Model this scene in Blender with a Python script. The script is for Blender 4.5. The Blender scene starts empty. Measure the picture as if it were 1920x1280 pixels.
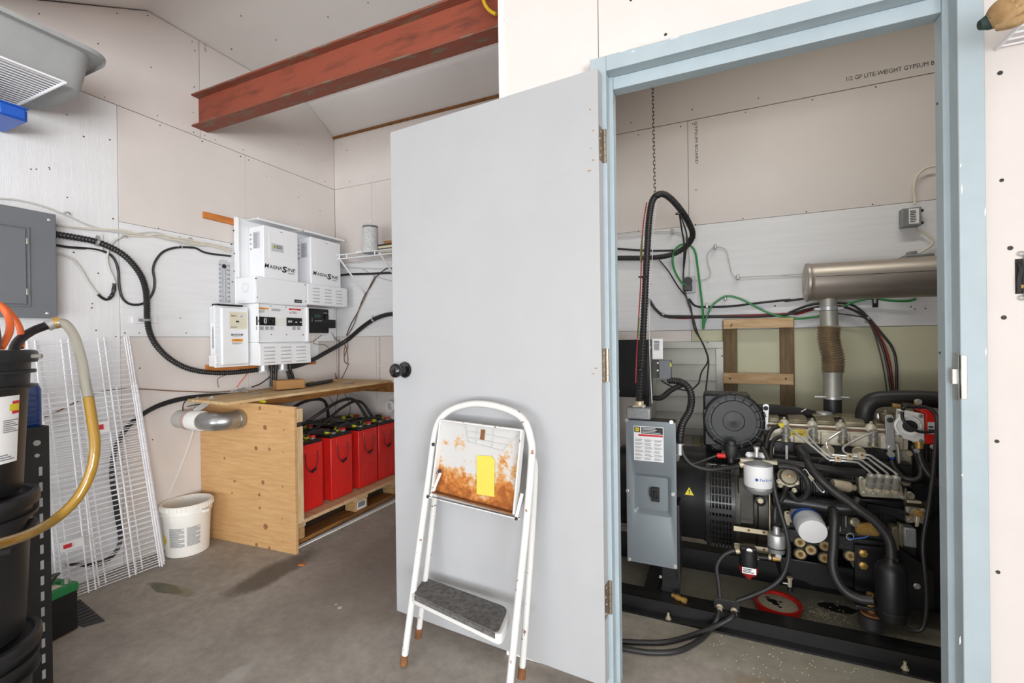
import bpy, math, random
from mathutils import Vector as V, Matrix
random.seed(7)
S = bpy.context.scene
COL = S.collection
# ---------------------------------------------------------------- camera
FPX, YAW, ROLL, PITCH, CH = 848.9, math.radians(23.996), math.radians(.7606), math.radians(.1675), 1.1685
_F = V((-math.sin(YAW), math.cos(YAW), 0)); _R = V((math.cos(YAW), math.sin(YAW), 0)); _U = V((0, 0, 1))
_F, _U = _F*math.cos(PITCH) - _U*math.sin(PITCH), _U*math.cos(PITCH) + _F*math.sin(PITCH)
_c, _s = math.cos(ROLL), math.sin(ROLL)
CAMO = V((0, 0, CH))
cd = bpy.data.cameras.new('camera'); cam = bpy.data.objects.new('camera', cd); COL.objects.link(cam)
_rx, _ux = _R*_c - _U*_s, _R*_s + _U*_c
m = Matrix.Identity(4)
for i in range(3):
    m[i][0], m[i][1], m[i][2], m[i][3] = _rx[i], _ux[i], -_F[i], CAMO[i]
cam.matrix_world = m
cd.sensor_width = 36; cd.lens = FPX/1920*36; cd.clip_start = .02; cd.clip_end = 100
S.camera = cam
S.view_settings.view_transform = 'Standard'; S.view_settings.look = 'None'; S.view_settings.gamma = 1
S.view_settings.use_curve_mapping = False
S.view_settings.exposure = -0.1
# ---------------------------------------------------------------- daylight
w = bpy.data.worlds.new('sky'); S.world = w; w.use_nodes = True
bg = w.node_tree.nodes['Background']; bg.inputs[0].default_value = (.80, .89, 1, 1); bg.inputs[1].default_value = 1.6
def area(name, loc, rot, sx, sy, power, col):
    l = bpy.data.lights.new(name, 'AREA'); l.shape = 'RECTANGLE'; l.size = sx; l.size_y = sy; l.energy = power; l.color = col
    o = bpy.data.objects.new(name, l); COL.objects.link(o); o.location = loc; o.rotation_euler = rot
    return o
# daylight entering by the open vehicle door behind the camera
area('daylight_door', (6.4, -4.7, 1.15), (math.radians(90), 0, math.radians(40)), 4.2, 2.2, 610, (.965, .985, 1))
area('daylight_fill', (-.4, -4.9, 1.0), (math.radians(90), 0, 0), 4.6, 1.8, 80, (.965, .985, 1))  # added fill toward the generator room, with no side opening in the walls
# added low fill light, standing in for bounce off an unseen sunlit apron
area('low_bounce_fill', (1.6, -4.2, .2), (math.radians(115), 0, 0), 8.6, .6, 215, (.975, .985, .99))
FILL_LAMP_POWER = 10.5
# ---------------------------------------------------------------- ray helpers (photo pixel -> point on a chosen plane of the room)
def ray(px, py):
    x, y = px-960, py-640
    return _F*FPX + _R*(_c*x - _s*y) - _U*(_s*x + _c*y)
def hp(px, py, o, n):
    d = ray(px, py); return CAMO + d*((V(o)-CAMO).dot(V(n))/d.dot(V(n)))
XL, YB = -2.872, 2.856
def PX(px, py, x): return hp(px, py, (x, 0, 0), (1, 0, 0))
def PY(px, py, y): return hp(px, py, (0, y, 0), (0, 1, 0))
def PZ(px, py, z): return hp(px, py, (0, 0, z), (0, 0, 1))
def LW(pts, off=.012): return [PX(a, b, XL+off) for a, b in pts]
def BW(pts, off=.012): return [PY(a, b, YB-off) for a, b in pts]
# ---------------------------------------------------------------- mesh builder
ORG = {}
def spline(pts, per=8):
    P = [V(p) for p in pts]
    if len(P) < 3: return P
    out = []
    for i in range(len(P)-1):
        a, b, c, d = P[max(i-1, 0)], P[i], P[i+1], P[min(i+2, len(P)-1)]
        if i == 0: a = b*2 - c
        if i == len(P)-2: d = c*2 - b
        for k in range(per):
            t = k/per
            out.append(.5*((2*b) + (c-a)*t + (2*a-5*b+4*c-d)*t*t + (3*b-a-3*c+d)*t**3))
    out.append(P[-1]); return out
class G:
    def __init__(s): s.v = []; s.f = []
    def add(s, vs, fs):
        n = len(s.v); s.v += [V(p) for p in vs]; s.f += [tuple(i+n for i in f) for f in fs]; return s
    def bb(s, x0, x1, y0, y1, z0, z1):
        return s.add([(x0,y0,z0),(x1,y0,z0),(x1,y1,z0),(x0,y1,z0),(x0,y0,z1),(x1,y0,z1),(x1,y1,z1),(x0,y1,z1)],
                     [(3,2,1,0),(4,5,6,7),(0,1,5,4),(1,2,6,5),(2,3,7,6),(3,0,4,7)])
    def ob(s, c, ax, ay, az, d):                     # oriented box: centre, unit axes, dims
        c = V(c); X, Y, Z = V(ax)*d[0]/2, V(ay)*d[1]/2, V(az)*d[2]/2
        vs = [c-X-Y-Z, c+X-Y-Z, c+X+Y-Z, c-X+Y-Z, c-X-Y+Z, c+X-Y+Z, c+X+Y+Z, c-X+Y+Z]
        return s.add(vs, [(3,2,1,0),(4,5,6,7),(0,1,5,4),(1,2,6,5),(2,3,7,6),(3,0,4,7)])
    def beam(s, a, b, wd, th, up=(0,0,1)):           # bar a-b, width across, thickness along up
        a, b = V(a), V(b); d = (b-a); L = d.length; d.normalize()
        x = d.cross(V(up)); x.normalize(); z = x.cross(d)
        return s.ob((a+b)/2, d, x, z, (L, wd, th))
    def ring(s, c, ax, r, n, ref=None):
        ax = V(ax).normalized(); t = V(ref) if ref else (V((0,0,1)) if abs(ax.z) < .9 else V((1,0,0)))
        x = t.cross(ax).normalized(); y = ax.cross(x)
        return [V(c) + (x*math.cos(2*math.pi*k/n) + y*math.sin(2*math.pi*k/n))*r for k in range(n)]
    def rings(s, rs, cap=(True, True), close=False):
        n = len(rs[0]); b = len(s.v)
        for r in rs: s.v += r
        m_ = len(rs)
        for i in range(m_ if close else m_-1):
            j = (i+1) % m_
            for k in range(n):
                l = (k+1) % n
                s.f.append((b+i*n+k, b+i*n+l, b+j*n+l, b+j*n+k))
        if not close:
            if cap[0]: s.f.append(tuple(b+k for k in reversed(range(n))))
            if cap[1]: s.f.append(tuple(b+(m_-1)*n+k for k in range(n)))
        return s
    def cyl(s, a, b, r, r2=None, n=16, cap=(True, True)):
        a, b = V(a), V(b); ax = b-a
        return s.rings([s.ring(a, ax, r, n), s.ring(b, ax, r if r2 is None else r2, n)], cap)
    def lathe(s, prof, o, ax=(0,0,1), n=24, cap=(True, True)):   # prof: (radius, height along axis)
        o = V(o); ax = V(ax).normalized()
        return s.rings([s.ring(o+ax*h, ax, max(r, 1e-4), n) for r, h in prof], cap)
    def tube(s, pts, r, n=8, per=6, corr=0, raw=False, cap=(True, True)):
        P = [V(p) for p in pts] if raw else spline(pts, per)
        if corr:                                          # resample for corrugation
            Q = [P[0]]; acc = 0
            for a, b in zip(P, P[1:]):
                L = (b-a).length; t = corr-acc
                while t <= L and L > 0:
                    Q.append(a+(b-a)*(t/L)); t += corr
                acc = (L-(t-corr)) if L > 0 else acc
            P = Q
        P = [p for i, p in enumerate(P) if i == 0 or (p-P[i-1]).length > 1e-5]
        if len(P) < 2: return s
        T = [(P[min(i+1, len(P)-1)]-P[max(i-1, 0)]).normalized() for i in range(len(P))]
        x = (V((0,0,1)) if abs(T[0].z) < .9 else V((1,0,0))).cross(T[0]).normalized()
        rs = []
        for i, p in enumerate(P):
            x = (x - T[i]*x.dot(T[i])).normalized(); y = T[i].cross(x)
            rr = r(i/(len(P)-1)) if callable(r) else r
            if corr: rr *= 1.0 if i % 2 else .8
            rs.append([p + (x*math.cos(2*math.pi*k/n) + y*math.sin(2*math.pi*k/n))*rr for k in range(n)])
        return s.rings(rs, cap)
    def prism(s, poly, vec):
        P = [V(p) for p in poly]; n = len(P); vec = V(vec)
        nn = V((0,0,0))
        for i in range(n): nn += (P[i]-P[0]).cross(P[(i+1) % n]-P[0])
        if nn.dot(vec) > 0: P.reverse()
        return s.add(P+[p+vec for p in P], [tuple(range(n)), tuple(2*n-1-i for i in range(n))] +
                     [(i, i+n, (i+1) % n+n, (i+1) % n) for i in range(n)])
    def sph(s, c, r, n=12, sq=(1,1,1)):
        c = V(c); rs = []
        for i in range(n//2+1):
            a = math.pi*i/(n//2); rr = max(math.sin(a), 1e-3)*r
            rs.append([c+V((math.cos(2*math.pi*k/n)*rr*sq[0], math.sin(2*math.pi*k/n)*rr*sq[1], -math.cos(a)*r*sq[2])) for k in range(n)])
        return s.rings(rs)
    def put(s, name, mat, parent=None, bevel=0, ang=40, seg=2, org=None):
        if parent is None:
            xs, ys, zs = zip(*[tuple(p) for p in s.v])
            o = V(((min(xs)+max(xs))/2, (min(ys)+max(ys))/2, min(zs)))
        else: o = ORG[parent.name]
        if org is not None: o = V(org)
        me = bpy.data.meshes.new(name); me.from_pydata([p-o for p in s.v], [], s.f); me.update()
        me.shade_smooth(); me.set_sharp_from_angle(angle=math.radians(ang))
        me.materials.append(MAT[mat])
        ob = bpy.data.objects.new(name, me); COL.objects.link(ob)
        if parent is None: ob.location = o
        else: ob.parent = parent
        ORG[ob.name] = o
        if bevel:
            b = ob.modifiers.new('bevel', 'BEVEL'); b.width = bevel; b.segments = seg; b.limit_method = 'ANGLE'; b.angle_limit = math.radians(35)
        return ob
def tag(o, label, cat, group=None, kind=None):
    o['label'] = label
    if cat: o['category'] = cat
    if group: o['group'] = group
    if kind: o['kind'] = kind
    return o
def thing(name, loc, label, cat, group=None, kind=None):
    o = bpy.data.objects.new(name, None); COL.objects.link(o); o.location = loc; o.empty_display_size = .05
    ORG[o.name] = V(loc); return tag(o, label, cat, group, kind)
def copy_tree(o, parent=None):
    c = o.copy(); COL.objects.link(c); ORG[c.name] = ORG[o.name]
    if parent: c.parent = parent
    for ch in [q for q in bpy.data.objects if q.parent == o]: copy_tree(ch, c)
    return c
def share(o, parent, loc=None, name=None):               # another object on the same mesh
    c = bpy.data.objects.new(name or o.name.split('.')[0], o.data); COL.objects.link(c); c.parent = parent
    if loc is not None: c.location = loc
    ORG[c.name] = ORG[parent.name]; return c
def text(s, at, right, up, h, mat, parent, name='lettering', width=None, shear=0, bold=0, align='LEFT', ext=.0004):
    cu = bpy.data.curves.new('t', 'FONT'); cu.body = s; cu.size = 1; cu.shear = shear; cu.offset = bold; cu.align_x = align; cu.resolution_u = 2
    o = bpy.data.objects.new('t', cu); COL.objects.link(o)
    me0 = o.to_mesh(); vs = [v.co.copy() for v in me0.vertices]; fs = [tuple(p.vertices) for p in me0.polygons]; o.to_mesh_clear()
    bpy.data.objects.remove(o); bpy.data.curves.remove(cu)
    if not vs: return None
    ys = [v.y for v in vs]; xs = [v.x for v in vs]
    k = h/.72; kx = k
    if width: kx = width/(max(xs)-min(xs))
    right, up = V(right).normalized(), V(up).normalized(); n = right.cross(up); at = V(at)
    x0 = min(xs) if align == 'LEFT' else 0
    g = G(); g.add([at+right*((v.x-x0)*kx)+up*(v.y*k)+n*ext for v in vs], fs)
    return g.put(name, mat, parent)
# ---------------------------------------------------------------- materials
MAT = {}
def srgb(r, g, b): 
    f = lambda c: (c/255/12.92) if c/255 <= .04045 else ((c/255+.055)/1.055)**2.4
    return (f(r), f(g), f(b))
def mat(name, col, rough=.5, metal=0, var=0, scale=6, bump=0, bscale=80, col2=None, stretch=(1,1,1), lo=.35, hi=.65, trans=0, spec=.5, alpha=1, coat=0, detail=4):
    m = bpy.data.materials.new(name); m.use_nodes = True; nt = m.node_tree; b = nt.nodes['Principled BSDF']; MAT[name] = m
    c = srgb(*col); b.inputs['Roughness'].default_value = rough; b.inputs['Metallic'].default_value = metal
    b.inputs['Specular IOR Level'].default_value = spec; b.inputs['Alpha'].default_value = alpha
    b.inputs['Coat Weight'].default_value = coat
    if trans: b.inputs['Transmission Weight'].default_value = trans
    b.inputs['Base Color'].default_value = (*c, 1)
    if var or bump or col2:
        tc = nt.nodes.new('ShaderNodeTexCoord'); mp = nt.nodes.new('ShaderNodeMapping'); mp.inputs['Scale'].default_value = stretch
        nt.links.new(tc.outputs['Object'], mp.inputs[0])
    if var or col2:
        n = nt.nodes.new('ShaderNodeTexNoise'); n.inputs['Scale'].default_value = scale; n.inputs['Detail'].default_value = detail; n.inputs['Roughness'].default_value = .6
        nt.links.new(mp.outputs[0], n.inputs['Vector'])
        r = nt.nodes.new('ShaderNodeValToRGB'); r.color_ramp.elements[0].position = lo; r.color_ramp.elements[1].position = hi
        c2 = srgb(*col2) if col2 else tuple(x*(1-var) for x in c)
        r.color_ramp.elements[0].color = (*c2, 1); r.color_ramp.elements[1].color = (*c, 1)
        nt.links.new(n.outputs['Fac'], r.inputs[0]); nt.links.new(r.outputs[0], b.inputs['Base Color'])
    if bump:
        n2 = nt.nodes.new('ShaderNodeTexNoise'); n2.inputs['Scale'].default_value = bscale; n2.inputs['Detail'].default_value = 3
        nt.links.new(mp.outputs[0], n2.inputs['Vector'])
        bp = nt.nodes.new('ShaderNodeBump'); bp.inputs['Strength'].default_value = bump; bp.inputs['Distance'].default_value = .004
        nt.links.new(n2.outputs['Fac'], bp.inputs['Height']); nt.links.new(bp.outputs[0], b.inputs['Normal'])
    return m
mat('drywall', (222, 214, 209), .9, var=.05, scale=2.5, bump=.08, bscale=200, spec=.2)
mat('ceiling_board', (240, 236, 233), .9, var=.03, scale=2, bump=.05, bscale=200, spec=.2)
mat('white_ply', (231, 231, 232), .75, var=.05, scale=7, bump=.25, bscale=60, stretch=(8, 8, .5), spec=.25)
mat('white_ply_h', (231, 231, 232), .75, var=.05, scale=7, bump=.25, bscale=60, stretch=(.5, .5, 8), spec=.25)
mat('gap', (52, 47, 44), .95)
mat('screw_dark', (45, 43, 42), .6)
mat('door_paint', (174, 175, 177), .55, var=.035, scale=5, bump=.04, bscale=90)
mat('frame_blue', (170, 184, 190), .5, var=.08, scale=9, bump=.05, bscale=60)
mat('beam_red', (148, 74, 53), .7, col2=(104, 56, 41), scale=7, lo=.30, hi=.5, bump=.25, bscale=50, stretch=(.5, 2, 2))
mat('beam_flange', (134, 74, 55), .75, col2=(120, 102, 86), scale=13, lo=.38, hi=.48, bump=.3, bscale=60, stretch=(.6, 2, 2), detail=7)
mat('plywood', (208, 168, 118), .7, col2=(196, 152, 102), scale=7, stretch=(1, 1, 11), bump=.06, bscale=90, spec=.3, detail=8)
mat('plywood_top', (216, 188, 146), .75, col2=(186, 152, 106), scale=6, stretch=(6, 1, 1), bump=.06, bscale=90, spec=.3)
mat('lumber', (214, 184, 144), .75, col2=(192, 154, 110), scale=9, stretch=(1, 6, 6), bump=.08, bscale=70)
mat('lumber_z', (216, 188, 148), .75, col2=(196, 160, 116), scale=9, stretch=(6, 6, .7), bump=.08, bscale=70)
mat('lumber_old', (126, 108, 78), .8, col2=(98, 80, 52), scale=9, stretch=(6, 6, .6), bump=.1, bscale=70)
mat('lumber_dark', (150, 100, 48), .75, col2=(112, 70, 30), scale=8, stretch=(4, .7, 4), bump=.08, bscale=70)
mat('lumber_orange', (206, 128, 60), .65, col2=(176, 100, 42), scale=9, stretch=(4, .6, 4))
mat('knot', (170, 116, 78), .7, col2=(138, 86, 54), scale=60)
mat('particle', (206, 170, 118), .85, col2=(168, 128, 80), scale=90, bump=.3, bscale=150)
mat('white_metal', (240, 241, 243), .4, var=.02, scale=4)
mat('white_wire', (240, 240, 244), .35)
mat('white_plastic', (238, 236, 232), .4, var=.03, scale=5)
mat('pail_white', (240, 237, 230), .42, var=.03, scale=6)
mat('stool_paint', (214, 213, 210), .45, col2=(132, 98, 72), scale=34, lo=.335, hi=.355, bump=.1, bscale=60, detail=6)
mat('rust', (140, 92, 52), .85, col2=(104, 66, 38), scale=30, bump=.3, bscale=90)
mat('grit', (112, 110, 108), .95, col2=(80, 78, 76), scale=70, bump=.7, bscale=260)
mat('grey_tub', (168, 170, 170), .6, var=.12, scale=7, bump=.06, bscale=40)
mat('grey_panel', (108, 112, 117), .5, var=.03, scale=4)
mat('grey_box', (124, 132, 137), .4, var=.04, scale=5, metal=.15)
mat('grey_cast', (150, 152, 152), .5, var=.1, scale=40, metal=.5)
mat('black_plastic', (24, 24, 26), .42, var=.1, scale=9)
mat('black_rubber', (42, 41, 41), .45, var=.15, scale=12, bump=.05)
mat('black_conduit', (34, 33, 33), .45)
mat('black_paint', (33, 33, 34), .36, var=.25, scale=9, bump=.08, bscale=60, coat=.15)
mat('black_cast', (44, 44, 43), .42, col2=(24, 24, 24), scale=22, bump=.35, bscale=120)
mat('black_satin', (16, 17, 20), .32)
mat('grey_cable', (205, 203, 198), .5)
mat('cream_cable', (222, 214, 194), .5)
mat('galv', (190, 191, 190), .38, metal=.55, var=.15, scale=20)
mat('alu', (176, 175, 166), .5, metal=.5, var=.15, scale=3)
mat('muffler', (186, 178, 168), .4, metal=.6, col2=(160, 150, 140), scale=3, stretch=(.6, 5, 5), bump=.05, bscale=60)
mat('flex', (176, 160, 136), .36, metal=.65)
mat('steel', (176, 174, 166), .36, metal=.5, var=.2, scale=30)
mat('zinc', (204, 192, 164), .42, metal=.4, var=.15, scale=20)
mat('chrome', (214, 213, 208), .25, metal=.55)
mat('brass', (190, 152, 84), .38, metal=.5, var=.2, scale=30)
mat('head_alu', (214, 208, 190), .45, metal=.25, col2=(168, 154, 122), scale=14, lo=.28, hi=.55, bump=.12, bscale=90)
mat('pump_alu', (176, 170, 152), .45, metal=.45, col2=(124, 114, 88), scale=20, lo=.3, hi=.6, bump=.12, bscale=90)
mat('valve_cover', (148, 140, 120), .36, metal=.45, col2=(104, 94, 72), scale=12, lo=.3, hi=.65, bump=.1, bscale=80)
mat('gunmetal', (74, 72, 66), .45, metal=.5, var=.3, scale=14)
mat('red_plastic', (214, 36, 30), .38, var=.12, scale=7)
mat('red_case', (205, 34, 26), .35)
mat('red_wire', (150, 30, 30), .5)
mat('rust_wire', (118, 84, 58), .6)
mat('yellow', (222, 204, 48), .5, var=.06, scale=12)
mat('yellow_cap', (196, 186, 30), .45)
mat('yellow_paper', (216, 198, 80), .75, var=.08, scale=14, bump=.3, bscale=22)
mat('yellow_cord', (226, 186, 40), .45)
mat('green_wire', (42, 140, 72), .42)
mat('green_lid', (40, 140, 78), .45, var=.2, scale=14)
mat('orange_hose', (228, 104, 44), .42)
mat('orange_label', (238, 160, 44), .6)
mat('red_label', (206, 44, 56), .6)
mat('blue_plastic', (36, 92, 190), .35)
mat('blue_jug', (38, 74, 140), .25, coat=.3)
mat('blue_ink', (60, 96, 176), .6)
mat('label_white', (236, 236, 236), .55)
mat('label_grey', (196, 198, 202), .6)
mat('label_cream', (222, 216, 192), .55)
mat('ink', (34, 34, 36), .6)
mat('ink_grey', (128, 130, 134), .7)
mat('stamp_ink', (66, 62, 62), .9)
mat('cardboard', (168, 124, 76), .85, var=.05, scale=9)
mat('paper_filter', (236, 236, 234), .8, col2=(172, 172, 172), scale=260, lo=.42, hi=.58, detail=0)
mat('foam', (214, 208, 176), .9, bump=.4, bscale=120)
mat('granules', (214, 206, 182), .95, col2=(168, 158, 130), scale=160, bump=.8, bscale=260)
mat('oil', (18, 17, 16), .35)
mat('lcd', (44, 66, 56), .25)
mat('glove', (190, 160, 118), .85, col2=(146, 112, 70), scale=18, bump=.4, bscale=60)
mat('glove_cuff', (44, 62, 58), .8)
mat('tape_grey', (186, 184, 180), .6)
mat('bag', (235, 238, 240), .2, alpha=.16, bump=.6, bscale=25)
mat('hose_clear', (186, 182, 168), .15, trans=.55, coat=.3)
mat('hose_oil', (180, 140, 50), .15, trans=.35, coat=.5)
mat('hinge', (172, 160, 144), .35, metal=.8, var=.15, scale=30)
mat('knob_black', (18, 17, 17), .18, coat=.4)
mat('pvc', (232, 232, 230), .35)
mat('purple', (70, 58, 120), .5)
# concrete with its stains and a greenish tinted area
def concrete():
    m = bpy.data.materials.new('concrete'); m.use_nodes = True; nt = m.node_tree; MAT['concrete'] = m; b = nt.nodes['Principled BSDF']
    N = nt.nodes.new; L = nt.links.new
    tc = N('ShaderNodeTexCoord')
    def noise(sc, de=5): n = N('ShaderNodeTexNoise'); n.inputs['Scale'].default_value = sc; n.inputs['Detail'].default_value = de; n.inputs['Roughness'].default_value = .65; L(tc.outputs['Object'], n.inputs['Vector']); return n
    n1 = noise(2.2); n2 = noise(24); n3 = noise(160, 2)
    r = N('ShaderNodeValToRGB'); r.color_ramp.elements[0].position = .34; r.color_ramp.elements[1].position = .68
    r.color_ramp.elements[0].color = (*srgb(156, 149, 140), 1); r.color_ramp.elements[1].color = (*srgb(188, 181, 171), 1)
    L(n1.outputs['Fac'], r.inputs[0])
    def mix(a, bcol, fac, blend='MIX'):
        x = N('ShaderNodeMix'); x.data_type = 'RGBA'; x.blend_type = blend
        L(fac, x.inputs['Factor']) if not isinstance(fac, float) else setattr(x.inputs['Factor'], 'default_value', fac)
        L(a, x.inputs['A'])
        if isinstance(bcol, tuple): x.inputs['B'].default_value = (*bcol, 1)
        else: L(bcol, x.inputs['B'])
        return x.outputs['Result']
    r2 = N('ShaderNodeValToRGB'); r2.color_ramp.elements[0].position = .3; r2.color_ramp.elements[1].position = .7
    r2.color_ramp.elements[0].color = (.55, .55, .55, 1); r2.color_ramp.elements[1].color = (1, 1, 1, 1); L(n2.outputs['Fac'], r2.inputs[0])
    c = mix(r.outputs[0], r2.outputs[0], .55, 'MULTIPLY')
    def stain_tint(c, cx, cy, rx, ry, col, amt, soft=.5, ns=.5):
        mp = N('ShaderNodeMapping'); mp.inputs['Location'].default_value = (-cx/rx, -cy/ry, 0); mp.inputs['Scale'].default_value = (1/rx, 1/ry, 0)
        L(tc.outputs['Object'], mp.inputs[0])
        ln = N('ShaderNodeVectorMath'); ln.operation = 'LENGTH'; L(mp.outputs[0], ln.inputs[0])
        nn = noise(9); ad = N('ShaderNodeMath'); ad.operation = 'MULTIPLY_ADD'; L(nn.outputs['Fac'], ad.inputs[0]); ad.inputs[1].default_value = ns*2; L(ln.outputs['Value'], ad.inputs[2])
        mr = N('ShaderNodeMapRange'); mr.inputs['From Min'].default_value = 1+ns+soft/2; mr.inputs['From Max'].default_value = 1+ns-soft/2
        mr.inputs['To Max'].default_value = amt; L(ad.outputs[0], mr.inputs['Value'])
        return mix(c, col, mr.outputs[0])
    c = stain_tint(c, -1.55, 2.0, .42, .6, srgb(116, 103, 93), .6, .9, .4)
    c = stain_tint(c, -2.06, 1.60, .085, .25, srgb(84, 74, 62), .75, .5, .45)
    c = stain_tint(c, -2.41, 1.30, .13, .030, srgb(78, 86, 74), .8, .25, .7)
    c = stain_tint(c, -2.33, 1.31, .12, .030, srgb(128, 120, 88), .6, .4, .6)
    c = stain_tint(c, .45, 2.25, .9, .42, srgb(138, 138, 114), .55, .8, .4)  # broad greenish tint over the generator room floor
    c = stain_tint(c, .47, 2.335, .075, .035, srgb(16, 16, 14), .95, .15, .7)
    c = stain_tint(c, .12, 1.72, .10, .04, srgb(132, 108, 70), .4, .6, .6)
    c = stain_tint(c, -1.55, 1.02, .03, .10, srgb(188, 186, 182), .5, .5, .7)
    L(c, b.inputs['Base Color']); b.inputs['Roughness'].default_value = .72; b.inputs['Specular IOR Level'].default_value = .35
    bp = N('ShaderNodeBump'); bp.inputs['Strength'].default_value = .2; bp.inputs['Distance'].default_value = .003
    L(n3.outputs['Fac'], bp.inputs['Height']); L(bp.outputs[0], b.inputs['Normal'])
concrete()
mat('plug_gold', (206, 186, 140), .4, metal=.35, col2=(176, 148, 96), scale=40)
mat('duct_metal', (176, 178, 178), .3, metal=.85, var=.15, scale=20)
mat('drywall_green', (204, 202, 174), .9, var=.05, scale=2.5, bump=.08, bscale=200, spec=.2)  # drywall with a yellowish green tint
# ================================================================= the setting
fl = G().bb(-3.0, 8.5, -5.3, 3.0, -.1, 0); f = fl.put('floor', 'concrete', org=(0, 0, 0)); tag(f, 'stained grey concrete floor of the workshop', 'floor', kind='structure')
FLO = f
# --- left wall
def wall(name, g, label):
    o = g.put(name, 'gap'); return tag(o, label, 'wall', kind='structure')
wl = wall('wall_left', G().prism([(-3.0, -5.3, 0), (-3.0, 3.0, 0), (-3.0, 3.0, 2.8), (-3.0, 2.59, 3.06), (-3.0, 1.5, 3.06), (-3.0, .7, 2.63), (-3.0, -5.3, 2.63)], (.116, 0, 0)),
          'left wall of tan plasterboard sheets and white painted plywood')
def sheet_x(poly, m, name):    # poly of (y, z)
    return G().prism([(XL, y, z) for y, z in poly], (-.012, 0, 0)).put(name, m, wl, bevel=.001)
g_ = .0011
def rect(a, b, c, d): return [(a+g_, c+g_), (b-g_, c+g_), (b-g_, d-g_), (a+g_, d-g_)]
sheet_x([(-5.3, 2.442), (1.775, 2.442), (1.775, 3.035), (1.5, 3.035), (.7, 2.60), (-5.3, 2.60)], 'drywall', 'plasterboard_sheet')
sheet_x([(1.779, 2.442), (2.856, 2.442), (2.856, 2.875), (2.59, 3.03), (1.779, 3.035)], 'drywall', 'plasterboard_sheet')
sheet_x(rect(1.349, 2.068, 1.825, 2.44), 'drywall', 'plasterboard_sheet')
sheet_x(rect(2.068, 2.856, 1.825, 2.44), 'drywall', 'plasterboard_sheet')
sheet_x(rect(1.349, 2.068, 0, 1.213), 'drywall', 'plasterboard_sheet')
sheet_x(rect(2.068, 2.856, 0, 1.213), 'drywall', 'plasterboard_sheet')
sheet_x(rect(.13, 1.349, 0, 2.44), 'white_ply', 'plywood_sheet')
sheet_x(rect(-1.09, .13, 0, 2.44), 'white_ply', 'plywood_sheet')
sheet_x(rect(-5.3, -1.09, 0, 2.44), 'drywall', 'plasterboard_sheet')
sheet_x(rect(1.349, 2.856, 1.213, 1.825), 'white_ply_h', 'plywood_strip')
def dots(pts, parent, nrm, r=.0035, name='screw_heads'):
    g = G()
    for p in pts: g.cyl(V(p)-V(nrm)*.002, V(p)+V(nrm)*.0012, r*random.uniform(.8, 1.15), n=8)
    o = g.put(name, 'screw_dark', parent); o['kind'] = 'stuff'; return o
LP = [(73,26),(219,25),(277,29),(303,31),(184,82),(283,126),(360,78),(364,163),(362,211),(363,248),(196,182),(295,217),(300,235),(379,265),(384,254),(404,262),(456,281),(451,293),(466,300),(125,215),(157,256),(92,314),(212,410),(58,317),(68,317),(93,317),(126,370),(138,473),(173,569),(184,512),(172,577),(180,619),(217,631),(297,428),(305,441),(337,444),(234,624),(261,624),(338,596),(349,624),(250,800),(286,824),(262,690),(206,262),(500,330),(560,370),(600,395),(610,340),(365,95),(432,103),(560,270),(610,300)]
dots(LW(LP, 0), wl, (1, 0, 0))
# --- back wall
wb = wall('wall_back', G().bb(-3.0, 8.5, YB+.012, 3.05, 0, 3.1), 'back wall of tan plasterboard with a white plywood band')
def sheet_y(a, b, c, d, m, name): return G().bb(a+g_, b-g_, YB, YB+.012, c+g_, d-g_).put(name, m, wb, bevel=.001)
sheet_y(-2.872, -.9, 2.44, 2.866, 'drywall', 'plasterboard_sheet'); sheet_y(-.9, 1.7, 2.442, 2.95, 'drywall', 'plasterboard_sheet')
for a, b in ((-2.872, -2.482), (-2.482, -1.26), (-1.26, -.125), (-.125, 1.095), (1.095, 1.7)): sheet_y(a, b, 1.825, 2.44, 'drywall', 'plasterboard_sheet')
for a, b in ((-2.872, -2.459), (-2.459, -1.24), (-1.24, -.117), (-.117, 1.1), (1.1, 1.7)): sheet_y(a, b, 0, 1.213, 'drywall' if a < -.2 else 'drywall_green', 'plasterboard_sheet')
for a, b in ((-2.872, -.65), (-.65, 1.7)): sheet_y(a, b, 1.213, 1.825, 'white_ply_h', 'plywood_strip')
BP = [(1183,230),(1298,205),(1422,184),(1523,187),(1398,211),(1642,163),(1276,237),(1197,253),(1299,232),(1393,410),(1304,421),(1512,397),(1636,383),(1327,669),(1325,642),(1197,433),(1453,573),(1708,575),(1715,579),(1735,578),(1453,574),(640,270),(650,282),(690,262),(735,248),(655,340),(700,330),(1305,356),(1221,532),(1560,540),(690,615),(660,617)]
dots(BW(BP, 0), wb, (0, -1, 0))
# wood plate that shows between the back wall and the sloping ceiling
tr = G().bb(-2.872, -.7, YB-.012, YB+.01, 2.858, 2.876).put('trim_1', 'lumber_dark'); tag(tr, 'bare wooden plate showing along the top of the back wall', 'trim', kind='structure')
# --- ceiling
ce = thing('ceiling', (-.2, 1.5, 3.03), 'off-white plasterboard ceiling with a flat middle and sloping sides', 'ceiling', kind='structure')
def slab(y0, z0, y1, z1, x0, x1): 
    G().prism([(x0+g_, y0, z0), (x0+g_, y1, z1), (x0+g_, y1, z1+.04), (x0+g_, y0, z0+.04)], (x1-x0-2*g_, 0, 0)).put('ceiling_board', 'ceiling_board', ce)
for x0, x1 in ((-2.95, -.2), (-.2, 8.5)):
    slab(1.5, 3.04, 2.59, 3.035, x0, x1)
    slab(2.59, 3.035, 3.02, 2.785, x0, x1)
    slab(.7, 2.61, 1.5, 3.04, x0, x1)
    slab(-5.3, 2.61, .7, 2.61, x0, x1)
dots([PZ(a, b, 3.037) for a, b in ((452, 30), (517, 75), (615, 32), (434, 92), (690, 5))], ce, (0, 0, -1), .004)
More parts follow.
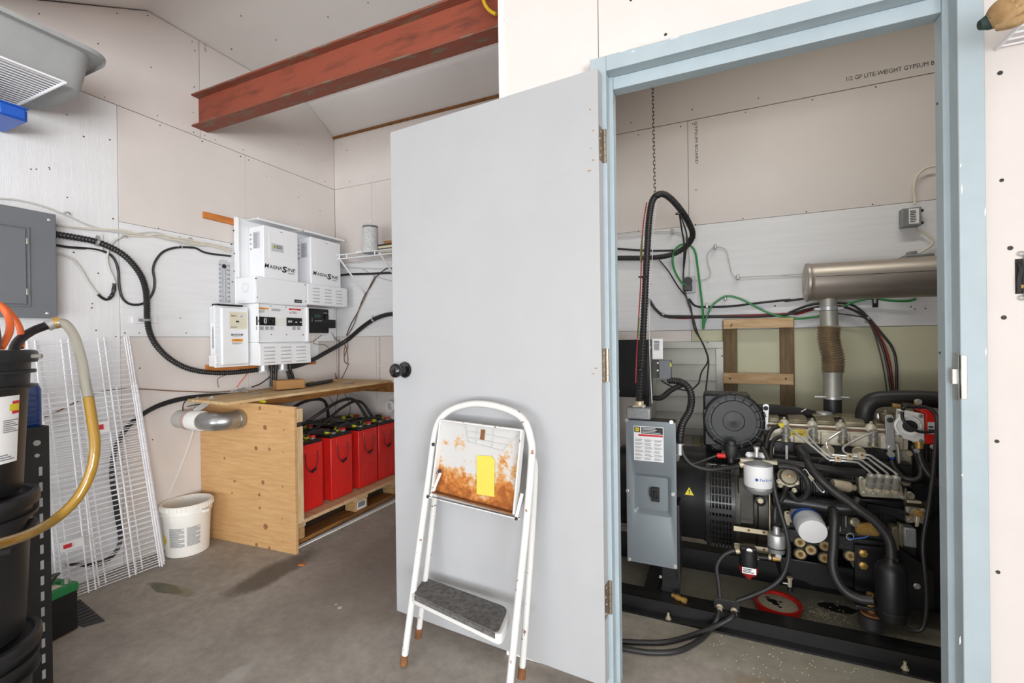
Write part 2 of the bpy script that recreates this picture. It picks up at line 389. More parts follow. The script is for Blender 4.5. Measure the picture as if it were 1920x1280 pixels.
# --- partition wall with the generator room door opening
YW = 1.525
wf = wall('wall_front', G().bb(-.70, -.34, YW+.012, YW+.06, 0, 3.03).bb(.59, 8.5, YW+.012, YW+.06, 0, 3.03).bb(-.34, .59, YW+.012, YW+.06, 2.07, 3.03),
          'tan plasterboard partition wall around the blue door frame')
def sheet_f(a, b, c, d): return G().bb(a+g_, b-g_, YW, YW+.012, c+g_, d-g_).put('plasterboard_sheet', 'drywall', wf, bevel=.001)
sheet_f(-.70, -.345, 0, 3.03); sheet_f(-.345, .6, 2.08, 3.03); sheet_f(.6, 1.82, 0, 3.03); sheet_f(1.82, 8.5, 0, 3.03)
FP = [(1183,0),(1248,65),(943,38),(944,155),(1875,137),(1878,338),(1869,827),(1871,1072),(1882,595),(1894,465)]
dots([PY(a, b, YW) for a, b in FP], wf, (0, -1, 0), .005)
wp = wall('wall_partition', G().bb(-.70, -.612, YW+.06, YB, 0, 3.03), 'narrow partition wall between alcove and generator room')
G().bb(-.612, -.60, YW+.06, YB, 0, 3.03).put('plasterboard_sheet', 'drywall', wp)
G().bb(-.712, -.70, YW+.0, YB, 0, 3.03).put('plasterboard_sheet', 'drywall', wp)
cb = G().bb(-.716, -.694, YW-.004, YW+.0, 0, 3.03).put('trim_2', 'ceiling_board'); tag(cb, 'thin white edge bead at the end of the partition wall', 'trim', kind='structure')
wr = wall('wall_right', G().bb(1.66, 1.72, YW+.06, YB, 0, 3.03), 'right wall of the generator room'); G().bb(1.648, 1.66, YW+.06, YB, 0, 3.03).put('plasterboard_sheet', 'drywall', wr)
we = wall('wall_east', G().bb(8.43, 8.5, -5.3, YW, 0, 2.65), 'right wall of the workshop outside the picture'); G().bb(8.418, 8.43, -5.3, YW, 0, 2.65).put('plasterboard_sheet', 'drywall', we)
ws_ = wall('wall_light_block', G().bb(1.92, 1.98, -.35, YW, 0, 2.61), 'short wall right of the camera, out of view, added to keep light off the partition wall'); G().bb(1.908, 1.92, -.35, YW, 0, 2.61).put('plasterboard_sheet', 'drywall', ws_)  # unseen wall added to shade the plasterboard right of the door frame
wk = wall('wall_rear', G().bb(-3.0, -2.75, -5.4, -5.3, 0, 2.65).bb(8.3, 8.5, -5.4, -5.3, 0, 2.65).bb(-2.75, 8.3, -5.4, -5.3, 2.25, 2.65), 'rear workshop wall with the wide open vehicle door')
# --- gypsum printing on the boards
def stamp(s, a, b, plane, h, parent):
    A, B = (BW([a, b], .0005) if plane == 'b' else LW([a, b], .0005)); r = B-A; n = V((0, -1, 0)) if plane == 'b' else V((1, 0, 0))
    text(s, A, r, n.cross(r), h, 'stamp_ink', parent, 'printed_lettering', width=r.length, ext=.0003)
stamp('1/2 GP LITE-WEIGHT GYPSUM B', (1587, 152), (1752, 121), 'b', .022, wb)
stamp('GYPSUM BOARD', (1302, 228), (1304, 307), 'b', .016, wb)
stamp('GP LITE-WEIGHT GYPSUM', (711, 632), (711, 712), 'b', .012, wb)
stamp('FOR GYPSUM', (1312, 785), (1314, 880), 'b', .016, wb)
stamp('GP 1/2', (387, 98), (387, 82), 'l', .014, wl)
# --- door frame (pressed steel, blue-grey paint)
dfm = thing('door_frame', (.12, 1.5, 0), 'blue-grey painted steel door frame with chipped paint', 'door frame', kind='structure')
YF = 1.485; xr, xl, zh = .562, -.312, 2.045
G().prism([(xr, YF, 0), (xr+.051, YF, 0), (xr+.051, YW, 0), (xr+.03, YW, 0), (xr+.03, YF+.09, 0), (xr-.013, YF+.09, 0), (xr-.013, YF+.045, 0), (xr, YF+.045, 0)], (0, 0, zh+.05)).put('jamb', 'frame_blue', dfm, bevel=.002)
G().prism([(xl, YF, 0), (xl-.053, YF, 0), (xl-.053, YW, 0), (xl-.03, YW, 0), (xl-.03, YF+.09, 0), (xl+.013, YF+.09, 0), (xl+.013, YF+.045, 0), (xl, YF+.045, 0)], (0, 0, zh+.05)).put('jamb', 'frame_blue', dfm, bevel=.002)
G().prism([(xl, YF, zh), (xl, YF, zh+.05), (xl, YW, zh+.05), (xl, YW, zh+.03), (xl, YF+.09, zh+.03), (xl, YF+.09, zh)], (xr-xl, 0, 0)).put('head', 'frame_blue', dfm, bevel=.002)
G().bb(xl+.0135, xr-.0135, YF+.045, YF+.09, zh-.042, zh-.0005).put('head_stop', 'frame_blue', dfm, bevel=.002)
k = PY(1803, 706, 1.5); sp = G().bb(xr-.002, xr+.0, 1.492, 1.525, k.z-.06, k.z+.06).bb(xr, xr+.012, 1.4835, 1.492, k.z-.055, k.z+.055).put('strike_plate', 'steel', dfm, bevel=.001)
G().bb(xr-.010, xr-.002, 1.50, 1.515, k.z-.018, k.z+.018).put('latch_lip', 'chrome', sp)
gch = G()
for a, b, sx in ((1170, 96, .018), (1187, 97, .008), (1205, 77, .022), (1245, 70, .012), (1265, 72, .02)):
    q = PY(a, b, YF); gch.prism([(q.x-sx*.7, YF-.0006, q.z-.0015), (q.x+sx*.7, YF-.0006, q.z+.001), (q.x+sx*.5, YF-.0006, q.z+.0028), (q.x-sx*.4, YF-.0006, q.z+.0018)], (0, .0004, 0))
for a, b, sz in ((1803, 355, .022), (1847, 397, .02), (1848, 660, .02), (1801, 310, .008), (1804, 890, .006), (1800, 1200, .02)):
    q = PY(a, b, YF); gch.prism([(q.x-.001, YF-.0006, q.z-sz*.6), (q.x+.0016, YF-.0006, q.z-sz*.2), (q.x+.0008, YF-.0006, q.z+sz*.6), (q.x-.0014, YF-.0006, q.z+sz*.2)], (0, .0004, 0))
gch.put('paint_chips', 'label_white', dfm)['kind'] = 'stuff'
dots([(.549, 1.56, z) for z in (.12, 1.12, 1.78)], dfm, (-1, 0, 0), .004)
# --- the open door leaf
DA = math.radians(4.79); DU = V((-math.cos(DA), math.sin(DA), 0)); DN = V((-math.sin(DA), -math.cos(DA), 0)); DH = V((-.329, 1.44, 0)); DW, DT = .888, .042
D0, D1 = .052, 2.035
def dp(u, d, z): return DH + DU*u - DN*d + V((0, 0, z))      # u from hinge, d depth into the leaf
dr = thing('door_1', dp(.44, .02, D0), 'white flush door swung wide open, step stool leaning on it', 'door', kind='structure')
G().prism([dp(0, 0, D0), dp(DW, 0, D0), dp(DW, DT, D0), dp(0, DT, D0)], (0, 0, D1-D0)).put('leaf', 'door_paint', dr, bevel=.0015)
for zc in (1.80, 1.082, .32):
    h = G().prism([dp(-.0012, .003, zc-.055), dp(0, .003, zc-.055), dp(0, DT, zc-.055), dp(-.0012, DT, zc-.055)], (0, 0, .11)).put('hinge', 'hinge', dr)
    g = G()
    for i in range(5): g.cyl(dp(-.006, DT+.004, zc-.055+i*.022+.0006), dp(-.006, DT+.004, zc-.055+(i+1)*.022-.0006), .0062, n=12)
    g.put('knuckle', 'hinge', h)
    g = G()
    for i, dz in enumerate((-.04, -.014, .014, .04)): g.cyl(dp(-.0012, .013+.01*(i % 2), zc+dz), dp(-.002, .013+.01*(i % 2), zc+dz), .0035, n=8)
    g.put('hinge_screws', 'chrome', h)
kc = hp(760, 693, dp(0, 0, 0), DN); kn = DN
kb = G().lathe([(.032, -.001), (.033, .004), (.030, .009), (.016, .013), (.0125, .02), (.0125, .034), (.02, .039), (.0265, .046), (.0285, .055), (.027, .063), (.021, .069), (.012, .071), (.0, .0715)], kc, kn, 28).put('door_knob', 'knob_black', dr); kb['label'] = 'glossy black round knob'
kc2 = kc - kn*DT
G().lathe([(.032, -.001), (.033, .004), (.016, .013), (.0125, .034), (.0265, .046), (.0285, .055), (.021, .069), (.0, .0715)], kc2, -kn, 20).put('door_knob', 'knob_black', dr)
gs = G()
for a, b in ((1106, 205), (1112, 245), (1108, 278), (1112, 300), (1105, 320), (1117, 690), (1112, 700)):
    q = hp(a, b, dp(0, 0, 0), DN); gs.ob(q+DN*.0003, DU, DN, V((0, 0, 1)), (random.uniform(.004, .012), .0006, random.uniform(.002, .005)))
gs.put('scuffs', 'cardboard', dr)['kind'] = 'stuff'
# --- steel I-beam
by0, by1, bz0, bz1 = 1.725, 1.82, 2.488, 2.684; bx0, bx1 = XL-.01, -.60; bw = (by0+by1)/2
be = thing('steel_beam', ((bx0+bx1)/2, bw, bz0), 'rust-red primed steel I-beam running under the ceiling', 'beam')
G().bb(bx0, bx1, bw-.004, bw+.004, bz0+.01, bz1-.01).put('web', 'beam_red', be)
def flange(z0, z1, nm): G().bb(bx0, bx1, by0, by1, z0, z1).put(nm, 'beam_flange', be, bevel=.002)
flange(bz0, bz0+.01, 'bottom_flange'); flange(bz1-.01, bz1, 'top_flange')
yc = G().tube([PY(*q, 1.715) for q in ((904, -22), (907, 2), (916, 18), (930, 27))], .0075, 10).put('extension_cord', 'yellow_cord'); tag(yc, 'yellow cord looped over the rust-red steel beam', 'cord')
# ================================================================= small helpers for stickers
def sticker(name, at, r, u, w_, h, m, parent, t=.0006, off=0):
    r, u = V(r), V(u); n = r.cross(u); return G().ob(V(at)+r*w_/2+u*h/2+n*(off+t/2), r, u, n, (w_, h, t)).put(name, m, parent)
def lines(at, r, u, w_, h, n, parent, m='ink_grey', name='printed_lines', fill=.5, off=.0007, rag=.35):
    r, u = V(r), V(u); nn = r.cross(u); g = G(); st = h/n
    for i in range(n):
        L = w_*random.uniform(1-rag, 1); g.ob(V(at)+r*L/2+u*(h-st*(i+.5))+nn*(off+.0001), r, u, nn, (L, st*fill, .0003))
    return g.put(name, m, parent)
RY, UZ = V((0, 1, 0)), V((0, 0, 1))
NX = V((1, 0, 0)); NYm = V((0, -1, 0)); RX = V((1, 0, 0))
def cable(name, pts, r, m, label, cat='cable', corr=0, n=8, parts=(), group=None):
    o = G().tube(pts, r, n, corr=corr).put(name, m); tag(o, label, cat, group); return o
def clamp(p, d, r, nrm, parent, m='galv', name='clamp'):
    d = V(d).normalized(); nrm = V(nrm); s = nrm.cross(d).normalized(); g = G()
    g.tube([V(p)+(s*math.cos(a)+nrm*math.sin(a))*(r+.0015) for a in [math.pi*k/8 for k in range(-1, 10)]], .002, 6, raw=True)
    g.ob(V(p)+s*(r+.010)-nrm*(r*.75), s, d, nrm, (.02, .016, .003)); g.ob(V(p)-d*.006-nrm*0+s*0, s, d, nrm, (r*2.15, .012, r*2.12)) if False else None
    for q in (-.004, .004): g.tube([V(p)+d*q+(s*math.cos(a)+nrm*math.sin(a))*(r+.0015) for a in [math.pi*k/8 for k in range(-1, 10)]], .002, 6, raw=True)
    return g.put(name, m, parent)
# ================================================================= wire shelf with grey tub, top left
sz = 2.25
ws = thing('wire_shelf', (-2.63, .3, sz), 'white wire shelf high on the left wall under the grey tub', 'shelf')
wire = None
for i in range(19):
    x = -2.855 + i*.0245
    if wire is None: wire = G().cyl((x, -.6, sz), (x, .955, sz), .0026, n=6).put('wire', 'white_wire', ws)
    else: share(wire, ws, (i*.0245, 0, 0), 'wire')
for y in (.955, .62, .3, 0, -.3): G().cyl((-2.865, y, sz-.006), (-2.405, y, sz-.006), .0055 if y > .9 else .0045, n=8).put('cross_rod', 'white_wire', ws)
G().cyl((-2.408, -.6, sz-.004), (-2.408, .955, sz-.004), .004, n=8).put('front_rod', 'white_wire', ws)
for y in (.63, .55): G().beam((-2.42, y-.4, sz-.02), (-2.865, y-.4, sz-.33), .012, .012).put('bracket', 'white_wire', ws)
for y in (.75, .64): G().cyl((-2.86, y, sz-.012), (-2.56, y, sz-.012), .011, n=10).put('support_clip', 'white_wire', ws)
tb = thing('plastic_tub', (-2.66, .7, sz+.004), 'large worn grey plastic tub on the high wire shelf', 'tub')
def loop(x0, x1, y0, y1, z, r, n=5):
    out = []
    for cx, cy, a0 in ((x1-r, y1-r, 0), (x0+r, y1-r, 90), (x0+r, y0+r, 180), (x1-r, y0+r, 270)):
        for k in range(n+1): a = math.radians(a0+90*k/n); out.append(V((cx+r*math.cos(a), cy+r*math.sin(a), z)))
    return out
z0 = sz+.006
G().rings([loop(-2.83, -2.49, .35, 1.03, z0, .05), loop(-2.845, -2.475, .335, 1.05, z0+.008, .06), loop(-2.862, -2.44, .31, 1.075, z0+.165, .07), loop(-2.866, -2.405, .275, 1.115, z0+.17, .09),
           loop(-2.868, -2.40, .27, 1.12, z0+.158, .09), loop(-2.868, -2.398, .268, 1.122, z0+.176, .09), loop(-2.855, -2.45, .32, 1.065, z0+.178, .07), loop(-2.84, -2.48, .345, 1.045, z0+.014, .06)]).put('body', 'grey_tub', tb, ang=50)
bl = thing('blue_crate', (-2.75, .72, 2.06), 'bright blue plastic crate just below the grey tub', 'crate')
q = PX(52, 214, -2.64)
G().prism([(-2.86, q.y, q.z-.035), (-2.64, q.y, q.z-.035), (-2.64, q.y, q.z+.012), (-2.86, q.y, q.z+.012)], (0, -.42, 0)).put('tray', 'blue_plastic', bl, bevel=.004)
for i in range(4): G().bb(-2.638, -2.63, q.y-.10*i-.085, q.y-.10*i-.01, q.z-.03, q.z+.012).put('side_slat', 'blue_plastic', bl, bevel=.003)
G().bb(-2.642, -2.626, q.y-.42, q.y, q.z+.012, q.z+.02).put('rim', 'blue_plastic', bl, bevel=.003)
G().beam((-2.74, q.y-.2, q.z+.01), (-2.74, q.y-.2, sz-.004), .01, .004, up=(0, 1, 0)).put('hanging_hook', 'white_wire', bl)
# ================================================================= grey breaker panel
d = .09; a = PX(105, 402, XL+d); b_ = PX(103, 597, XL+d); c1 = PX(53, 427, XL+d); c2 = PX(53, 574, XL+d)
ep = thing('breaker_panel', (XL, .87, b_.z), 'grey steel breaker panel with closed door on the left wall', 'electrical panel')
G().bb(XL+.001, XL+d-.012, .70, a.y-.02, b_.z+.015, a.z-.015).put('back_box', 'grey_panel', ep)
G().bb(XL+d-.012, XL+d, .66, a.y, b_.z, a.z).put('cover', 'grey_panel', ep, bevel=.003)
pdr = G().bb(XL+d, XL+d+.006, .70, c1.y-.01, c2.z+.008, c1.z-.008).put('panel_door', 'grey_panel', ep, bevel=.002)
g = G()
for y0, y1, z_0, z_1 in ((.69, c1.y+.003, c2.z-.003, c2.z+.003), (.69, c1.y+.003, c1.z-.003, c1.z+.003), (c1.y-.003, c1.y+.003, c2.z, c1.z)): g.bb(XL+d, XL+d+.005, y0, y1, z_0, z_1)
g.put('door_rim', 'grey_panel', ep, bevel=.001)
for py in (452, 547): k = PX(50, py, XL+d); G().bb(XL+d+.004, XL+d+.009, k.y-.004, k.y+.004, k.z-.014, k.z+.014).put('latch', 'steel', pdr, bevel=.001)
for px_, py in ((92, 412), (89, 587)): k = PX(px_, py, XL+d); G().sph(k, .007, 8, (.5, 1, 1)).put('screw', 'chrome', ep)
# ================================================================= conduits and cables on the left wall
def z3(pts): return [(x/3.764, 360+y/3.764) for x, y in pts]
def z2(pts): return [(340+x/3.555, 360+y/3.555) for x, y in pts]
cp = LW(z3([(330, 292), (398, 298), (560, 325), (660, 345), (760, 380), (860, 435), (940, 510), (1000, 600), (1030, 700), (1037, 800), (1040, 900), (1060, 1000), (1110, 1090), (1190, 1170), (1290, 1230)]) + z2([(100, 1190), (200, 1203), (300, 1205), (420, 1195), (515, 1183)]), .032)
co = thing('flexible_conduit', cp[-1], 'thick black corrugated conduit sweeping from grey panel to the inverters', 'conduit')
G().tube(cp, .0162, 12, per=14, corr=.0068).put('corrugated_tube', 'black_conduit', co)
for a_, b_2 in ((684, 352), (1040, 903)):
    k = LW(z3([(a_, b_2)]), .032)[0]; dd = (V((0, 1, -.3)) if a_ < 700 else V((0, 0, 1))); clamp(k, dd, .016, (1, 0, 0), co)
    G().ob(k-V((.026, 0, 0)), (0, 1, 0), (0, 0, 1), (1, 0, 0), (.07 if a_ < 700 else .12, .09 if a_ < 700 else .035, .010)).put('backing_block', 'white_ply', co, bevel=.002)
fp = cp[-1]; G().cyl(fp-V((0, .01, 0)), fp+V((0, .05, 0)), .019, n=14).put('fitting', 'galv', co)
cable('black_cable', LW(z3([(330, 372), (398, 375), (480, 388), (560, 394), (660, 402), (760, 430), (810, 480), (835, 560), (840, 650), (860, 740), (905, 785), (960, 795), (1010, 785), (1055, 750), (1085, 690), (1090, 620), (1080, 550), (1095, 490), (1140, 430), (1200, 400), (1280, 388), (1355, 392)]) + z2([(60, 368), (100, 375), (150, 400), (220, 414), (330, 426)]), .008), .0062, 'black_rubber', 'thin black cable looping under the corrugated conduit', n=8)
gc = thing('taped_cable', LW([(200, 560)], .01)[0], 'pale grey cable hanging in a loop with black tape joint', 'cable')
lp = z3([(330, 432), (398, 430), (450, 443), (520, 480), (575, 550), (620, 630), (690, 720), (740, 755), (785, 735), (803, 690), (808, 645), (800, 610), (770, 540), (755, 470), (770, 400), (805, 345), (870, 308)])
G().tube(LW(lp, .011), .0055, 8).put('cable', 'grey_cable', gc)
G().tube(LW(z3([(690, 720), (715, 742), (745, 757), (770, 752)]), .011), .0068, 8).put('tape', 'black_plastic', gc)
G().tube(LW(z3([(768, 750), (785, 735), (800, 700), (808, 645)]), .012), lambda t: .0085+.0012*math.sin(t*19), 8).put('tape', 'black_plastic', gc)
for i, (pts, m_, nm) in enumerate((
    ([(-200, 20), (0, 45), (118, 55), (300, 100), (470, 165), (600, 225), (720, 262), (840, 275), (960, 290), (1100, 285), (1260, 335), (1355, 350)], 'grey_cable', 'pale grey cable along the wall, top one of the bundle above the conduit'),
    ([(-200, 85), (0, 92), (200, 130), (400, 225), (560, 250), (740, 262), (860, 268), (1000, 300), (1200, 330), (1355, 362)], 'cream_cable', 'cream cable leaving the top of the grey panel'),
    ([(400, 232), (560, 256), (740, 272), (900, 292), (1060, 308), (1220, 345), (1355, 372)], 'grey_cable', 'pale grey cable under the cream one above the conduit'),
    ([(870, 302), (1010, 312), (1120, 300), (1240, 322), (1355, 340)], 'cream_cable', 'short cream cable from the wall clip toward the inverters'))):
    P = LW(z3(pts)+[(400+i*2, 458+i*2), (433, 466+i*2)], .007+.0025*i); cable('wall_cable', P, .0042, m_, nm, n=6)
for k, lb in zip(LW(z3([(472, 155), (876, 320), (1340, 335), (1271, 390)]), .012), ('above the grey panel corner', 'at the end of the taped cable', 'nearest the thermometer', 'on the thin black cable near the thermometer')):
    tag(G().tube([k+V((0, -.012, .0)), k+V((.006, -.006, .008)), k+V((.006, .006, .008)), k+V((0, .012, 0))], .003, 6).put('cable_clip', 'galv'), 'small metal cable clip '+lb, 'clip', 'cable clips on the left wall')
# thin brown wire and black cables low on the wall (behind the leaning wire racks)
cable('brown_wire', LW([(60, 790), (100, 775), (160, 745), (200, 732), (260, 729), (330, 733), (400, 735), (432, 733)], .01), .0032, 'rust_wire', 'thin rust-brown wire crossing the lower left wall', n=6)
for i in range(3):
    cable('battery_cable', LW([(118+i*2, 1058), (190, 1052+i*3), (222+i*2, 1020), (216+i*3, 960), (207+i*3, 890), (214+i*3, 840), (240+i*2, 795+i*2), (285, 763+i*3), (330, 747+i*3), (380, 740+i*2), (440, 737)], .012+.004*i), .005, 'black_rubber', ['outermost', 'middle', 'innermost'][i]+' of three black cables curving down behind the wire racks', n=6)
# ================================================================= inverter assembly on the left wall
X0 = XL+.004
def inv_p(px, py, dd): return PX(px, py, XL+dd)
for nm, py, label in (('wood_batten', 402, 'orange-stained wooden batten above the inverters'), ('wood_batten', 690, 'orange-stained wooden batten below the charge controller')):
    k = PX(383 if py < 500 else 388, py, XL+.02); y1 = 2.3 if py < 500 else 2.62
    tag(G().bb(XL+.001, XL+.02, k.y, y1, k.z-.02, k.z+.02).put(nm, 'lumber_orange', None, bevel=.002), label, 'batten')
mp_ = thing('mounting_plate', (XL+.02, 2.38, 1.03), 'tall white steel back plate that carries the inverters', 'plate')
G().bb(XL+.021, XL+.028, 1.966, 2.80, 1.18, 2.0).bb(XL+.021, XL+.028, 1.966, 2.64, 1.025, 1.18).put('plate', 'white_metal', mp_, bevel=.002)
G().bb(XL+.028, XL+.06, 1.966, 1.978, 1.60, 1.99).put('side_flange', 'white_metal', mp_, bevel=.002)
for y0, y1 in ((2.04, 2.385), (2.415, 2.80)):
    h = G().bb(XL+.028, XL+.15, y0, y1, 1.988, 1.993).put('drip_hood', 'white_metal', mp_, bevel=.001)
    G().tube([(XL+.150, y0, 1.988), (XL+.150, y1, 1.988)], .009, 10, raw=True).put('hood_lip', 'white_metal', h)
dots([inv_p(*q, .029) for q in ((444, 430), (438, 432), (440, 475), (434, 458), (439, 508), (436, 528))], mp_, NX, .004)
def magtext(px0, py0, px1, py1, dd, parent, sc):
    A = inv_p(px0, py0, dd); B = inv_p(px1, py1, dd); L = (B-A).length; r = (B-A).normalized(); u = NX.cross(r)
    text('M', A, r, u, .026*sc, 'ink', parent, 'lettering', width=L*.135, shear=.15, bold=.012)
    text('AGNA', A+r*L*.145, r, u, .021*sc, 'ink', parent, 'lettering', width=L*.40, shear=.15, bold=.016)
    text('S', A+r*L*.55-u*.010*sc, r, u, .036*sc, 'ink', parent, 'lettering', width=L*.16, shear=.1, bold=.035)
    text('INE', A+r*L*.725, r, u, .02*sc, 'ink', parent, 'lettering', width=L*.275, shear=.15, bold=.016)
    text('ENERGY', A+r*L*.74-u*.016*sc, r, u, .009*sc, 'ink', parent, 'lettering', width=L*.24, shear=.15)
def inverter(y0, y1, label, ids, tx):
    z_0, z_1 = 1.600, 1.946; xf = XL+.176
    t = thing('inverter', (XL+.1, (y0+y1)/2, z_0), label, 'inverter', 'power inverters on the left wall')
    G().bb(XL+.03, xf-.014, y0, y1, z_0, z_1).put('case', 'white_metal', t, bevel=.003)
    fc = G().bb(xf-.014, xf, y0-.004, y1+.004, z_0, z_1+.004).put('front_cover', 'white_metal', t, bevel=.006, seg=3)
    G().prism([(xf, y0+.035, z_0+.14), (xf, y1-.03, z_0+.14), (xf, y1-.03, z_1-.035), (xf, y0+.035, z_1-.035)], (.002, 0, 0)).put('raised_panel', 'white_metal', fc, bevel=.0018)
    lx = XL+.075
    sd = sticker('rating_label', (lx, y0-.0008, 1.80), RX, UZ, .062, .11, 'label_grey', t)
    lines((lx+.004, y0-.001, 1.805), RX, UZ, .05, .10, 13, sd, fill=.4)
    for i, zz in enumerate((1.835, 1.865, 1.895, 1.80)): G().cyl((XL+.052, y0-.004, zz), (XL+.052, y0+.001, zz), .006, n=10).put('terminal_screw', 'steel', t)
    if ids:
        A = inv_p(509, 470, .179); st = sticker('dealer_sticker', A, RY, UZ, .092, .052, 'label_grey', t, off=.0005)
        text('IDS', A+RY*.04+UZ*.022+NX*.001, RY, UZ, .021, 'ink', st, 'lettering', width=.04, bold=.02)
        text('POWER SYSTEMS', A+RY*.008+UZ*.009+NX*.001, RY, UZ, .006, 'ink_grey', st, 'lettering', width=.075) if False else lines(A+RY*.008+UZ*.004, RY, UZ, .075, .011, 2, st)
        g = G()
        for k in range(8): an = k*math.pi/4; g.cyl(A+RY*(.025+.007*math.cos(an))+UZ*(.031+.007*math.sin(an))+NX*.0008, A+RY*(.025+.007*math.cos(an))+UZ*(.031+.007*math.sin(an))+NX*.0016, .0042, n=8)
        g.put('sun_mark', 'yellow_cap', st)
    magtext(*tx, .1768, t, 1.15)
    k = V((xf+.0005, (y0+y1)/2-.01, z_1-.022)); lines(k, RY, UZ, .03, .006, 2, t, 'ink_grey')
    return t
inverter(2.063, 2.327, 'white inverter with small sun-logo sticker, nearer the grey panel', True, (496, 501, 554, 511))
inverter(2.446, 2.730, 'white inverter without sticker, nearer the wall corner', False, (587, 514.5, 634, 524))
# distribution panel
dpn = thing('distribution_panel', (XL+.1, 2.38, 1.025), 'white power distribution panel with breakers and louvred covers under the inverters', 'electrical panel')
G().bb(XL+.03, XL+.196, 1.978, 2.776, 1.445, 1.600).bb(XL+.03, XL+.196, 1.978, 2.386, 1.43, 1.446).put('upper_box', 'white_metal', dpn, bevel=.004)
G().bb(XL+.196, XL+.2, 1.985, 2.378, 1.436, 1.597).put('blank_cover', 'white_metal', dpn, bevel=.002)
uc = G().bb(XL+.196, XL+.202, 2.39, 2.772, 1.449, 1.597).put('louvred_cover', 'white_metal', dpn, bevel=.002)
def louvre_grid(x, ys, zs, L, parent):
    first = None
    for y in ys:
        for z in zs:
            if first is None:
                g = G(); n = 6
                rs = []
                for e, s_ in ((-1, .25), (-.8, .8), (-.4, 1), (0, 1), (.4, 1), (.8, .8), (1, .25)):
                    rs.append([V((x-.001+.0065*s_*math.sin(math.pi*k/n), y+e*L/2, z+(.0055*s_)*(-1+2*k/n))) for k in range(n+1)])
                g.rings(rs); first = g.put('louvre', 'white_metal', parent); y_0, z_0 = y, z
                slot = G().bb(x, x+.0008, y-L*.46, y+L*.46, z-.0085, z-.0058).put('slot', 'gap', first) if False else None
                s0 = G().bb(x-.0005, x+.0012, y-L*.45, y+L*.45, z-.0078, z-.0060).put('louvre_slot', 'screw_dark', parent)
            else:
                share(first, parent, (0, y-y_0, z-z_0), 'louvre'); share(s0, parent, (0, y-y_0, z-z_0), 'louvre_slot')
louvre_grid(XL+.202, (2.462, 2.575, 2.685), [1.574-.0245*i for i in range(5)], .072, uc)
kr = G(); kc3 = V((XL+.11, 1.9775, 1.53)); kr.rings([kr.ring(kc3, NYm, r_, 28) for r_ in (.030, .0315)]); 
for r_ in (.022, .032): G().tube([kc3+V((math.cos(a)*r_, -.0005, math.sin(a)*r_)) for a in [2*math.pi*k/28 for k in range(29)]], .0009, 5, raw=True).put('knockout_ring', 'label_grey', dpn)
bx = XL+.172
G().bb(XL+.03, bx, 2.008, 2.404, 1.177, 1.4295).put('breaker_box', 'white_metal', dpn, bevel=.003)
for ya, yb in ((2.005, 2.014), (2.392, 2.408)): G().bb(bx, bx+.016, ya, yb, 1.177, 1.429).put('breaker_rim', 'white_metal', dpn, bevel=.003)
bp_ = lambda px, py: inv_p(px, py, bx-XL+.0005)
def zz2(x, y): return (385+x/6.857, 555+y/6.857)
def face_block(name, x0, y0, x1, y1, th, m_, parent=dpn, bev=.001):
    A = bp_(*zz2(x0, y0)); B = bp_(*zz2(x1, y1)); return G().bb(bx, bx+th, min(A.y, B.y), max(A.y, B.y), min(A.z, B.z), max(A.z, B.z)).put(name, m_, parent, bevel=bev)
k = face_block('main_breakers', 650, 262, 885, 378, .012, 'black_satin')
for i in range(4): 
    A = bp_(*zz2(672+i*56, 330)); G().bb(bx+.012, bx+.026, A.y-.006, A.y+.006, A.z-.004, A.z+.012).put('switch_lever', 'black_satin', k, bevel=.002)
A = bp_(*zz2(732, 318)); G().tube([A+V((.03, .007*math.cos(t), .017*math.sin(t))) for t in [2*math.pi*j/16 for j in range(17)]], .0035, 8, raw=True).put('breaker_tie', 'chrome', k)
A = bp_(*zz2(895, 275)); B = bp_(*zz2(1040, 385))
for i in range(6): yy = A.y+(B.y-A.y)*(i+.5)/6; G().bb(bx, bx+.004, yy-.007, yy+.007, B.z, A.z).put('blank_filler', 'white_plastic', dpn, bevel=.001)
k = face_block('small_breakers', 1043, 275, 1105, 385, .010, 'black_satin')
for i in range(3): A = bp_(*zz2(1056+i*18, 325)); G().bb(bx+.010, bx+.017, A.y-.002, A.y+.002, A.z-.008, A.z+.006).put('toggle', 'label_grey', k)
k = face_block('ac_breaker', 1112, 280, 1230, 385, .012, 'black_satin')
for i in range(2): A = bp_(*zz2(1152+i*58, 335)); G().bb(bx+.012, bx+.016, A.y-.006, A.y+.006, A.z-.003, A.z+.003).put('rocker_mark', 'label_white', k)
k = face_block('orange_warning', 655, 140, 815, 172, .0008, 'orange_label', bev=0); A = bp_(*zz2(668, 168)); text('WARNING', A+NX*.001, RY, UZ, .008, 'ink', k, 'lettering', width=.055)
k = face_block('warning_text', 655, 172, 815, 212, .0007, 'label_white', bev=0); lines(bp_(*zz2(660, 210)), RY, UZ, .07, .018, 4, k)
k = face_block('notice_text', 845, 152, 1025, 192, .0006, 'label_white', bev=0); lines(bp_(*zz2(848, 190)), RY, UZ, .075, .017, 4, k)
k = face_block('red_warning', 1075, 155, 1230, 188, .0008, 'red_label', bev=0); A = bp_(*zz2(1108, 184)); text('WARNING', A+NX*.001, RY, UZ, .008, 'label_white', k, 'lettering', width=.045)
k = face_block('red_warning_text', 1075, 188, 1230, 226, .0007, 'label_white', bev=0); lines(bp_(*zz2(1112, 224)), RY, UZ, .05, .016, 4, k)
A = bp_(*zz2(1080, 222)); G().prism([A+NX*.0008, A+RY*.013+NX*.0008, A+RY*.0065+UZ*.012+NX*.0008], (.0004, 0, 0)).put('warning_triangle', 'red_label', k)
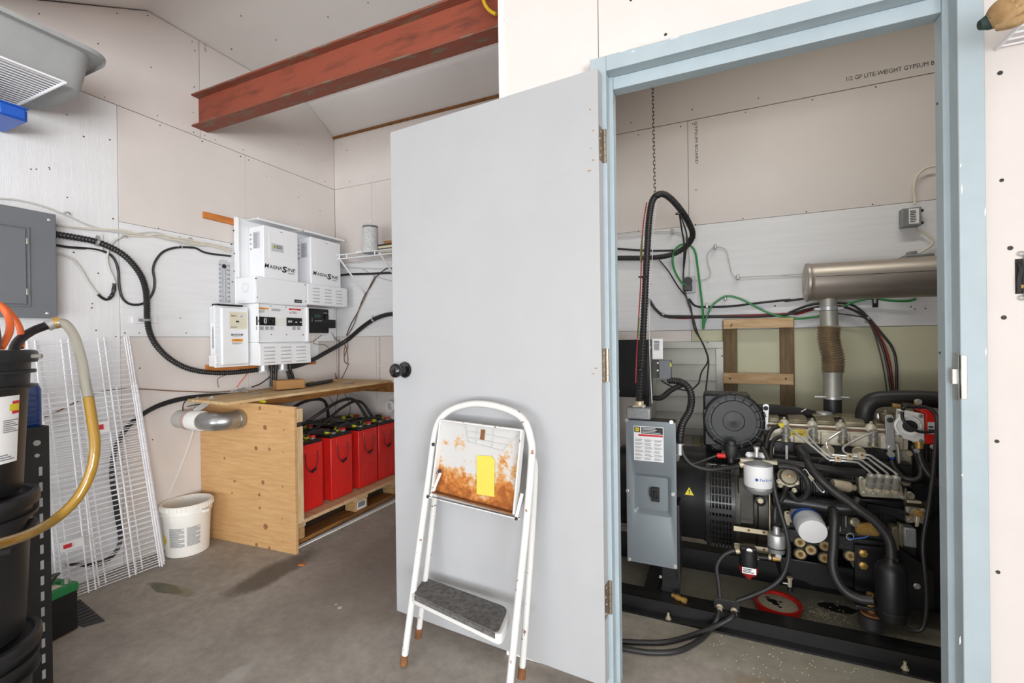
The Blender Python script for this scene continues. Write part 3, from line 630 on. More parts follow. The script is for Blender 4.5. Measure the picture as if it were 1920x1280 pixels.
for x0, x1 in ((650, 690), (700, 755), (770, 822), (832, 884), (1118, 1168), (1180, 1225)):
    k = face_block('breaker_label', x0, 385, x1, 436, .0006, 'label_grey', bev=0); A = bp_(*zz2(x0+3, 434)); lines(A, RY, UZ, (x1-x0)*.00042, .020, 4, k)
dots([bp_(*zz2(*q)) for q in ((840, 130), (1036, 143), (1252, 157), (848, 492), (1043, 495), (1258, 497))], dpn, NX, .004)
dots([inv_p(*q, .2) for q in ((480, 522), (482, 557), (572, 534), (573, 565))], dpn, NX, .004)
A = inv_p(552, 566, .2003); k = sticker('nameplate', A-UZ*.004, RY, UZ, .062, .022, 'ink', dpn, t=.002); text('MAGNUM', A+RY*.006+UZ*.002+NX*.0025, RY, UZ, .009, 'label_grey', k, 'lettering', width=.05)
lc = G().prism([(XL+.03, 2.008, 1.025), (XL+.195, 2.008, 1.025), (XL+.195, 2.008, 1.165), (XL+.172, 2.008, 1.176), (XL+.03, 2.008, 1.176)], (0, .407, 0)).put('lower_cover', 'white_metal', dpn, bevel=.004)
louvre_grid(XL+.195, (2.078, 2.205, 2.328), [1.146-.0245*i for i in range(5)], .092, lc)
# charge controller
cx_ = XL+.118; cy0, cy1 = 1.79, 1.99
ccn = thing('charge_controller', (XL+.06, 1.9, 1.028), 'white finned charge controller with cream display panel', 'charge controller')
G().bb(XL+.03, cx_-.03, cy0+.008, cy1, 1.028, 1.40).put('body', 'white_metal', ccn, bevel=.003)
G().bb(cx_-.03, cx_-.022, cy0-.008, cy1+.012, 1.024, 1.405).put('cover_flange', 'white_metal', ccn, bevel=.002)
G().bb(cx_-.022, cx_, cy0+.022, cy1+.002, 1.036, 1.395).put('front_cover', 'white_metal', ccn, bevel=.012, seg=4)
fin = G().bb(XL+.045, cx_-.034, cy0-.004, cy0+.008, 1.30, 1.3035).put('fin', 'white_metal', ccn)
for i in range(1, 14): share(fin, ccn, (0, 0, .0068*i), 'fin')
fr = G().bb(cx_-.022, cx_-.012, cy0-.004, cy0+.018, 1.045, 1.049).put('cover_rib', 'white_metal', ccn)
for i in range(1, 26): share(fr, ccn, (0, 0, .0133*i), 'cover_rib')
sdl = sticker('side_label', (XL+.05, cy0+.0075, 1.14), RX, UZ, .035, .14, 'label_grey', ccn); lines((XL+.053, cy0+.007, 1.145), RX, UZ, .03, .12, 12, sdl)
G().bb(XL+.032, cx_-.02, cy0-.004, cy0+.01, 1.03, 1.10).put('wiring_box', 'white_metal', ccn, bevel=.003)
G().bb(XL+.06, cx_-.008, cy0+.0, cy1-.03, 1.405, 1.416).put('vent_cap', 'black_plastic', ccn, bevel=.003)
cpf = lambda x, y: inv_p(*zz2(x, y), cx_-XL+.0005)
A = cpf(312, 418); B = cpf(530, 210); dsp = sticker('display_panel', A, RY, UZ, B.y-A.y, B.z-A.z, 'label_cream', ccn)
k = cpf(330, 262); text('Power 3', k+NX*.001, RY, UZ, .013, 'ink', dsp, 'lettering', width=.036, shear=.2, bold=.02)
k = cpf(440, 278); st = sticker('serial_sticker', k, RY, UZ, .032, .02, 'label_white', dsp, off=.0006); lines(k+RY*.002+UZ*.002, RY, UZ, .026, .016, 4, st, off=.0015)
k = cpf(392, 338); sticker('lcd', k, RY, UZ, .021, .011, 'lcd', dsp, off=.0006)
for i in range(5): k = cpf(345+i*38, 366); G().cyl(k, k+NX*.002, .0025, n=8).put('indicator', 'label_grey', dsp)
lines(cpf(325, 412)+UZ*.002, RY, UZ, .06, .010, 2, dsp, 'ink_grey')
A = cpf(330, 508); text('MAGNUM', A+NX*.0012, RY, UZ, .013, 'ink', ccn, 'lettering', width=.078, shear=.2, bold=.02)
A = cpf(350, 526); text('ENERGY', A+NX*.0012, RY, UZ, .005, 'ink_grey', ccn, 'lettering', width=.06)
A = cpf(340, 585); k = sticker('warning_label', A, RY, UZ, .074, .017, 'orange_label', ccn); text('WARNING', A+RY*.017+UZ*.005+NX*.001, RY, UZ, .008, 'ink', k, 'lettering', width=.04)
A = cpf(340, 622); k = sticker('warning_label', A, RY, UZ, .074, .0155, 'label_white', ccn); lines(A+RY*.003+UZ*.001, RY, UZ, .066, .013, 3, k)
# remote display
rd = thing('remote_display', (XL+.06, 2.56, 1.235), 'black remote control display with green screen beside the breakers', 'display')
rx = XL+.085
G().bb(XL+.03, rx-.03, 2.462, 2.70, 1.228, 1.436).put('wall_box', 'white_plastic', rd, bevel=.004)
bz = G().bb(rx-.03, rx, 2.468, 2.695, 1.243, 1.43).put('bezel', 'black_satin', rd, bevel=.008, seg=3)
rp = lambda x, y: inv_p(*zz2(x, y), rx-XL+.0005)
A = rp(1402, 275); sticker('screen', A, RY, UZ, .058, .024, 'lcd', bz)
A = rp(1550, 268); G().cyl(A, A+NX*.012, .017, n=20).put('dial', 'black_plastic', bz)
for i in range(5): A = rp(1412+i*20, 318); G().cyl(A, A+NX*.003, .0035, n=8).put('button', 'label_grey', bz)
for yy in (290, 318): A = rp(1372, yy); G().cyl(A, A+NX*.002, .003, n=8).put('led', 'label_white', bz)
A = rp(1522, 222); text('MAGNUM', A+NX*.0006, RY, UZ, .008, 'label_white', bz, 'lettering', width=.034)
rt = thing('small_black_module', (XL+.05, 2.75, 1.28), 'small black network module right of the remote display', 'module')
G().bb(XL+.029, XL+.06, 2.722, 2.79, 1.285, 1.352).put('case', 'black_plastic', rt, bevel=.003)
for i in range(4): G().bb(XL+.0595, XL+.063, 2.727, 2.786, 1.293+i*.015, 1.300+i*.015).put('rib', 'black_plastic', rt, bevel=.001)
wbk = G().bb(XL+.001, XL+.02, 2.40, 2.62, 1.036, 1.21).put('backing_board', 'white_ply'); tag(wbk, 'white backing board on the wall below the remote display', 'board')
th = thing('thermometer', (XL+.01, 1.92, 1.44), 'white wall thermometer with printed scale above the charge controller', 'thermometer')
A = PX(411, 566, XL+.012); B = PX(430, 489, XL+.012); G().prism([(XL+.002, A.y, A.z), (XL+.002, B.y, A.z), (XL+.002, B.y, B.z-.015), (XL+.002, (A.y*.25+B.y*.75), B.z), (XL+.002, (A.y*.75+B.y*.25), B.z), (XL+.002, A.y, B.z-.015)], (.010, 0, 0)).put('plate', 'label_grey', th, bevel=.002)
my = (A.y+B.y)/2; G().cyl((XL+.015, my, A.z), (XL+.015, my, B.z-.06), .0025, n=8).put('glass_tube', 'chrome', th)
G().cyl((XL+.012, my, B.z-.04), (XL+.014, my, B.z-.04), .014, n=18).put('emblem', 'ink', th)
for i in range(9):
    z = A.z+.01+i*.0285; n_ = abs(i*10-40); text(str(n_), (XL+.0125, my-.036, z-.005), RY, UZ, .011, 'ink', th, 'scale_number', width=.016); text(str(abs(i*20-60)), (XL+.0125, my+.018, z-.005), RY, UZ, .011, 'ink', th, 'scale_number', width=.018)
lines((XL+.0122, my-.014, A.z+.005), RY, UZ, .008, .24, 26, th, 'ink', fill=.25, off=.0002); lines((XL+.0122, my+.006, A.z+.005), RY, UZ, .008, .24, 26, th, 'ink', fill=.25, off=.0002)
# cables out of the bottom of the distribution panel
for px_, nm in ((494, 'left'), (530, 'right')):
    A = inv_p(px_, 686, .12); tag(G().cyl((A.x, A.y, .985), (A.x, A.y, 1.024), .03, n=16).cyl((A.x, A.y, .975), (A.x, A.y, .986), .034, n=8).put('conduit_fitting', 'galv'), 'galvanised conduit fitting under the louvred cover, '+('nearer the charge controller' if nm == 'left' else 'nearer the remote display'), 'fitting')
for i, (a1, a2, lb) in enumerate((((509, 692), (509, 726), 'thick black cable, leftmost of four dropping onto the battery box'), ((517, 692), (517, 724), 'thick black cable, second of four dropping onto the battery box'), ((538, 692), (545, 716), 'thick black cable, third of four dropping onto the battery box'), ((544, 692), (552, 714), 'thick black cable, rightmost of four dropping onto the battery box'))):
    A = PX(*a1, XL+.10); B = PX(*a2, XL+.10); cable('battery_cable', [A+UZ*.05, A, (A+B)/2, V((B.x, B.y, .872))], .0105, 'black_rubber', lb, n=10)
rc = [PX(537, 689, XL+.09), PX(559, 685, XL+.075), PX(585, 675, XL+.06), PX(607, 663, XL+.05)]+BW([(649, 638.5), (677.5, 614.6), (700, 599), (720, 591), (740, 588), (775, 588)], .024)
rcd = thing('black_conduit', rc[-1], 'thick smooth black conduit rising from inverters along the back wall', 'conduit')
G().tube(rc, .0165, 12, per=10).put('tube', 'black_conduit', rcd); clamp(BW([(700, 599)], .024)[0], (1, 0, .6), .0165, (0, -1, 0), rcd)
cable('thin_wire', LW(z2([(410, 1170), (350, 1200), (255, 1235), (240, 1260), (248, 1300)]), .02), .002, 'rust_wire', 'thin red-brown wire hanging below the charge controller', n=5)
cable('orange_wire', LW(z2([(440, 1205), (420, 1235), (390, 1270), (370, 1300)]), .02), .0028, 'orange_hose', 'orange wire hanging below the charge controller', n=5)
cable('black_wire', LW(z2([(620, 1195), (590, 1230), (530, 1275), (470, 1300)]), .02), .004, 'black_rubber', 'black wire running down left beside the dropping battery cables', n=6)
# wires on the back wall under the right shelf
cable('black_cable', BW(z2([(1040, 556), (1120, 548), (1250, 545), (1330, 540), (1430, 537)]), .014), .009, 'black_rubber', 'black cable along the back wall below the small wire shelf')
for i, pts in enumerate(([(1050, 480), (1120, 500), (1200, 510), (1290, 560), (1420, 600)], [(1055, 470), (1180, 470), (1300, 455), (1420, 450)], [(1050, 500), (1200, 508), (1430, 515)])):
    cable('wall_cable', BW(z2(pts), .008+.002*i), .004, 'grey_cable', ['pale cable sagging below the small wire shelf', 'pale cable close under the small wire shelf', 'straight pale cable just above the black one on the back wall'][i], n=6)
wh = thing('wire_bundle', BW(z2([(1170, 800)]), .02)[0], 'thin dark wires hanging diagonally from the small shelf', 'wires')
for i, (pts, m_) in enumerate((([(1300, 560), (1260, 630), (1215, 700), (1175, 800), (1130, 880), (1100, 955)], 'black_rubber'), ([(1290, 560), (1245, 650), (1220, 710), (1180, 790), (1150, 880), (1105, 960)], 'rust_wire'), ([(1300, 562), (1350, 520), (1380, 505), (1430, 512)], 'black_rubber'))):
    G().tube(BW(z2(pts), .014+.003*i), .0035, 6).put('wire', m_, wh)
wl2 = thing('wire_loop', BW(z2([(1095, 1100)]), .02)[0], 'coiled dark red wires hanging on the wall by the black conduit', 'wires')
for i, pts in enumerate(([(1090, 985), (1110, 1030), (1085, 1100), (1095, 1140), (1110, 1120), (1100, 1040), (1085, 1010)], [(1095, 1020), (1085, 1060), (1088, 1130), (1108, 1145), (1112, 1150), (1070, 1240), (1050, 1262)], [(1052, 980), (1050, 1100), (1050, 1262)], [(930, 950), (975, 1040), (1000, 1130), (1030, 1240), (1035, 1262)], [(960, 950), (1000, 1060), (1015, 1160), (1040, 1262)])):
    G().tube(BW(z2(pts), .012+.002*i), .003, 6).put('wire', ['rust_wire', 'rust_wire', 'rust_wire', 'rust_wire', 'black_rubber'][i], wl2)
yw = thing('loose_wires', (XL+.05, 2.5, 1.18), 'loose thin wires below the remote display, one yellow', 'wires')
for m_, pts in (('yellow_cord', [(905, 945), (885, 985), (850, 1005)]), ('black_rubber', [(940, 948), (880, 1005), (960, 1020), (990, 1055)]), ('black_rubber', [(1000, 935), (1030, 980), (1085, 1015)])):
    G().tube([PX(*q, XL+.045) for q in z2(pts)], .0022, 5).put('wire', m_, yw)
# ================================================================= small wire shelf on the back wall
z_s = 1.822; xs0, xs1 = -2.555, -1.75; yf = 2.556
sh = thing('wire_shelf', (-2.15, 2.7, z_s), 'small white wire shelf on the back wall beside the inverters', 'shelf')
w0 = None; n_w = 32
for i in range(n_w):
    x = xs0+.004+i*(xs1-xs0)/n_w
    if w0 is None: w0 = G().cyl((x, yf, z_s), (x, YB-.004, z_s), .0018, n=5).put('wire', 'white_wire', sh)
    else: share(w0, sh, (i*(xs1-xs0)/n_w, 0, 0), 'wire')
for y, z in ((yf, z_s-.003), (yf, z_s-.034), (YB-.006, z_s-.004), (2.70, z_s-.004)): G().cyl((xs0-.01, y, z), (xs1, y, z), .0034, n=8).put('long_rod', 'white_wire', sh)
for x in (-2.53, -2.46, -2.2, -1.95): G().cyl((x, yf, z_s-.003), (x, yf, z_s-.034), .004, n=8).put('lip_post', 'white_wire', sh)
for x in (-2.545, -2.16): G().beam((x, yf+.005, z_s-.02), (x-.01, YB-.004, z_s-.27), .011, .011).put('bracket', 'white_wire', sh, bevel=.003)
fl_ = thing('air_filter', PZ(681, 471, z_s+.002), 'white perforated cylindrical filter with black rim in clear plastic bag', 'filter')
fc_ = ORG[fl_.name]; fx = fc_+V((-.006, .085, 0)); R_ = .054
G().cyl(fx+UZ*.003, fx+UZ*.185, R_, n=28).put('element', 'paper_filter', fl_); G().cyl(fx+UZ*.185, fx+UZ*.198, R_+.001, n=28).cyl(fx, fx+UZ*.004, R_+.001, n=28).put('end_cap', 'gunmetal', fl_)
g = G(); rs = []
for i, (z, k_) in enumerate(((0.001, 1.12), (.03, 1.2), (.08, 1.12), (.14, 1.2), (.19, 1.14), (.205, 1.06), (.225, .55), (.24, .62))):
    rs.append([fx+V((math.cos(2*math.pi*j/24)*R_*k_*(1+.06*random.uniform(-1, 1)), math.sin(2*math.pi*j/24)*R_*k_*(1+.06*random.uniform(-1, 1)), z)) for j in range(24)])
g.rings(rs, (False, False)); g.put('plastic_bag', 'bag', fl_)
def shelf_box(name, px_, py, w_, d_, h, m_, label, cat, dy=.05):
    q = PZ(px_, py, z_s+.002); return tag(G().bb(q.x-w_/2, q.x+w_/2, q.y+.01, q.y+.01+d_, z_s+.002, z_s+.002+h).put(name, m_, None, bevel=.0015), label, cat)
shelf_box('small_box', 671, 475, .05, .04, .022, 'label_white', 'low white carton in front of the bagged filter', 'box')
shelf_box('small_box', 688, 474, .042, .05, .05, 'label_white', 'taller white carton beside the bagged filter', 'box')
q = PZ(722, 472, z_s+.002)
for i in range(2):
    pk = thing('foam_filter_pad', (q.x+.02, q.y+.085, z_s+.002+i*.031), 'cream foam filter pad with dark top, '+('lower of two on the small shelf' if i == 0 else 'upper of two on the small shelf'), 'filter pad', 'foam pads on the small shelf')
    G().bb(q.x-.075, q.x+.12, q.y+.01, q.y+.16, z_s+.002+i*.031, z_s+.022+i*.031).put('foam', 'foam', pk, bevel=.004); G().bb(q.x-.077, q.x+.122, q.y+.008, q.y+.162, z_s+.0222+i*.031, z_s+.0325+i*.031).put('dark_edge', 'black_plastic', pk, bevel=.003)
tag(G().bb(q.x-.07, q.x+.07, q.y+.07, q.y+.16, z_s+.066, z_s+.10).put('cardboard_box', 'cardboard', None, bevel=.001), 'small flat brown cardboard box on the foam pads', 'box')
# ================================================================= battery box
PA = V((-2.118, 1.790, 0)); PB = V((-2.868, 1.747, 0)); pu = (PA-PB).normalized(); pn = V((pu.y, -pu.x, 0))   # panel front normal points to -Y
bb = thing('battery_box', (-2.5, 2.3, 0), 'open plywood battery box with sloping lid against the left wall', 'battery box')
T_ = .018
sp_ = G().prism([PB, PA, PA-pn*T_, PB-pn*T_], (0, 0, .81)).prism([PB+UZ*.8095, PA+UZ*.8095, PA+UZ*.815, PB+UZ*.838], -pn*T_).put('side_panel', 'plywood', bb, bevel=.001)
def onp(px, py): return hp(px, py, PA, pn)
for px_, py, r_ in ((497, 801, 7), (480, 840, 6), (505, 842, 5), (421, 859, 4), (368, 822, 5), (371, 868, 4), (440, 902, 4), (493, 904, 6), (486, 927, 5), (487, 952, 4), (498, 987, 8), (481, 1021, 5), (505, 1027, 5), (369, 853, 3), (435, 924, 3), (487, 765, 5)):
    q = onp(px_, py); r2 = r_*.0021
    G().lathe([(r2, -.001), (r2, .0004), (r2*.5, .0007)], q, pn, 12).put('knot', 'knot', sp_)
dots([onp(*q) for q in ((532, 806), (531, 848), (530, 912), (529, 972), (525, 771), (531, 1016), (488, 762), (452, 757), (423, 755))], bb, pn, .003)
for z_0, z_1 in ((0.16, .700), (.725, .80)): G().bb(-2.163, -2.121, 1.812, 1.850, z_0, z_1).put('front_stud', 'lumber_z', bb, bevel=.002)
G().bb(-2.168, -2.126, 1.813, 1.845, .70, .725).put('stud_notch', 'gap', bb)
# lid
L0 = [V((-2.862, 1.668, .846)), V((-2.44, 1.628, .848)), V((-2.305, YB-.006, .868)), V((-2.862, YB-.006, .868))]
lid = G().prism(L0, (0, 0, -.016)).put('lid', 'plywood_top', bb, bevel=.001); 
e0, e1 = L0[1]+V((.012, .14, -.036)), L0[2]+V((-.01, 0, -.034)); G().beam(e0+V((-.035, .03, 0)), e1+V((-.035, -.03, 0)), .038, .036).put('lid_rail', 'lumber_dark', bb, bevel=.002)
G().bb(-2.86, -2.1, YB-.045, YB-.004, .78, .85).put('wall_cleat', 'lumber_dark', bb, bevel=.002)
def onlid(px, py): 
    n = (L0[1]-L0[0]).cross(L0[3]-L0[0]); return hp(px, py, L0[0], n)
tag(G().beam(onlid(460, 741)+UZ*.004, onlid(490, 736)+UZ*.004, .012, .006).put('chisel', 'steel', None, bevel=.001), 'flat steel chisel lying on the lid left of the cardboard box', 'tool')
tag(G().beam(onlid(642, 719)+UZ*.004, onlid(664, 717)+UZ*.004, .014, .006).put('steel_rule', 'steel', None, bevel=.001), 'short steel rule lying on the lid near the door', 'tool')
ce2 = thing('cut_cable', onlid(600, 722), 'short cut black cable with copper end on the lid right of the cardboard box', 'cable')
G().cyl(onlid(576, 726)+UZ*.017, onlid(622, 718)+UZ*.017, .014, n=12).put('cable_jacket', 'black_rubber', ce2); G().cyl(onlid(622, 718)+UZ*.017, onlid(634, 717)+UZ*.017, .008, n=10).put('copper_end', 'brass', ce2)
for i in range(3): tag(G().tube([onlid(437+i*5, 737)+UZ*.008, onlid(445+i*6, 733)+UZ*.022, onlid(456+i*4, 737)+UZ*.008], .003, 6).put('crimp_lug', 'galv'), ['left', 'middle', 'right'][i]+' one of three shiny crimp lugs heaped on the lid', 'lug', 'crimp lugs on the lid')
tag(G().tube([onlid(570, 721)+UZ*.006, onlid(583, 718)+UZ*.012, onlid(592, 719)+UZ*.006, onlid(578, 722)+UZ*.006], .004, 6).put('strap', 'yellow_cord'), 'bit of yellow strap behind the cardboard box', 'strap')
for i, pts in enumerate(([(380, 741), (400, 738), (430, 738)], [(372, 745), (390, 740), (420, 739)])): tag(G().tube([onlid(*q)+UZ*.004 for q in pts], .002, 5).put('wire_offcut', 'black_rubber'), ['farther', 'nearer'][i]+' of two black wire offcuts on the lid corner over the duct', 'wire', 'wire offcuts on the lid')
scr = thing('screwdriver', onlid(500, 748)-UZ*.03, 'screwdriver with clear amber handle tucked under the lid edge', 'tool')
A = hp(485, 748, (0, 1.83, 0), NYm)-UZ*.003; B = hp(506, 750, (0, 1.835, 0), NYm)-UZ*.003; A.z = B.z = .826; G().lathe([(.006, 0), (.009, .01), (.009, .05), (.005, .055)], A, B-A, 12).put('handle', 'yellow_cap', scr); G().cyl(A, A-(B-A).normalized()*.07, .003, n=8).put('shaft', 'steel', scr)
A, B = onlid(519, 733), onlid(571, 728); r = (B-A); r.z = 0; L = r.length; r.normalize(); n = V((r.y, -r.x, 0)); cbx = A+r*L/2-n*.05
cbn = thing('cardboard_box', V((cbx.x, cbx.y, .862)), 'small brown cardboard box standing on the battery box lid', 'box'); zc = .8605
G().ob(V((cbx.x, cbx.y, zc+.031)), r, n, UZ, (L, .10, .058)).put('body', 'cardboard', cbn, bevel=.0015)
G().ob(V((cbx.x, cbx.y, zc+.0605)), r, n, UZ, (L*.99, .099, .001)).put('flap', 'cardboard', cbn)
# pallet
pa = thing('pallet', (-2.5, 2.32, 0), 'low wooden pallet carrying the red batteries', 'pallet')
for x0, x1 in ((-2.285, -2.192), (-2.40, -2.30), (-2.52, -2.415), (-2.64, -2.535), (-2.76, -2.655), (-2.86, -2.775)): G().bb(x0, x1, 1.812, 2.84, .118, .139).put('deck_board', 'lumber', pa, bevel=.002)
for y0, y1 in ((1.812, 1.93), (2.335, 2.455), (2.72, 2.84)):
    G().bb(-2.85, -2.20, y0, y1, .096, .117).put('stringer_board', 'lumber', pa, bevel=.002)
    for x0 in (-2.30, -2.56, -2.84): G().bb(x0, x0+.095, y0+.006, y1-.004, .028, .0955).put('block', 'particle', pa, bevel=.003)
for x0 in (-2.31, -2.57, -2.85): G().bb(x0, x0+.11, 1.812, 2.84, .006, .0275).put('bottom_board', 'lumber_dark', pa, bevel=.002)
tgs = sticker('pallet_tag', (-2.2045, 2.352, .038), RY, UZ, .085, .052, 'label_white', pa); lines((-2.2045, 2.36, .05), RY, UZ, .068, .036, 1, tgs, 'ink_grey', fill=.95, rag=.05)
tag(G().prism([(-2.196, 1.795, 0), (-2.17, 1.795, 0), (-2.125, 2.85, 0), (-2.152, 2.85, 0)], (0, 0, .006)).put('edge_strip', 'label_white', None, bevel=.001), 'chipped white strip on the floor along the pallet', 'strip')
# batteries
def battery(y0):
    x1, x0, z_0, z_1 = -2.275, -2.56, .1405, .545; w_ = .19
    t = thing('battery', ((x0+x1)/2, y0+w_/2, z_0), '', 'battery', 'red batteries in the plywood box')
    G().bb(x0, x1, y0, y0+w_, z_0, z_1).put('case', 'red_plastic', t, bevel=.006)
    rb = G().bb(x1-.001, x1+.0022, y0+.014, y0+.017, z_0+.015, z_1-.09).put('rib', 'red_plastic', t)
    for i in range(1, 9): share(rb, t, (0, i*.0195, 0), 'rib')
    rs_ = G().bb(x1-.05, x1-.047, y0-.002, y0+.001, z_0+.015, z_1-.03).put('side_rib', 'red_plastic', t)
    for i in range(1, 4): share(rs_, t, (-i*.06, 0, 0), 'side_rib')
    G().bb(x1-.001, x1+.004, y0+.045, y0+.145, z_1-.075, z_1-.012).put('handle_block', 'red_plastic', t, bevel=.002)
    G().bb(x0+.004, x1-.004, y0+.004, y0+w_-.004, z_1, z_1+.018).put('top_cover', 'black_plastic', t, bevel=.004)
    G().tube([(x1+.006, y0+.05, z_1-.05), (x1+.008, y0+.052, z_1-.12), (x1+.010, y0+.075, z_1-.16), (x1+.010, y0+.10, z_1-.172), (x1+.010, y0+.125, z_1-.15), (x1+.008, y0+.14, z_1-.11), (x1+.006, y0+.142, z_1-.05)], .0026, 6).put('rope_handle', 'black_rubber', t)
    G().cyl((x1+.010, y0+.092, z_1-.172), (x1+.010, y0+.124, z_1-.156), .0075, n=10).put('rope_grip', 'black_plastic', t)
    for i in range(2):
        yy = y0+.055+.085*i
        G().lathe([(.018, 0), (.019, .012), (.015, .026), (.006, .028)], (x1-.09, yy, z_1+.018), UZ, 14).put('filler_cap', 'yellow_cap', t)
        p_ = G().bb(x1-.05, x1-.022, yy-.012, yy+.012, z_1+.018, z_1+.034).put('terminal', 'steel', t, bevel=.003); G().bb(x1-.052, x1-.02, yy-.014, yy+.014, z_1+.03, z_1+.044).put('terminal_cover', 'red_case' if i else 'black_plastic', p_, bevel=.003)
    return t
b0 = battery(1.944); bats = [b0]
for i in range(1, 4): c = copy_tree(b0); c.location.y += [0, .256, .508, .716][i]; bats.append(c)
for i in range(4): c = copy_tree(b0); c.location.x -= .305; c.location.y += [0, .256, .508, .716][i]; bats.append(c)
for b, l in zip(bats, ('first red battery of front row, next to the plywood panel', 'second red battery of front row, left of the pallet tag', 'third red battery of front row, above the pallet tag', 'last red battery of front row, half hidden by the door')): b['label'] = l
for b, l in zip(bats[4:], ('first', 'second', 'third', 'last')): b['label'] = 'rear-row red battery, directly behind the %s one of the front row' % l
zt = .58
for i, (pts, r_, lb) in enumerate((
    ([(-2.34, 2.0, zt), (-2.40, 2.05, zt+.05), (-2.5, 2.2, zt+.05), (-2.46, 2.4, zt+.04), (-2.36, 2.51, zt+.005)], .010, 'thick black battery lead lying low over first batteries'),
    ([(-2.62, 2.02, zt), (-2.58, 2.1, zt+.12), (-2.55, 2.25, zt+.19), (-2.56, 2.42, zt+.17), (-2.6, 2.5, zt+.02)], .011, 'thick black battery lead arched high, nearer the plywood panel'),
    ([(-2.60, 2.22, zt), (-2.52, 2.35, zt+.1), (-2.48, 2.5, zt+.165), (-2.46, 2.62, zt+.15), (-2.42, 2.70, zt+.01)], .011, 'thick black battery lead arched high, nearer the white pipe'),
    ([(-2.38, 2.1, zt+.01), (-2.44, 2.3, zt+.04), (-2.46, 2.5, zt+.12), (-2.45, 2.66, zt+.14), (-2.40, 2.75, zt+.0)], .010, 'glossy black lead slanting up across the battery tops'),
    ([(-2.72, 1.9, .815), (-2.70, 1.9, .72), (-2.66, 1.94, .64), (-2.55, 2.05, zt+.02), (-2.40, 2.1, zt)], .014, 'thick black cable entering the battery box behind its front stud'),
    ([(-2.30, 1.87, .70), (-2.29, 1.90, .64), (-2.295, 1.95, .60), (-2.31, 1.99, zt+.005)], .008, 'short lead with red end at the first battery'))):
    cable('battery_lead', pts, r_, 'black_rubber', lb, n=10)
for i, y in enumerate((1.99, 2.25, 2.49, 2.70)):
    tag(G().tube([(-2.33, y+.06, zt+.006), (-2.34, y+.12, zt+.024), (-2.335, y+.2, zt+.018), (-2.33, y+.25, zt+.006)] if y < 2.6 else [(-2.33, y+.04, zt+.006), (-2.35, y+.07, zt+.02), (-2.42, y+.10, zt+.012)], .009, 8).put('jumper_lead', 'black_rubber'), ['first', 'second', 'third', 'fourth'][i]+' short black jumper lead across the battery tops, counted from the plywood panel', 'cable')
tag(G().cyl((-2.288, 1.89, .652), (-2.291, 1.945, .607), .0095, n=10).put('red_lead_end', 'red_case'), 'red sleeve on the short lead at the first battery', 'sleeve')
for i, (a, b) in enumerate((((637, 728), (600, 775)), ((615, 740), (625, 778)), ((645, 735), (650, 785)))):
    A, B = PY(*a, 2.60), PY(*b, 2.60); A.z = min(A.z, .83); cable('sense_wire', [A, (A+B)/2+V((.02, .03, -.02)), B], .0022, 'black_rubber', ['thin wire slanting left under the lid over the batteries', 'thin wire hanging straight under the lid', 'thin wire hanging under the lid toward the white pipe'][i], n=5)
pv = thing('pvc_pipe', (-2.24, 2.78, .64), 'white plastic pipe stub with open end on the back wall', 'pipe'); q = PY(730, 762, 2.76)
g = G(); g.rings([g.ring((q.x, y, q.z), NYm, r_, 24) for r_, y in ((.034, YB-.002), (.034, 2.79), (.040, 2.785), (.040, 2.76), (.030, 2.76), (.030, 2.80))], (True, True)); g.put('pipe', 'pvc', pv)
for rr in (.026, .02): G().tube([V((q.x+rr*math.cos(t), 2.775, q.z+rr*math.sin(t))) for t in [2*math.pi*k/20 for k in range(21)]], .003, 6, raw=True).put('inner_ring', 'label_grey', pv)
# vent duct from wall into the box
A = PX(338, 785, XL+.003); E2 = onp(452, 790); dz = A.z
du = thing('vent_duct', (-2.7, 1.66, dz-.055), 'galvanised vent duct with taped white collar entering the battery box', 'duct')
yA = A.y; R_d = .052
G().lathe([(R_d, 0), (R_d, .09)], (XL+.002, yA, dz), NX, 24).put('wall_pipe', 'tape_grey', du)
G().lathe([(R_d+.003, 0), (R_d+.004, .01), (R_d+.004, .125), (R_d+.003, .13)], (XL+.085, yA, dz), NX, 24).put('white_collar', 'white_plastic', du)
st = G().lathe([(R_d+.0052, 0), (R_d+.0052, .034)], (XL+.088, yA, dz), NX, 24, (False, False)).put('tape', 'tape_grey', du); 
for i in range(2): G().lathe([(R_d+.0058, 0), (R_d+.0058, .003)], (XL+.098+i*.012, yA, dz), NX, 24, (False, False)).put('tape_stripe', 'red_label', st)
xe = E2.x; pts = [V((XL+.21, yA, dz)), V((xe-.075, yA, dz)), V((xe-.028, yA+.012, dz)), V((xe-.004, yA+.045, dz)), V((xe, 1.72, dz)), V((xe, 1.764, dz))]
G().tube(pts, lambda t: R_d*(.98+.02*(int(t*9) % 2)), 24, per=4).put('elbow', 'duct_metal', du, ang=50)
G().lathe([(R_d+.002, 0), (R_d+.004, .004), (R_d+.002, .008)], (xe, 1.732, dz), RY, 24).put('elbow_bead', 'duct_metal', du)
G().beam(V((XL+.14, yA, dz+.05)), V((XL+.17, yA+.09, dz+.12)), .004, .03).put('hanger_strap', 'galv', du)
cable('black_wire', [PX(353, 745, XL+.05), PX(344, 758, XL+.06), PX(346, 772, XL+.05), PX(372, 768, XL+.09), PX(383, 761, XL+.1), PX(372, 758, XL+.1), PX(350, 762, XL+.08)], .003, 'black_rubber', 'small loop of black wire above the vent duct', n=6)
cable('white_wire', [onlid(372, 745)+UZ*.004, PX(364, 750, XL+.05), PX(362, 770, XL+.02)]+LW([(362, 808), (345, 860), (318, 925)], .006), .0025, 'label_white', 'thin white cord hanging from the lid past the duct toward the bucket', n=6)
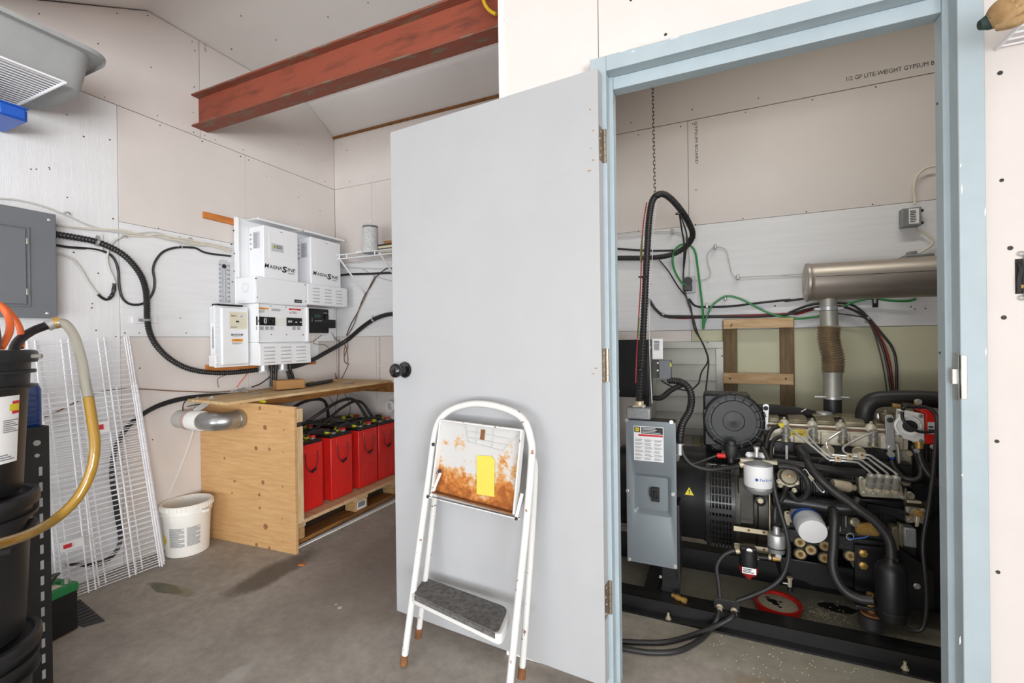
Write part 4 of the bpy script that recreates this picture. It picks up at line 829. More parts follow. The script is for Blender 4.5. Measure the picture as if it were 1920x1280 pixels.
# ================================================================= white bucket
bc = V((-2.742, 1.592, 0)); bu = thing('bucket', bc, 'white plastic bucket with blue printed text beside the plywood panel', 'bucket')
G().lathe([(.098, 0), (.103, .004), (.112, .20), (.1135, .205), (.1135, .225), (.120, .226), (.121, .232), (.118, .233), (.1165, .25), (.124, .251), (.125, .279), (.121, .283), (.112, .28), (.100, .012), (.0, .011)], bc, UZ, 48).put('pail', 'pail_white', bu)
tooth = G().bb(bc.x+.123, bc.x+.128, bc.y-.006, bc.y+.006, .256, .276).put('rim_tab', 'pail_white', bu, bevel=.001)
for k in range(1, 40): c = share(tooth, bu, None, 'rim_tab'); c.rotation_euler.z = 2*math.pi*k/40
G().ob(bc+V((.132, .02, .238)), NX, RY, UZ, (.02, .03, .016)).put('handle_ear', 'pail_white', bu, bevel=.003)
def arc_lines(a0, a1, z_0, z_1, n, m_, nm, rows=None):
    g = G()
    for i in range(n):
        z = z_0+(z_1-z_0)*(i+.5)/n; h = (z_1-z_0)/n*.55; e = a0+(a1-a0)*random.uniform(.6, 1) if i % 4 == 3 else a1
        rs = []
        for k in range(9):
            a = math.radians(a0+(e-a0)*k/8); r_ = .103+(.009*z/.2)+.0006
            rs.append([bc+V((r_*math.cos(a), r_*math.sin(a), z+dz_)) for dz_ in (-h/2, h/2)])
        b = len(g.v)
        for r2 in rs: g.v += r2
        g.f += [(b+2*k, b+2*k+2, b+2*k+3, b+2*k+1) for k in range(8)]
    return g.put(nm, m_, bu)
arc_lines(-78, -38, .06, .165, 17, 'ink_grey', 'printed_text'); arc_lines(-32, 2, .06, .165, 17, 'ink_grey', 'printed_text')
g = G(); a = math.radians(-104); r_ = .1085
def onb(da, z): return bc+V(((.1035+.009*z/.2+.0008)*math.cos(a+da), (.1035+.009*z/.2+.0008)*math.sin(a+da), z))
g.add([onb(-.3, .095), onb(0, .06), onb(.3, .095), onb(0, .13), onb(0, .095)], [(0, 1, 4), (1, 2, 4), (2, 3, 4), (3, 0, 4)]); g.put('hazard_diamond', 'yellow', bu)
# ================================================================= wire rack panels leaning on the wall
def rackpanel(BL, BR, TL, TR, nw, rods, label, tagpx=()):
    t = thing('wire_rack_panel', (V(BL)+V(BR))/2, label, 'rack panel', 'white wire rack panels leaning on the wall')
    BL, BR, TL, TR = map(V, (BL, BR, TL, TR)); up = ((TL-BL)+(TR-BR))/2; ac = ((BR-BL)+(TR-TL))/2; n = ac.cross(up).normalized(); n = n if n.x > 0 else -n
    for f_ in rods:
        a_, b_ = BL+(BR-BL)*f_, TL+(TR-TL)*f_
        for q in ((0, -.004), (.026, -.004)) if f_ < .99 else ((0, -.004), (-.02, -.004), (-.02, .02)): G().cyl(a_+ac.normalized()*q[0]+n*q[1], b_+ac.normalized()*q[0]+n*q[1], .0034, n=6).put('long_rod', 'white_wire', t)
    c0 = None; lb, lt = BL, TL
    for i in range(nw):
        f_ = (i+.3)/nw; a_ = BL+(TL-BL)*f_; b_ = BR+(TR-BR)*f_
        c0 = G().cyl(a_, b_, .0021, n=5).put('cross_wire', 'white_wire', t) 
    return t, n
tA, nA = rackpanel((-2.715, 1.0, .006), (-2.668, 1.432, .006), (-2.852, .985, 1.195), (-2.852, 1.378, 1.215), 47, (.0, .30, .66, 1.0), 'tall white wire rack panel leaning on the left wall, in front')
tB, nB = rackpanel((-2.74, 1.04, .006), (-2.705, 1.455, .006), (-2.846, 1.01, .945), (-2.846, 1.412, .955), 38, (.04, .34, .70, 1.0), 'shorter white wire rack panel tucked behind the tall one')
for (px_, py, w_, h) in ((182, 812, .05, .055), (112, 1036, .085, .04)):
    q = hp(px_, py, (-2.69, 1.2, 0), (1, 0, .135)); s_ = sticker('paper_tag', q+V((.006, 0, 0)), RY, V((-.13, 0, .99)), w_, h, 'label_white', tA); k = q+V((.0075, w_*.12, h*.3)); sticker('red_print', k, RY, V((-.13, 0, .99)), w_*.35, h*.45, 'red_label', s_)
# ================================================================= black pails
pc = V((-1.808, .475, 0))
PAILS = []
def pail(z, label, top):
    t = thing('pail', pc+UZ*z, label, 'pail', 'black stacked pails'); H = .385
    G().lathe([(.125, 0), (.13, .006), (.143, H-.11), (.145, H-.105), (.158, H-.104), (.158, H-.098), (.146, H-.096), (.147, H-.065), (.159, H-.064), (.159, H-.056), (.148, H-.055), (.149, H-.03), (.149, H-.02)], pc+UZ*(z+.002), UZ, 48).put('body', 'black_plastic', t)
    G().lathe([(.150, H-.034), (.161, H-.034), (.163, H-.028), (.163, H-.008), (.160, H-.002), (.148, H), (.146, H-.006), (.0, H-.006)], pc+UZ*(z+.001), UZ, 48).put('lid', 'black_plastic', t)
    return t
p1 = pail(0, 'black plastic pail at the bottom of the stack by the left edge', 0)
p2 = pail(.387, 'black plastic pail in the middle of the stack by the left edge', 0)
p3 = pail(.774, 'topmost black plastic pail with white label and hose through its lid', 1)
q = PX(22, 1050, -1.64); a0 = math.atan2(.08, .13)
G().tube([pc+V((.15*math.cos(t), .15*math.sin(t), .69-.05*math.sin((t+.9)/1.9*math.pi))) for t in [-.9+1.9*k/10 for k in range(11)]], .006, 8).put('bail_handle', 'black_plastic', p2)
G().cyl(pc+V((.172, -.02, .655)), pc+V((.172, .05, .652)), .011, n=10).put('handle_grip', 'black_plastic', p2)
def arcpatch(c, r_, a0, a1, z_0, z_1, nm, m_, parent, n=8):
    g = G(); b = 0
    for k in range(n+1):
        a = math.radians(a0+(a1-a0)*k/n); g.v += [c+V((r_(z_0)*math.cos(a), r_(z_0)*math.sin(a), z_0)), c+V((r_(z_1)*math.cos(a), r_(z_1)*math.sin(a), z_1))]
    g.f = [(2*k, 2*k+2, 2*k+3, 2*k+1) for k in range(n)]; return g.put(nm, m_, parent)
rr_ = lambda z: .130+(z-.774)*.047+.0012
lb_ = arcpatch(pc, rr_, 12, 42, .865, 1.04, 'paper_label', 'label_white', p3)
arcpatch(pc, lambda z: rr_(z)+.0007, 30, 41.5, 1.0, 1.018, 'logo_oval', 'yellow', lb_); arcpatch(pc, lambda z: rr_(z)+.0005, 33, 41.5, .992, 1.026, 'logo_red', 'red_label', lb_)
for i in range(7): arcpatch(pc, lambda z: rr_(z)+.0006, 24, 41-3*(i % 3), .945+i*.005, .9475+i*.005, 'print_line', 'ink_grey', lb_)
for i in range(3): arcpatch(pc, lambda z: rr_(z)+.0006, 17, 38-4*i, .873+i*.006, .876+i*.006, 'print_line', 'ink_grey', lb_)
G().cyl(pc+V((.11, .12, 1.142)), pc+V((.125, .135, 1.142)), .006, n=8).put('lid_bolt', 'steel', p3)
# plumbing on the topmost pail
Zq = lambda px, py, zc: CAMO+ray(px, py)*(zc/FPX)
hz = 1.165
hb = thing('hose', Zq(140, 800, 1.3), 'clear hose half full of amber oil arching from the pail lid', 'hose')
hpts = [(104, 605, 1.33), (122, 607, 1.34), (140, 632, 1.34), (152, 672, 1.33), (160, 715, 1.32), (166, 745, 1.31), (173, 790, 1.30), (178, 830, 1.29), (174, 870, 1.28), (162, 905, 1.27), (140, 940, 1.25), (105, 972, 1.21), (60, 998, 1.13), (10, 1016, 1.03), (-40, 1028, .95)]
P_ = [Zq(*q) for q in hpts]
G().tube(P_[:6], .0125, 14, per=8).put('clear_length', 'hose_clear', hb); G().tube(P_[5:], .0125, 14, per=8).put('oil_filled_length', 'hose_oil', hb)
ff = thing('pickup_tube', Zq(35, 645, 1.26), 'black plastic pipe with clamp feeding the clear hose', 'pipe')
G().tube([Zq(24, 672, 1.20), Zq(28, 650, 1.22), Zq(40, 634, 1.25), Zq(62, 620, 1.29), Zq(85, 611, 1.32), Zq(98, 606, 1.33)], .0115, 12).put('pipe', 'black_plastic', ff); G().cyl(Zq(88, 611, 1.32), Zq(104, 605, 1.335), .0155, n=12).put('hose_clamp', 'galv', ff); G().cyl(Zq(101, 606, 1.33), Zq(113, 603, 1.34), .017, n=12).put('brass_end', 'brass', ff)
for i, (pts, r_) in enumerate((([(-30, 560, 1.2), (2, 572, 1.22), (22, 590, 1.24), (36, 612, 1.25), (40, 634, 1.25), (39, 652, 1.24)], .0072), ([(-40, 555, 1.15), (0, 573, 1.18), (16, 595, 1.19), (18, 620, 1.18), (8, 642, 1.16), (2, 652, 1.15)], .008))):
    cable('orange_hose', [Zq(*q) for q in pts], r_, 'orange_hose', ['orange hose bending down to the pail lid, right one', 'orange hose bending down to the pail lid, left one'][i], 'hose', n=12)
q = Zq(-45, 655, 1.10); tag(G().lathe([(.04, 0), (.042, .03), (.038, .07), (.024, .095), (.0, .10)], V((q.x, q.y, 1.162)), UZ, 24).put('lid_fitting', 'black_plastic'), 'rounded black fitting on the pail lid at the picture edge', 'fitting')
# ================================================================= black rack with blue jug
rk = thing('steel_rack', (-2.38, .53, 0), 'black slotted steel rack post behind the pails', 'rack')
def slotted(xa, ya, hgt, nm='post', flip=1):
    g = G(); g.bb(xa-.003, xa, ya-.07, ya, 0, hgt).bb(xa-.07, xa-.003, ya-.003, ya, 0, hgt); p_ = g.put(nm, 'black_paint', rk)
    return p_
po = slotted(-1.97, .728, .912); slotted(-2.73, .728, .912)
sl = G().ob((-1.9695, .706, .77), NX, RY, UZ, (.0015, .008, .028)).put('slot', 'label_grey', po)
for i in range(1, 15): share(sl, po, (0, 0, -.05*i), 'slot')
for z, r_ in ((.862, .009), (.822, .006)): G().cyl((-1.972, .698, z), (-1.967, .698, z), r_, n=14).put('post_bolt', 'galv', po)
for z in (.885, .45, .08): G().bb(-2.79, -1.974, .34, .724, z, z+.014).put('shelf', 'black_paint', rk, bevel=.002)
for xa in (-2.74, -2.04): G().bb(xa, xa+.04, .345, .349, 0, .912).put('post', 'black_paint', rk)
jc = PX(58, 800, -2.05); jc = V((-2.04, jc.y-.015 if jc.y < .72 else .69, .9)); jx = thing('jug', jc, 'translucent blue plastic jug standing on the black rack', 'jug')
G().rings([loop(jc.x-.05, jc.x+.05, jc.y-.16, jc.y+.02, z, .02) for z in (.9005, .905)]+[loop(jc.x-.055, jc.x+.055, jc.y-.165, jc.y+.025, z, .022) for z in (.912, 1.03)]+[loop(jc.x-.045, jc.x+.045, jc.y-.15, jc.y+.02, 1.05, .02)]).put('body', 'blue_jug', jx)
for i in range(6): G().bb(jc.x+.0552, jc.x+.0585, jc.y-.15, jc.y+.012, .92+i*.018, .926+i*.018).put('rib', 'blue_jug', jx, bevel=.001)
# green battery + mat
c0 = PZ(147, 1178, 0); gb = thing('car_battery', (c0.x-.09, c0.y-.07, 0), 'black battery with green top standing on the floor by the rack', 'battery')
u_ = (PZ(147, 1178, 0)-PZ(90, 1208, 0)); u_.z = 0; u_.normalize(); v_ = V((-u_.y, u_.x, 0)); cc = c0-u_*.10+v_*.087
G().ob(cc+UZ*.082, u_, v_, UZ, (.20, .174, .158)).put('case', 'black_plastic', gb, bevel=.004)
tp = G().ob(cc+UZ*.178, u_, v_, UZ, (.206, .18, .034)).put('green_top', 'green_lid', gb, bevel=.004); G().ob(cc+u_*.0+v_*.03+UZ*.199, u_, v_, UZ, (.16, .11, .008)).put('vent_cover', 'green_lid', gb, bevel=.002)
s_ = G().ob(cc-u_*.01-v_*.03+UZ*.1955, u_, v_, UZ, (.14, .075, .0012)).put('paper_label', 'label_cream', gb); lines(cc-u_*.07-v_*.055+UZ*.1962, u_, v_, .11, .05, 6, s_)
for k in (-.08, .08): G().cyl(cc+u_*k-v_*.06+UZ*.195, cc+u_*k-v_*.06+UZ*.212, .009, n=12).put('post_terminal', 'steel', gb)
G().tube([cc+u_*.02-v_*.05+UZ*.205, cc+u_*.06-v_*.03+UZ*.23, cc+u_*.09+v_*.01+UZ*.22, cc+u_*.05+v_*.05+UZ*.21], .006, 8).put('lead', 'black_rubber', gb)
mt = thing('rubber_mat', (-2.52, 1.02, 0), 'black ribbed rubber mat on the floor beside the green-topped battery', 'mat')
m4 = [PZ(196, 1166, .004), PZ(150, 1125, .004), PZ(150, 1125, .004)+(PZ(150, 1190, .004)-PZ(196, 1166, .004))*1.2, PZ(150, 1190, .004)]
m4 = [V((-2.37, 1.042, 0)), V((-2.375, .97, 0)), V((-2.66, .99, 0)), V((-2.68, 1.085, 0))]
m4[1] = V((-2.40, .98, 0)); G().prism([V((-2.37, 1.042, 0)), V((-2.404, .985, 0)), V((-2.655, .975, 0)), V((-2.68, 1.085, 0))], (0, 0, .003)).put('base', 'black_rubber', mt)
for i in range(9): f_ = (i+.5)/9; A = V((-2.37, 1.042, .004)).lerp(V((-2.68, 1.085, .004)), f_); B = V((-2.404, .985, .004)).lerp(V((-2.655, .975, .004)), f_); G().beam(A, B, .012, .003).put('rib', 'black_rubber', mt)
# ================================================================= step stool leaning on the door
SA = math.radians(6); su = V((math.cos(SA), -math.sin(SA), 0)); sv = V((math.sin(SA), math.cos(SA), 0)); so = V((-.83, 1.298, 0)); TL_ = .135
nF = (sv - UZ*TL_).normalized()
def SF(px, py, off=0): return hp(px, py, so+sv*off, nF)
stl = thing('step_stool', so+V((0, .05, 0)), 'folded white metal step stool with chipped paint leaning on the door', 'step stool')
fr_pts = [SF(757, 1247), SF(772, 1130), SF(790, 995), SF(806, 880), SF(814, 820), SF(824, 788), SF(846, 768), SF(885, 757), SF(925, 760), SF(962, 772), SF(984, 790), SF(995, 822), SF(997, 862), SF(985, 1000), SF(970, 1140), SF(953, 1312)]
for p in (fr_pts[0], fr_pts[-1]): p.z = max(p.z, .012)
G().tube(fr_pts, .0122, 12, per=6).put('front_frame', 'stool_paint', stl)
RB = .075
lr = [SF(826, 838, RB*.35), SF(822, 862, RB*.6), SF(812, 960, RB), SF(797, 1090, RB), SF(784, 1193, RB)]; rr2 = [SF(1000, 858, RB*.35), SF(1003, 890, RB*.6), SF(997, 1010, RB), SF(987, 1150, RB), SF(978, 1268, RB)]
G().tube(lr, .0108, 12).put('rear_leg', 'stool_paint', stl); G().tube(rr2, .0108, 12).put('rear_leg', 'stool_paint', stl)
for p, d_ in ((fr_pts[0], fr_pts[1]), (lr[-1], lr[-2]), (rr2[-1], rr2[-2])): dd = (d_-p).normalized(); G().cyl(p-dd*.004, p+dd*.03, .0136, n=12).put('rusty_foot', 'rust', stl)
# folded-up seat, underside showing
q4 = [SF(832, 787, .004), SF(983, 806, .004), SF(968, 962, .004), SF(816, 921, .004)]
ex, ey = ((q4[1]-q4[0])+(q4[2]-q4[3]))/2, ((q4[0]-q4[3])+(q4[1]-q4[2]))/2
def seatmat():
    m = mat('seat_rust', (205, 203, 200), .6); nt = m.node_tree; N = nt.nodes.new; L = nt.links.new; b = nt.nodes['Principled BSDF']
    tc = N('ShaderNodeTexCoord'); n = N('ShaderNodeTexNoise'); n.inputs['Scale'].default_value = 26; n.inputs['Detail'].default_value = 8; n.inputs['Roughness'].default_value = .75; L(tc.outputs['Object'], n.inputs['Vector'])
    n2 = N('ShaderNodeTexNoise'); n2.inputs['Scale'].default_value = 7; n2.inputs['Detail'].default_value = 3; L(tc.outputs['Object'], n2.inputs['Vector'])
    sp = N('ShaderNodeSeparateXYZ'); L(tc.outputs['Object'], sp.inputs[0])
    mr = N('ShaderNodeMapRange'); mr.inputs['From Min'].default_value = q4[3].z+.25; mr.inputs['From Max'].default_value = q4[3].z-.02; mr.inputs['To Min'].default_value = -.27; mr.inputs['To Max'].default_value = .25; L(sp.outputs['Z'], mr.inputs['Value'])
    ad = N('ShaderNodeMath'); ad.operation = 'ADD'; L(n.outputs['Fac'], ad.inputs[0]); L(mr.outputs[0], ad.inputs[1])
    ad2 = N('ShaderNodeMath'); ad2.operation = 'MULTIPLY_ADD'; L(n2.outputs['Fac'], ad2.inputs[0]); ad2.inputs[1].default_value = .55; L(ad.outputs[0], ad2.inputs[2])
    r = N('ShaderNodeValToRGB'); e = r.color_ramp.elements; e[0].position = .70; e[0].color = (*srgb(190, 189, 187), 1); e[1].position = .98; e[1].color = (*srgb(140, 76, 24), 1)
    k = e.new(.78); k.color = (*srgb(190, 150, 100), 1); k = e.new(.86); k.color = (*srgb(182, 112, 44), 1)
    L(ad2.outputs[0], r.inputs[0]); L(r.outputs[0], b.inputs['Base Color']); b.inputs['Roughness'].default_value = .8
seatmat()
st_ = G().prism(q4, nF*.003).put('seat_plate', 'seat_rust', stl)
for a, b in ((0, 1), (1, 2), (2, 3), (3, 0)): G().beam(q4[a]-nF*.010, q4[b]-nF*.010, .006, .026, up=nF).put('seat_rim', 'stool_paint' if a in (0, 1, 3) else 'rust', stl, bevel=.002)
def sq(u, v): return q4[3]+ex*u+ey*v
for i, (u0, v0, u1, v1) in enumerate(((.30, .96, .36, .74), (.36, .74, .78, .70), (.78, .70, .93, .92), (.33, .88, .85, .86), (.34, .80, .82, .78), (.46, .95, .46, .73), (.66, .95, .66, .72))):
    G().beam(sq(u0, v0)-nF*.002, sq(u1, v1)-nF*.002, .003, .004, up=nF).put('pressed_rib', 'seat_rust', st_)
G().beam(sq(.53, .93)-nF*.003, sq(.53, .80)-nF*.003, .016, .003, up=nF).put('spring_clip', 'rust', st_)
pp = [SF(894, 853, .002), SF(921, 855, .002), SF(928, 862, .002), SF(927, 931, .002), SF(894, 926, .002)]; G().prism(pp, -nF*.0012).put('yellow_label', 'yellow_paper', st_)
G().beam(SF(806, 931, -.004), SF(975, 972, -.004), .004, .018, up=nF).put('hinge_bar', 'stool_paint', stl, bevel=.001)
for a, b in (((826, 886), (808, 930)), ((979, 925), (968, 970))): G().beam(SF(*a, -.012), SF(*b, -.012), .011, .003, up=nF).put('link_arm', 'stool_paint', stl, bevel=.001)
dots([SF(*q, -.013) for q in ((802, 931), (824, 883), (968, 972), (812, 833))], stl, -nF, .006, 'rivets')
# lower tread
t4 = [PZ(793, 1080, .26), PZ(960, 1141, .26), PZ(940, 1194, .26), PZ(768, 1113, .26)]
tc_ = sum(t4, V((0, 0, 0)))/4
fx4 = [so+su*(-.195)+UZ*.26+sv*.13, so+su*.195+UZ*.26+sv*.13, so+su*.205+UZ*.26-sv*.012, so+su*(-.19)+UZ*.26-sv*.012]
def rnd(P, r=.03):
    out = []
    for i in range(4):
        a, b, c = P[i-1], P[i], P[(i+1) % 4]; d1 = (a-b).normalized(); d2 = (c-b).normalized(); rr = r if i >= 2 else r*1.3
        for k in range(5): t = k/4; out.append((b+d1*rr)*(1-t)**2+b*2*t*(1-t)+(b+d2*rr)*t*t)
    return out
rp_ = rnd(t4); G().prism(rp_, (0, 0, -.032)).put('tread', 'stool_paint', stl, bevel=.004)
G().prism(rnd([tc_+(p-tc_)*.93 for p in t4], .024), (0, 0, .003)).put('grip_mat', 'grit', stl, bevel=.001)
G().prism([t4[3]+(t4[2]-t4[3])*.06+V((0, 0, .001))-(t4[0]-t4[3])*.012, t4[3]+(t4[2]-t4[3])*.94+V((0, 0, .001))-(t4[0]-t4[3])*.012, t4[3]+(t4[2]-t4[3])*.94+V((0, 0, -.014))-(t4[0]-t4[3])*.012, t4[3]+(t4[2]-t4[3])*.06+V((0, 0, -.014))-(t4[0]-t4[3])*.012], (t4[0]-t4[3])*.03).put('grip_edge', 'grit', stl)

q = PZ(566, 1059, 0); tag(G().ob(q+UZ*.003, V((.9, .4, 0)).normalized(), V((-.4, .9, 0)).normalized(), UZ, (.035, .018, .006)).put('wood_chip', 'lumber_orange', None, bevel=.001), 'small orange wood chip on the floor by the battery box', 'chip')
for px_, py, r_, lb in ((637, 1139, .012, 'larger white paint fleck on the floor in front of the door'), (630, 1133, .006, 'smaller white paint fleck on the floor in front of the door')):
    q = PZ(px_, py, 0); tag(G().prism([q+V((r_*math.cos(t)*random.uniform(.6, 1.1), r_*math.sin(t)*random.uniform(.6, 1.1), 0)) for t in [2*math.pi*k/9 for k in range(9)]], (0, 0, .0012)).put('paint_fleck', 'label_grey'), lb, 'fleck', 'paint flecks on the floor')
# ================================================================= generator room
def zc_(x, y, x0, y0, k): return (x0+x/k, y0+y/k)
A4 = lambda x, y: zc_(x, y, 1400, 720, 5.0526)
A5 = lambda x, y: zc_(x, y, 1400, 920, 4.266)
B3 = lambda x, y: zc_(x, y, 1140, 720, 3.369)
B6 = lambda x, y: zc_(x, y, 1140, 1000, 4.57)
B1 = lambda x, y: zc_(x, y, 1140, 340, 2.909)
B2 = lambda x, y: zc_(x, y, 1440, 360, 3.047)
E3 = lambda x, y: zc_(x, y, 1420, 760, 6.857)
E5 = lambda x, y: zc_(x, y, 1430, 860, 6.4)
E6 = lambda x, y: zc_(x, y, 1580, 880, 6.4)
E7 = lambda x, y: zc_(x, y, 1360, 840, 4.744)
def rpx(r, p): return r*((V(p)-CAMO).dot(_F))/FPX
gs_ = thing('generator_set', (.2, 2.3, 0), 'black diesel generator set with exposed engine behind the blue door frame', 'generator')
def disc(c, Y_, r, dpt, m_, nm, parent=gs_, n=18, back=0, ax=(0, -1, 0), prof=None):
    p = PY(*c, Y_); R = rpx(r, p); ax = V(ax).normalized()
    pr_ = prof or [(1, 0), (1, dpt*.8), (.9, dpt)]
    return G().lathe([(R*a, b-back) for a, b in pr_], p, ax, n).put(nm, m_, parent)
def bolt(c, Y_, r, m_='zinc', parent=gs_, nm='bolt'):
    p = PY(*c, Y_); R = rpx(r, p); return G().lathe([(R*1.35, -.003), (R*1.35, .0012)], p, (0, -1, 0), 14).lathe([(R, .001), (R, .006), (R*.85, .0075)], p, (0, -1, 0), 6).put(nm, m_, parent)
def hose(pts, r, m_='black_rubber', nm='hose', parent=gs_, n=10, per=6):
    return G().tube([PY(a, b, y) for a, b, y in pts], r, n, per=per).put(nm, m_, parent)
def slabp(pts, Y_, th, m_, nm, parent=gs_, bevel=.002):
    return G().prism([PY(*q, Y_) for q in pts], (0, th, 0)).put(nm, m_, parent, bevel=bevel)
# --- skid
G().bb(-.59, 1.6, 1.957, 2.0, 0, .008).bb(-.59, 1.6, 1.995, 2.003, .007, .056).bb(-.59, 1.6, 2.0, 2.085, .048, .056).put('front_rail', 'black_paint', gs_)
G().bb(-.59, 1.6, 2.455, 2.463, 0, .10).bb(-.59, 1.6, 2.462, 2.54, .092, .10).put('rear_rail', 'black_paint', gs_)
for x0 in (-.30, .86): G().bb(x0, x0+.06, 2.003, 2.456, .01, .047).put('cross_member', 'black_paint', gs_)
for px_, py in ((1253, 1160), (1697, 1254)):
    q = PZ(px_, py, .009); G().lathe([(.012, 0), (.012, .003), (.008, .004), (.008, .012), (.005, .0125), (.005, .026)], q, UZ, 8).put('anchor_bolt', 'zinc', gs_)
# --- breaker enclosure
cy_ = 2.05; cx0, cx1, cz0, cz1 = -.362, -.152, .178, .805
cbx_ = G().bb(cx0+.006, cx1-.006, cy_+.018, 2.175, cz0+.01, cz1-.004).put('breaker_enclosure', 'gunmetal', gs_, bevel=.002)
def loopy(x0, x1, z_0, z_1, y, r, n=5): return [V((p.x, y, p.y)) for p in [V((q.x, q.y, 0)) for q in loop(x0, x1, z_0, z_1, 0, r, n)]]
wA = PY(*B3(158, 555), cy_); wB = PY(*B3(405, 855), cy_)
wx0, wx1, wz0, wz1 = wA.x, wB.x, wB.z+.004, wA.z
G().rings([loopy(cx0, cx1, cz0, cz1, cy_+.018, .002), loopy(cx0, cx1, cz0, cz1, cy_, .002), loopy(wx0, wx1, wz0, wz1, cy_, .014), loopy(wx0+.004, wx1-.004, wz0+.004, wz1-.004, cy_+.002, .013), loopy(wx0+.017, wx1-.017, wz0+.022, wz1-.017, cy_+.016, .010)], (False, True)).put('enclosure_cover', 'grey_box', gs_, ang=25)
q = PY(*B3(300, 694), cy_+.014); sw = G().bb(q.x-.017, q.x+.017, cy_+.004, cy_+.016, q.z-.031, q.z+.031).put('breaker_switch', 'black_plastic', gs_, bevel=.002); G().bb(q.x-.007, q.x+.008, cy_-.004, cy_+.004, q.z-.014, q.z+.016).put('toggle', 'black_satin', sw, bevel=.002)
G().tube([(q.x-.02, cy_+.008, q.z+.028), (q.x-.022, cy_+.004, q.z+.01), (q.x-.021, cy_+.008, q.z-.012)], .003, 6).put('lock_hasp', 'black_plastic', sw)
for x, y in ((115, 228), (400, 240), (123, 673), (410, 695), (134, 1105), (423, 1152)): bolt(B3(x, y), cy_, 2.6, 'chrome', nm='cover_screw')
A = PY(*B3(165, 478), cy_-.0005); Bq = PY(*B3(350, 265), cy_-.0005); w_, h_ = Bq.x-A.x, Bq.z-A.z-.006; RXv = RX
lbx = sticker('danger_label', A, RX, UZ, w_, h_, 'label_white', gs_)
sticker('logo_back', A+UZ*h_*.82+RX*w_*.02, RX, UZ, w_*.2, h_*.16, 'ink', lbx, off=.0006); sticker('logo_square', A+UZ*h_*.845+RX*w_*.055, RX, UZ, w_*.13, h_*.11, 'yellow', lbx, off=.0012)
sticker('logo_dot', A+UZ*h_*.88+RX*w_*.1, RX, UZ, w_*.03, h_*.035, 'ink', lbx, off=.0018)
sticker('header', A+UZ*h_*.79+RX*w_*.26, RX, UZ, w_*.72, h_*.19, 'ink', lbx, off=.0006)
for i in range(4): lines(A+UZ*(h_*(.81+.042*i))+RX*w_*.29, RX, UZ, w_*.62, h_*.03, 1, lbx, 'label_white', off=.0014)
sticker('red_band', A+UZ*h_*.715+RX*w_*.16, RX, UZ, w_*.82, h_*.055, 'red_label', lbx, off=.0006)
for c_ in range(3):
    for r_ in range(6): lines(A+RX*w_*(.04+.325*c_)+UZ*h_*(.03+.105*r_), RX, UZ, w_*.28, h_*.075, 3, lbx, 'ink_grey', off=.0006, fill=.45)
G().bb(-.218, -.146, 2.086, 2.092, .0565, .188).bb(-.152, -.146, 2.092, 2.165, .0565, .188).put('enclosure_leg', 'black_paint', gs_)
G().bb(-.15, -.142, 2.06, 2.18, .12, .45).put('side_bracket', 'black_paint', gs_)
bolt(B6(449, 370), 2.086, 2, 'chrome')
# cast junction box on top
q = PY(1198, 780, 2.10)
jb = G().bb(q.x-.053, q.x+.053, 2.075, 2.14, .8055, .858).put('conduit_box', 'grey_cast', gs_, bevel=.007, seg=3)
for dx in (-.028, .03): G().tube([V((q.x+dx+.014*math.cos(t), 2.0745, .832+.014*math.sin(t))) for t in [2*math.pi*k/16 for k in range(17)]], .0008, 5, raw=True).put('knockout', 'ink_grey', jb)
G().bb(q.x-.026, q.x+.028, 2.095, 2.125, .858, .868).cyl((q.x, 2.11, .866), (q.x, 2.11, .885), .021, n=14).put('conduit_clamp', 'zinc', gs_, bevel=.002)
for dx in (-.02, .022): G().cyl((q.x+dx, 2.093, .863), (q.x+dx, 2.088, .863), .0055, n=10).put('clamp_screw', 'chrome', gs_)
# --- alternator
ay, az = 2.38, .42
G().lathe([(.10, 0), (.15, .004), (.17, .02), (.185, .10), (.195, .105), (.195, .30), (.205, .33), (.215, .36), (.215, .49), (.221, .50), (.221, .515)], (-.545, ay, az), NX, 40).put('alternator_body', 'black_paint', gs_)
def ontop(px, py): return PY(px, py, ay-.205)
q = PY(*B3(513, 680), ay-.212); tri = G().prism([q+V((-.019, -.0, -.014)), q+V((.019, 0, -.014)), q+V((0, 0, .021))], (0, .003, 0)).put('warning_triangle', 'yellow', gs_)
G().bb(q.x-.0018, q.x+.0018, q.y-.0008, q.y, q.z-.003, q.z+.010).bb(q.x-.0018, q.x+.0018, q.y-.0008, q.y, q.z-.010, q.z-.006).put('exclamation_mark', 'ink', tri)
for zz in (925, 968): q2 = PY(1155, zz, ay-.19); G().prism([q2+V((-.03, 0, -.012)), q2+V((.008, 0, -.012)), q2+V((-.01, 0, .02))], (0, .004, 0)).put('warning_triangle', 'yellow', gs_)
G().lathe([(.205, 0), (.205, .10)], (-.03, ay, az), NX, 40).put('fan_chamber', 'screw_dark', gs_)
RG = .232
for i in range(8): x = -.03+.0137*i; G().tube([V((x, ay+RG*math.cos(t), az+RG*math.sin(t))) for t in [2*math.pi*k/56 for k in range(57)]], .0036, 5, raw=True).put('guard_ring', 'black_paint', gs_)
for z_0, w_ in ((0, .008), (.1, .008)): G().lathe([(RG-.004, z_0-w_), (RG+.003, z_0-w_), (RG+.003, z_0+w_), (RG-.004, z_0+w_)], (-.03, ay, az), NX, 48, (False, False)).put('guard_band', 'black_paint', gs_)
bar = None
for k in range(44):
    t = 2*math.pi*k/44
    wide = (k % 11) in (0, 1)
    G().ob((.02, ay+(RG+.001)*math.cos(t), az+(RG+.001)*math.sin(t)), NX, V((0, -math.sin(t), math.cos(t))), V((0, math.cos(t), math.sin(t))), (.10, .020 if wide else .006, .004)).put('guard_bar', 'black_paint', gs_)
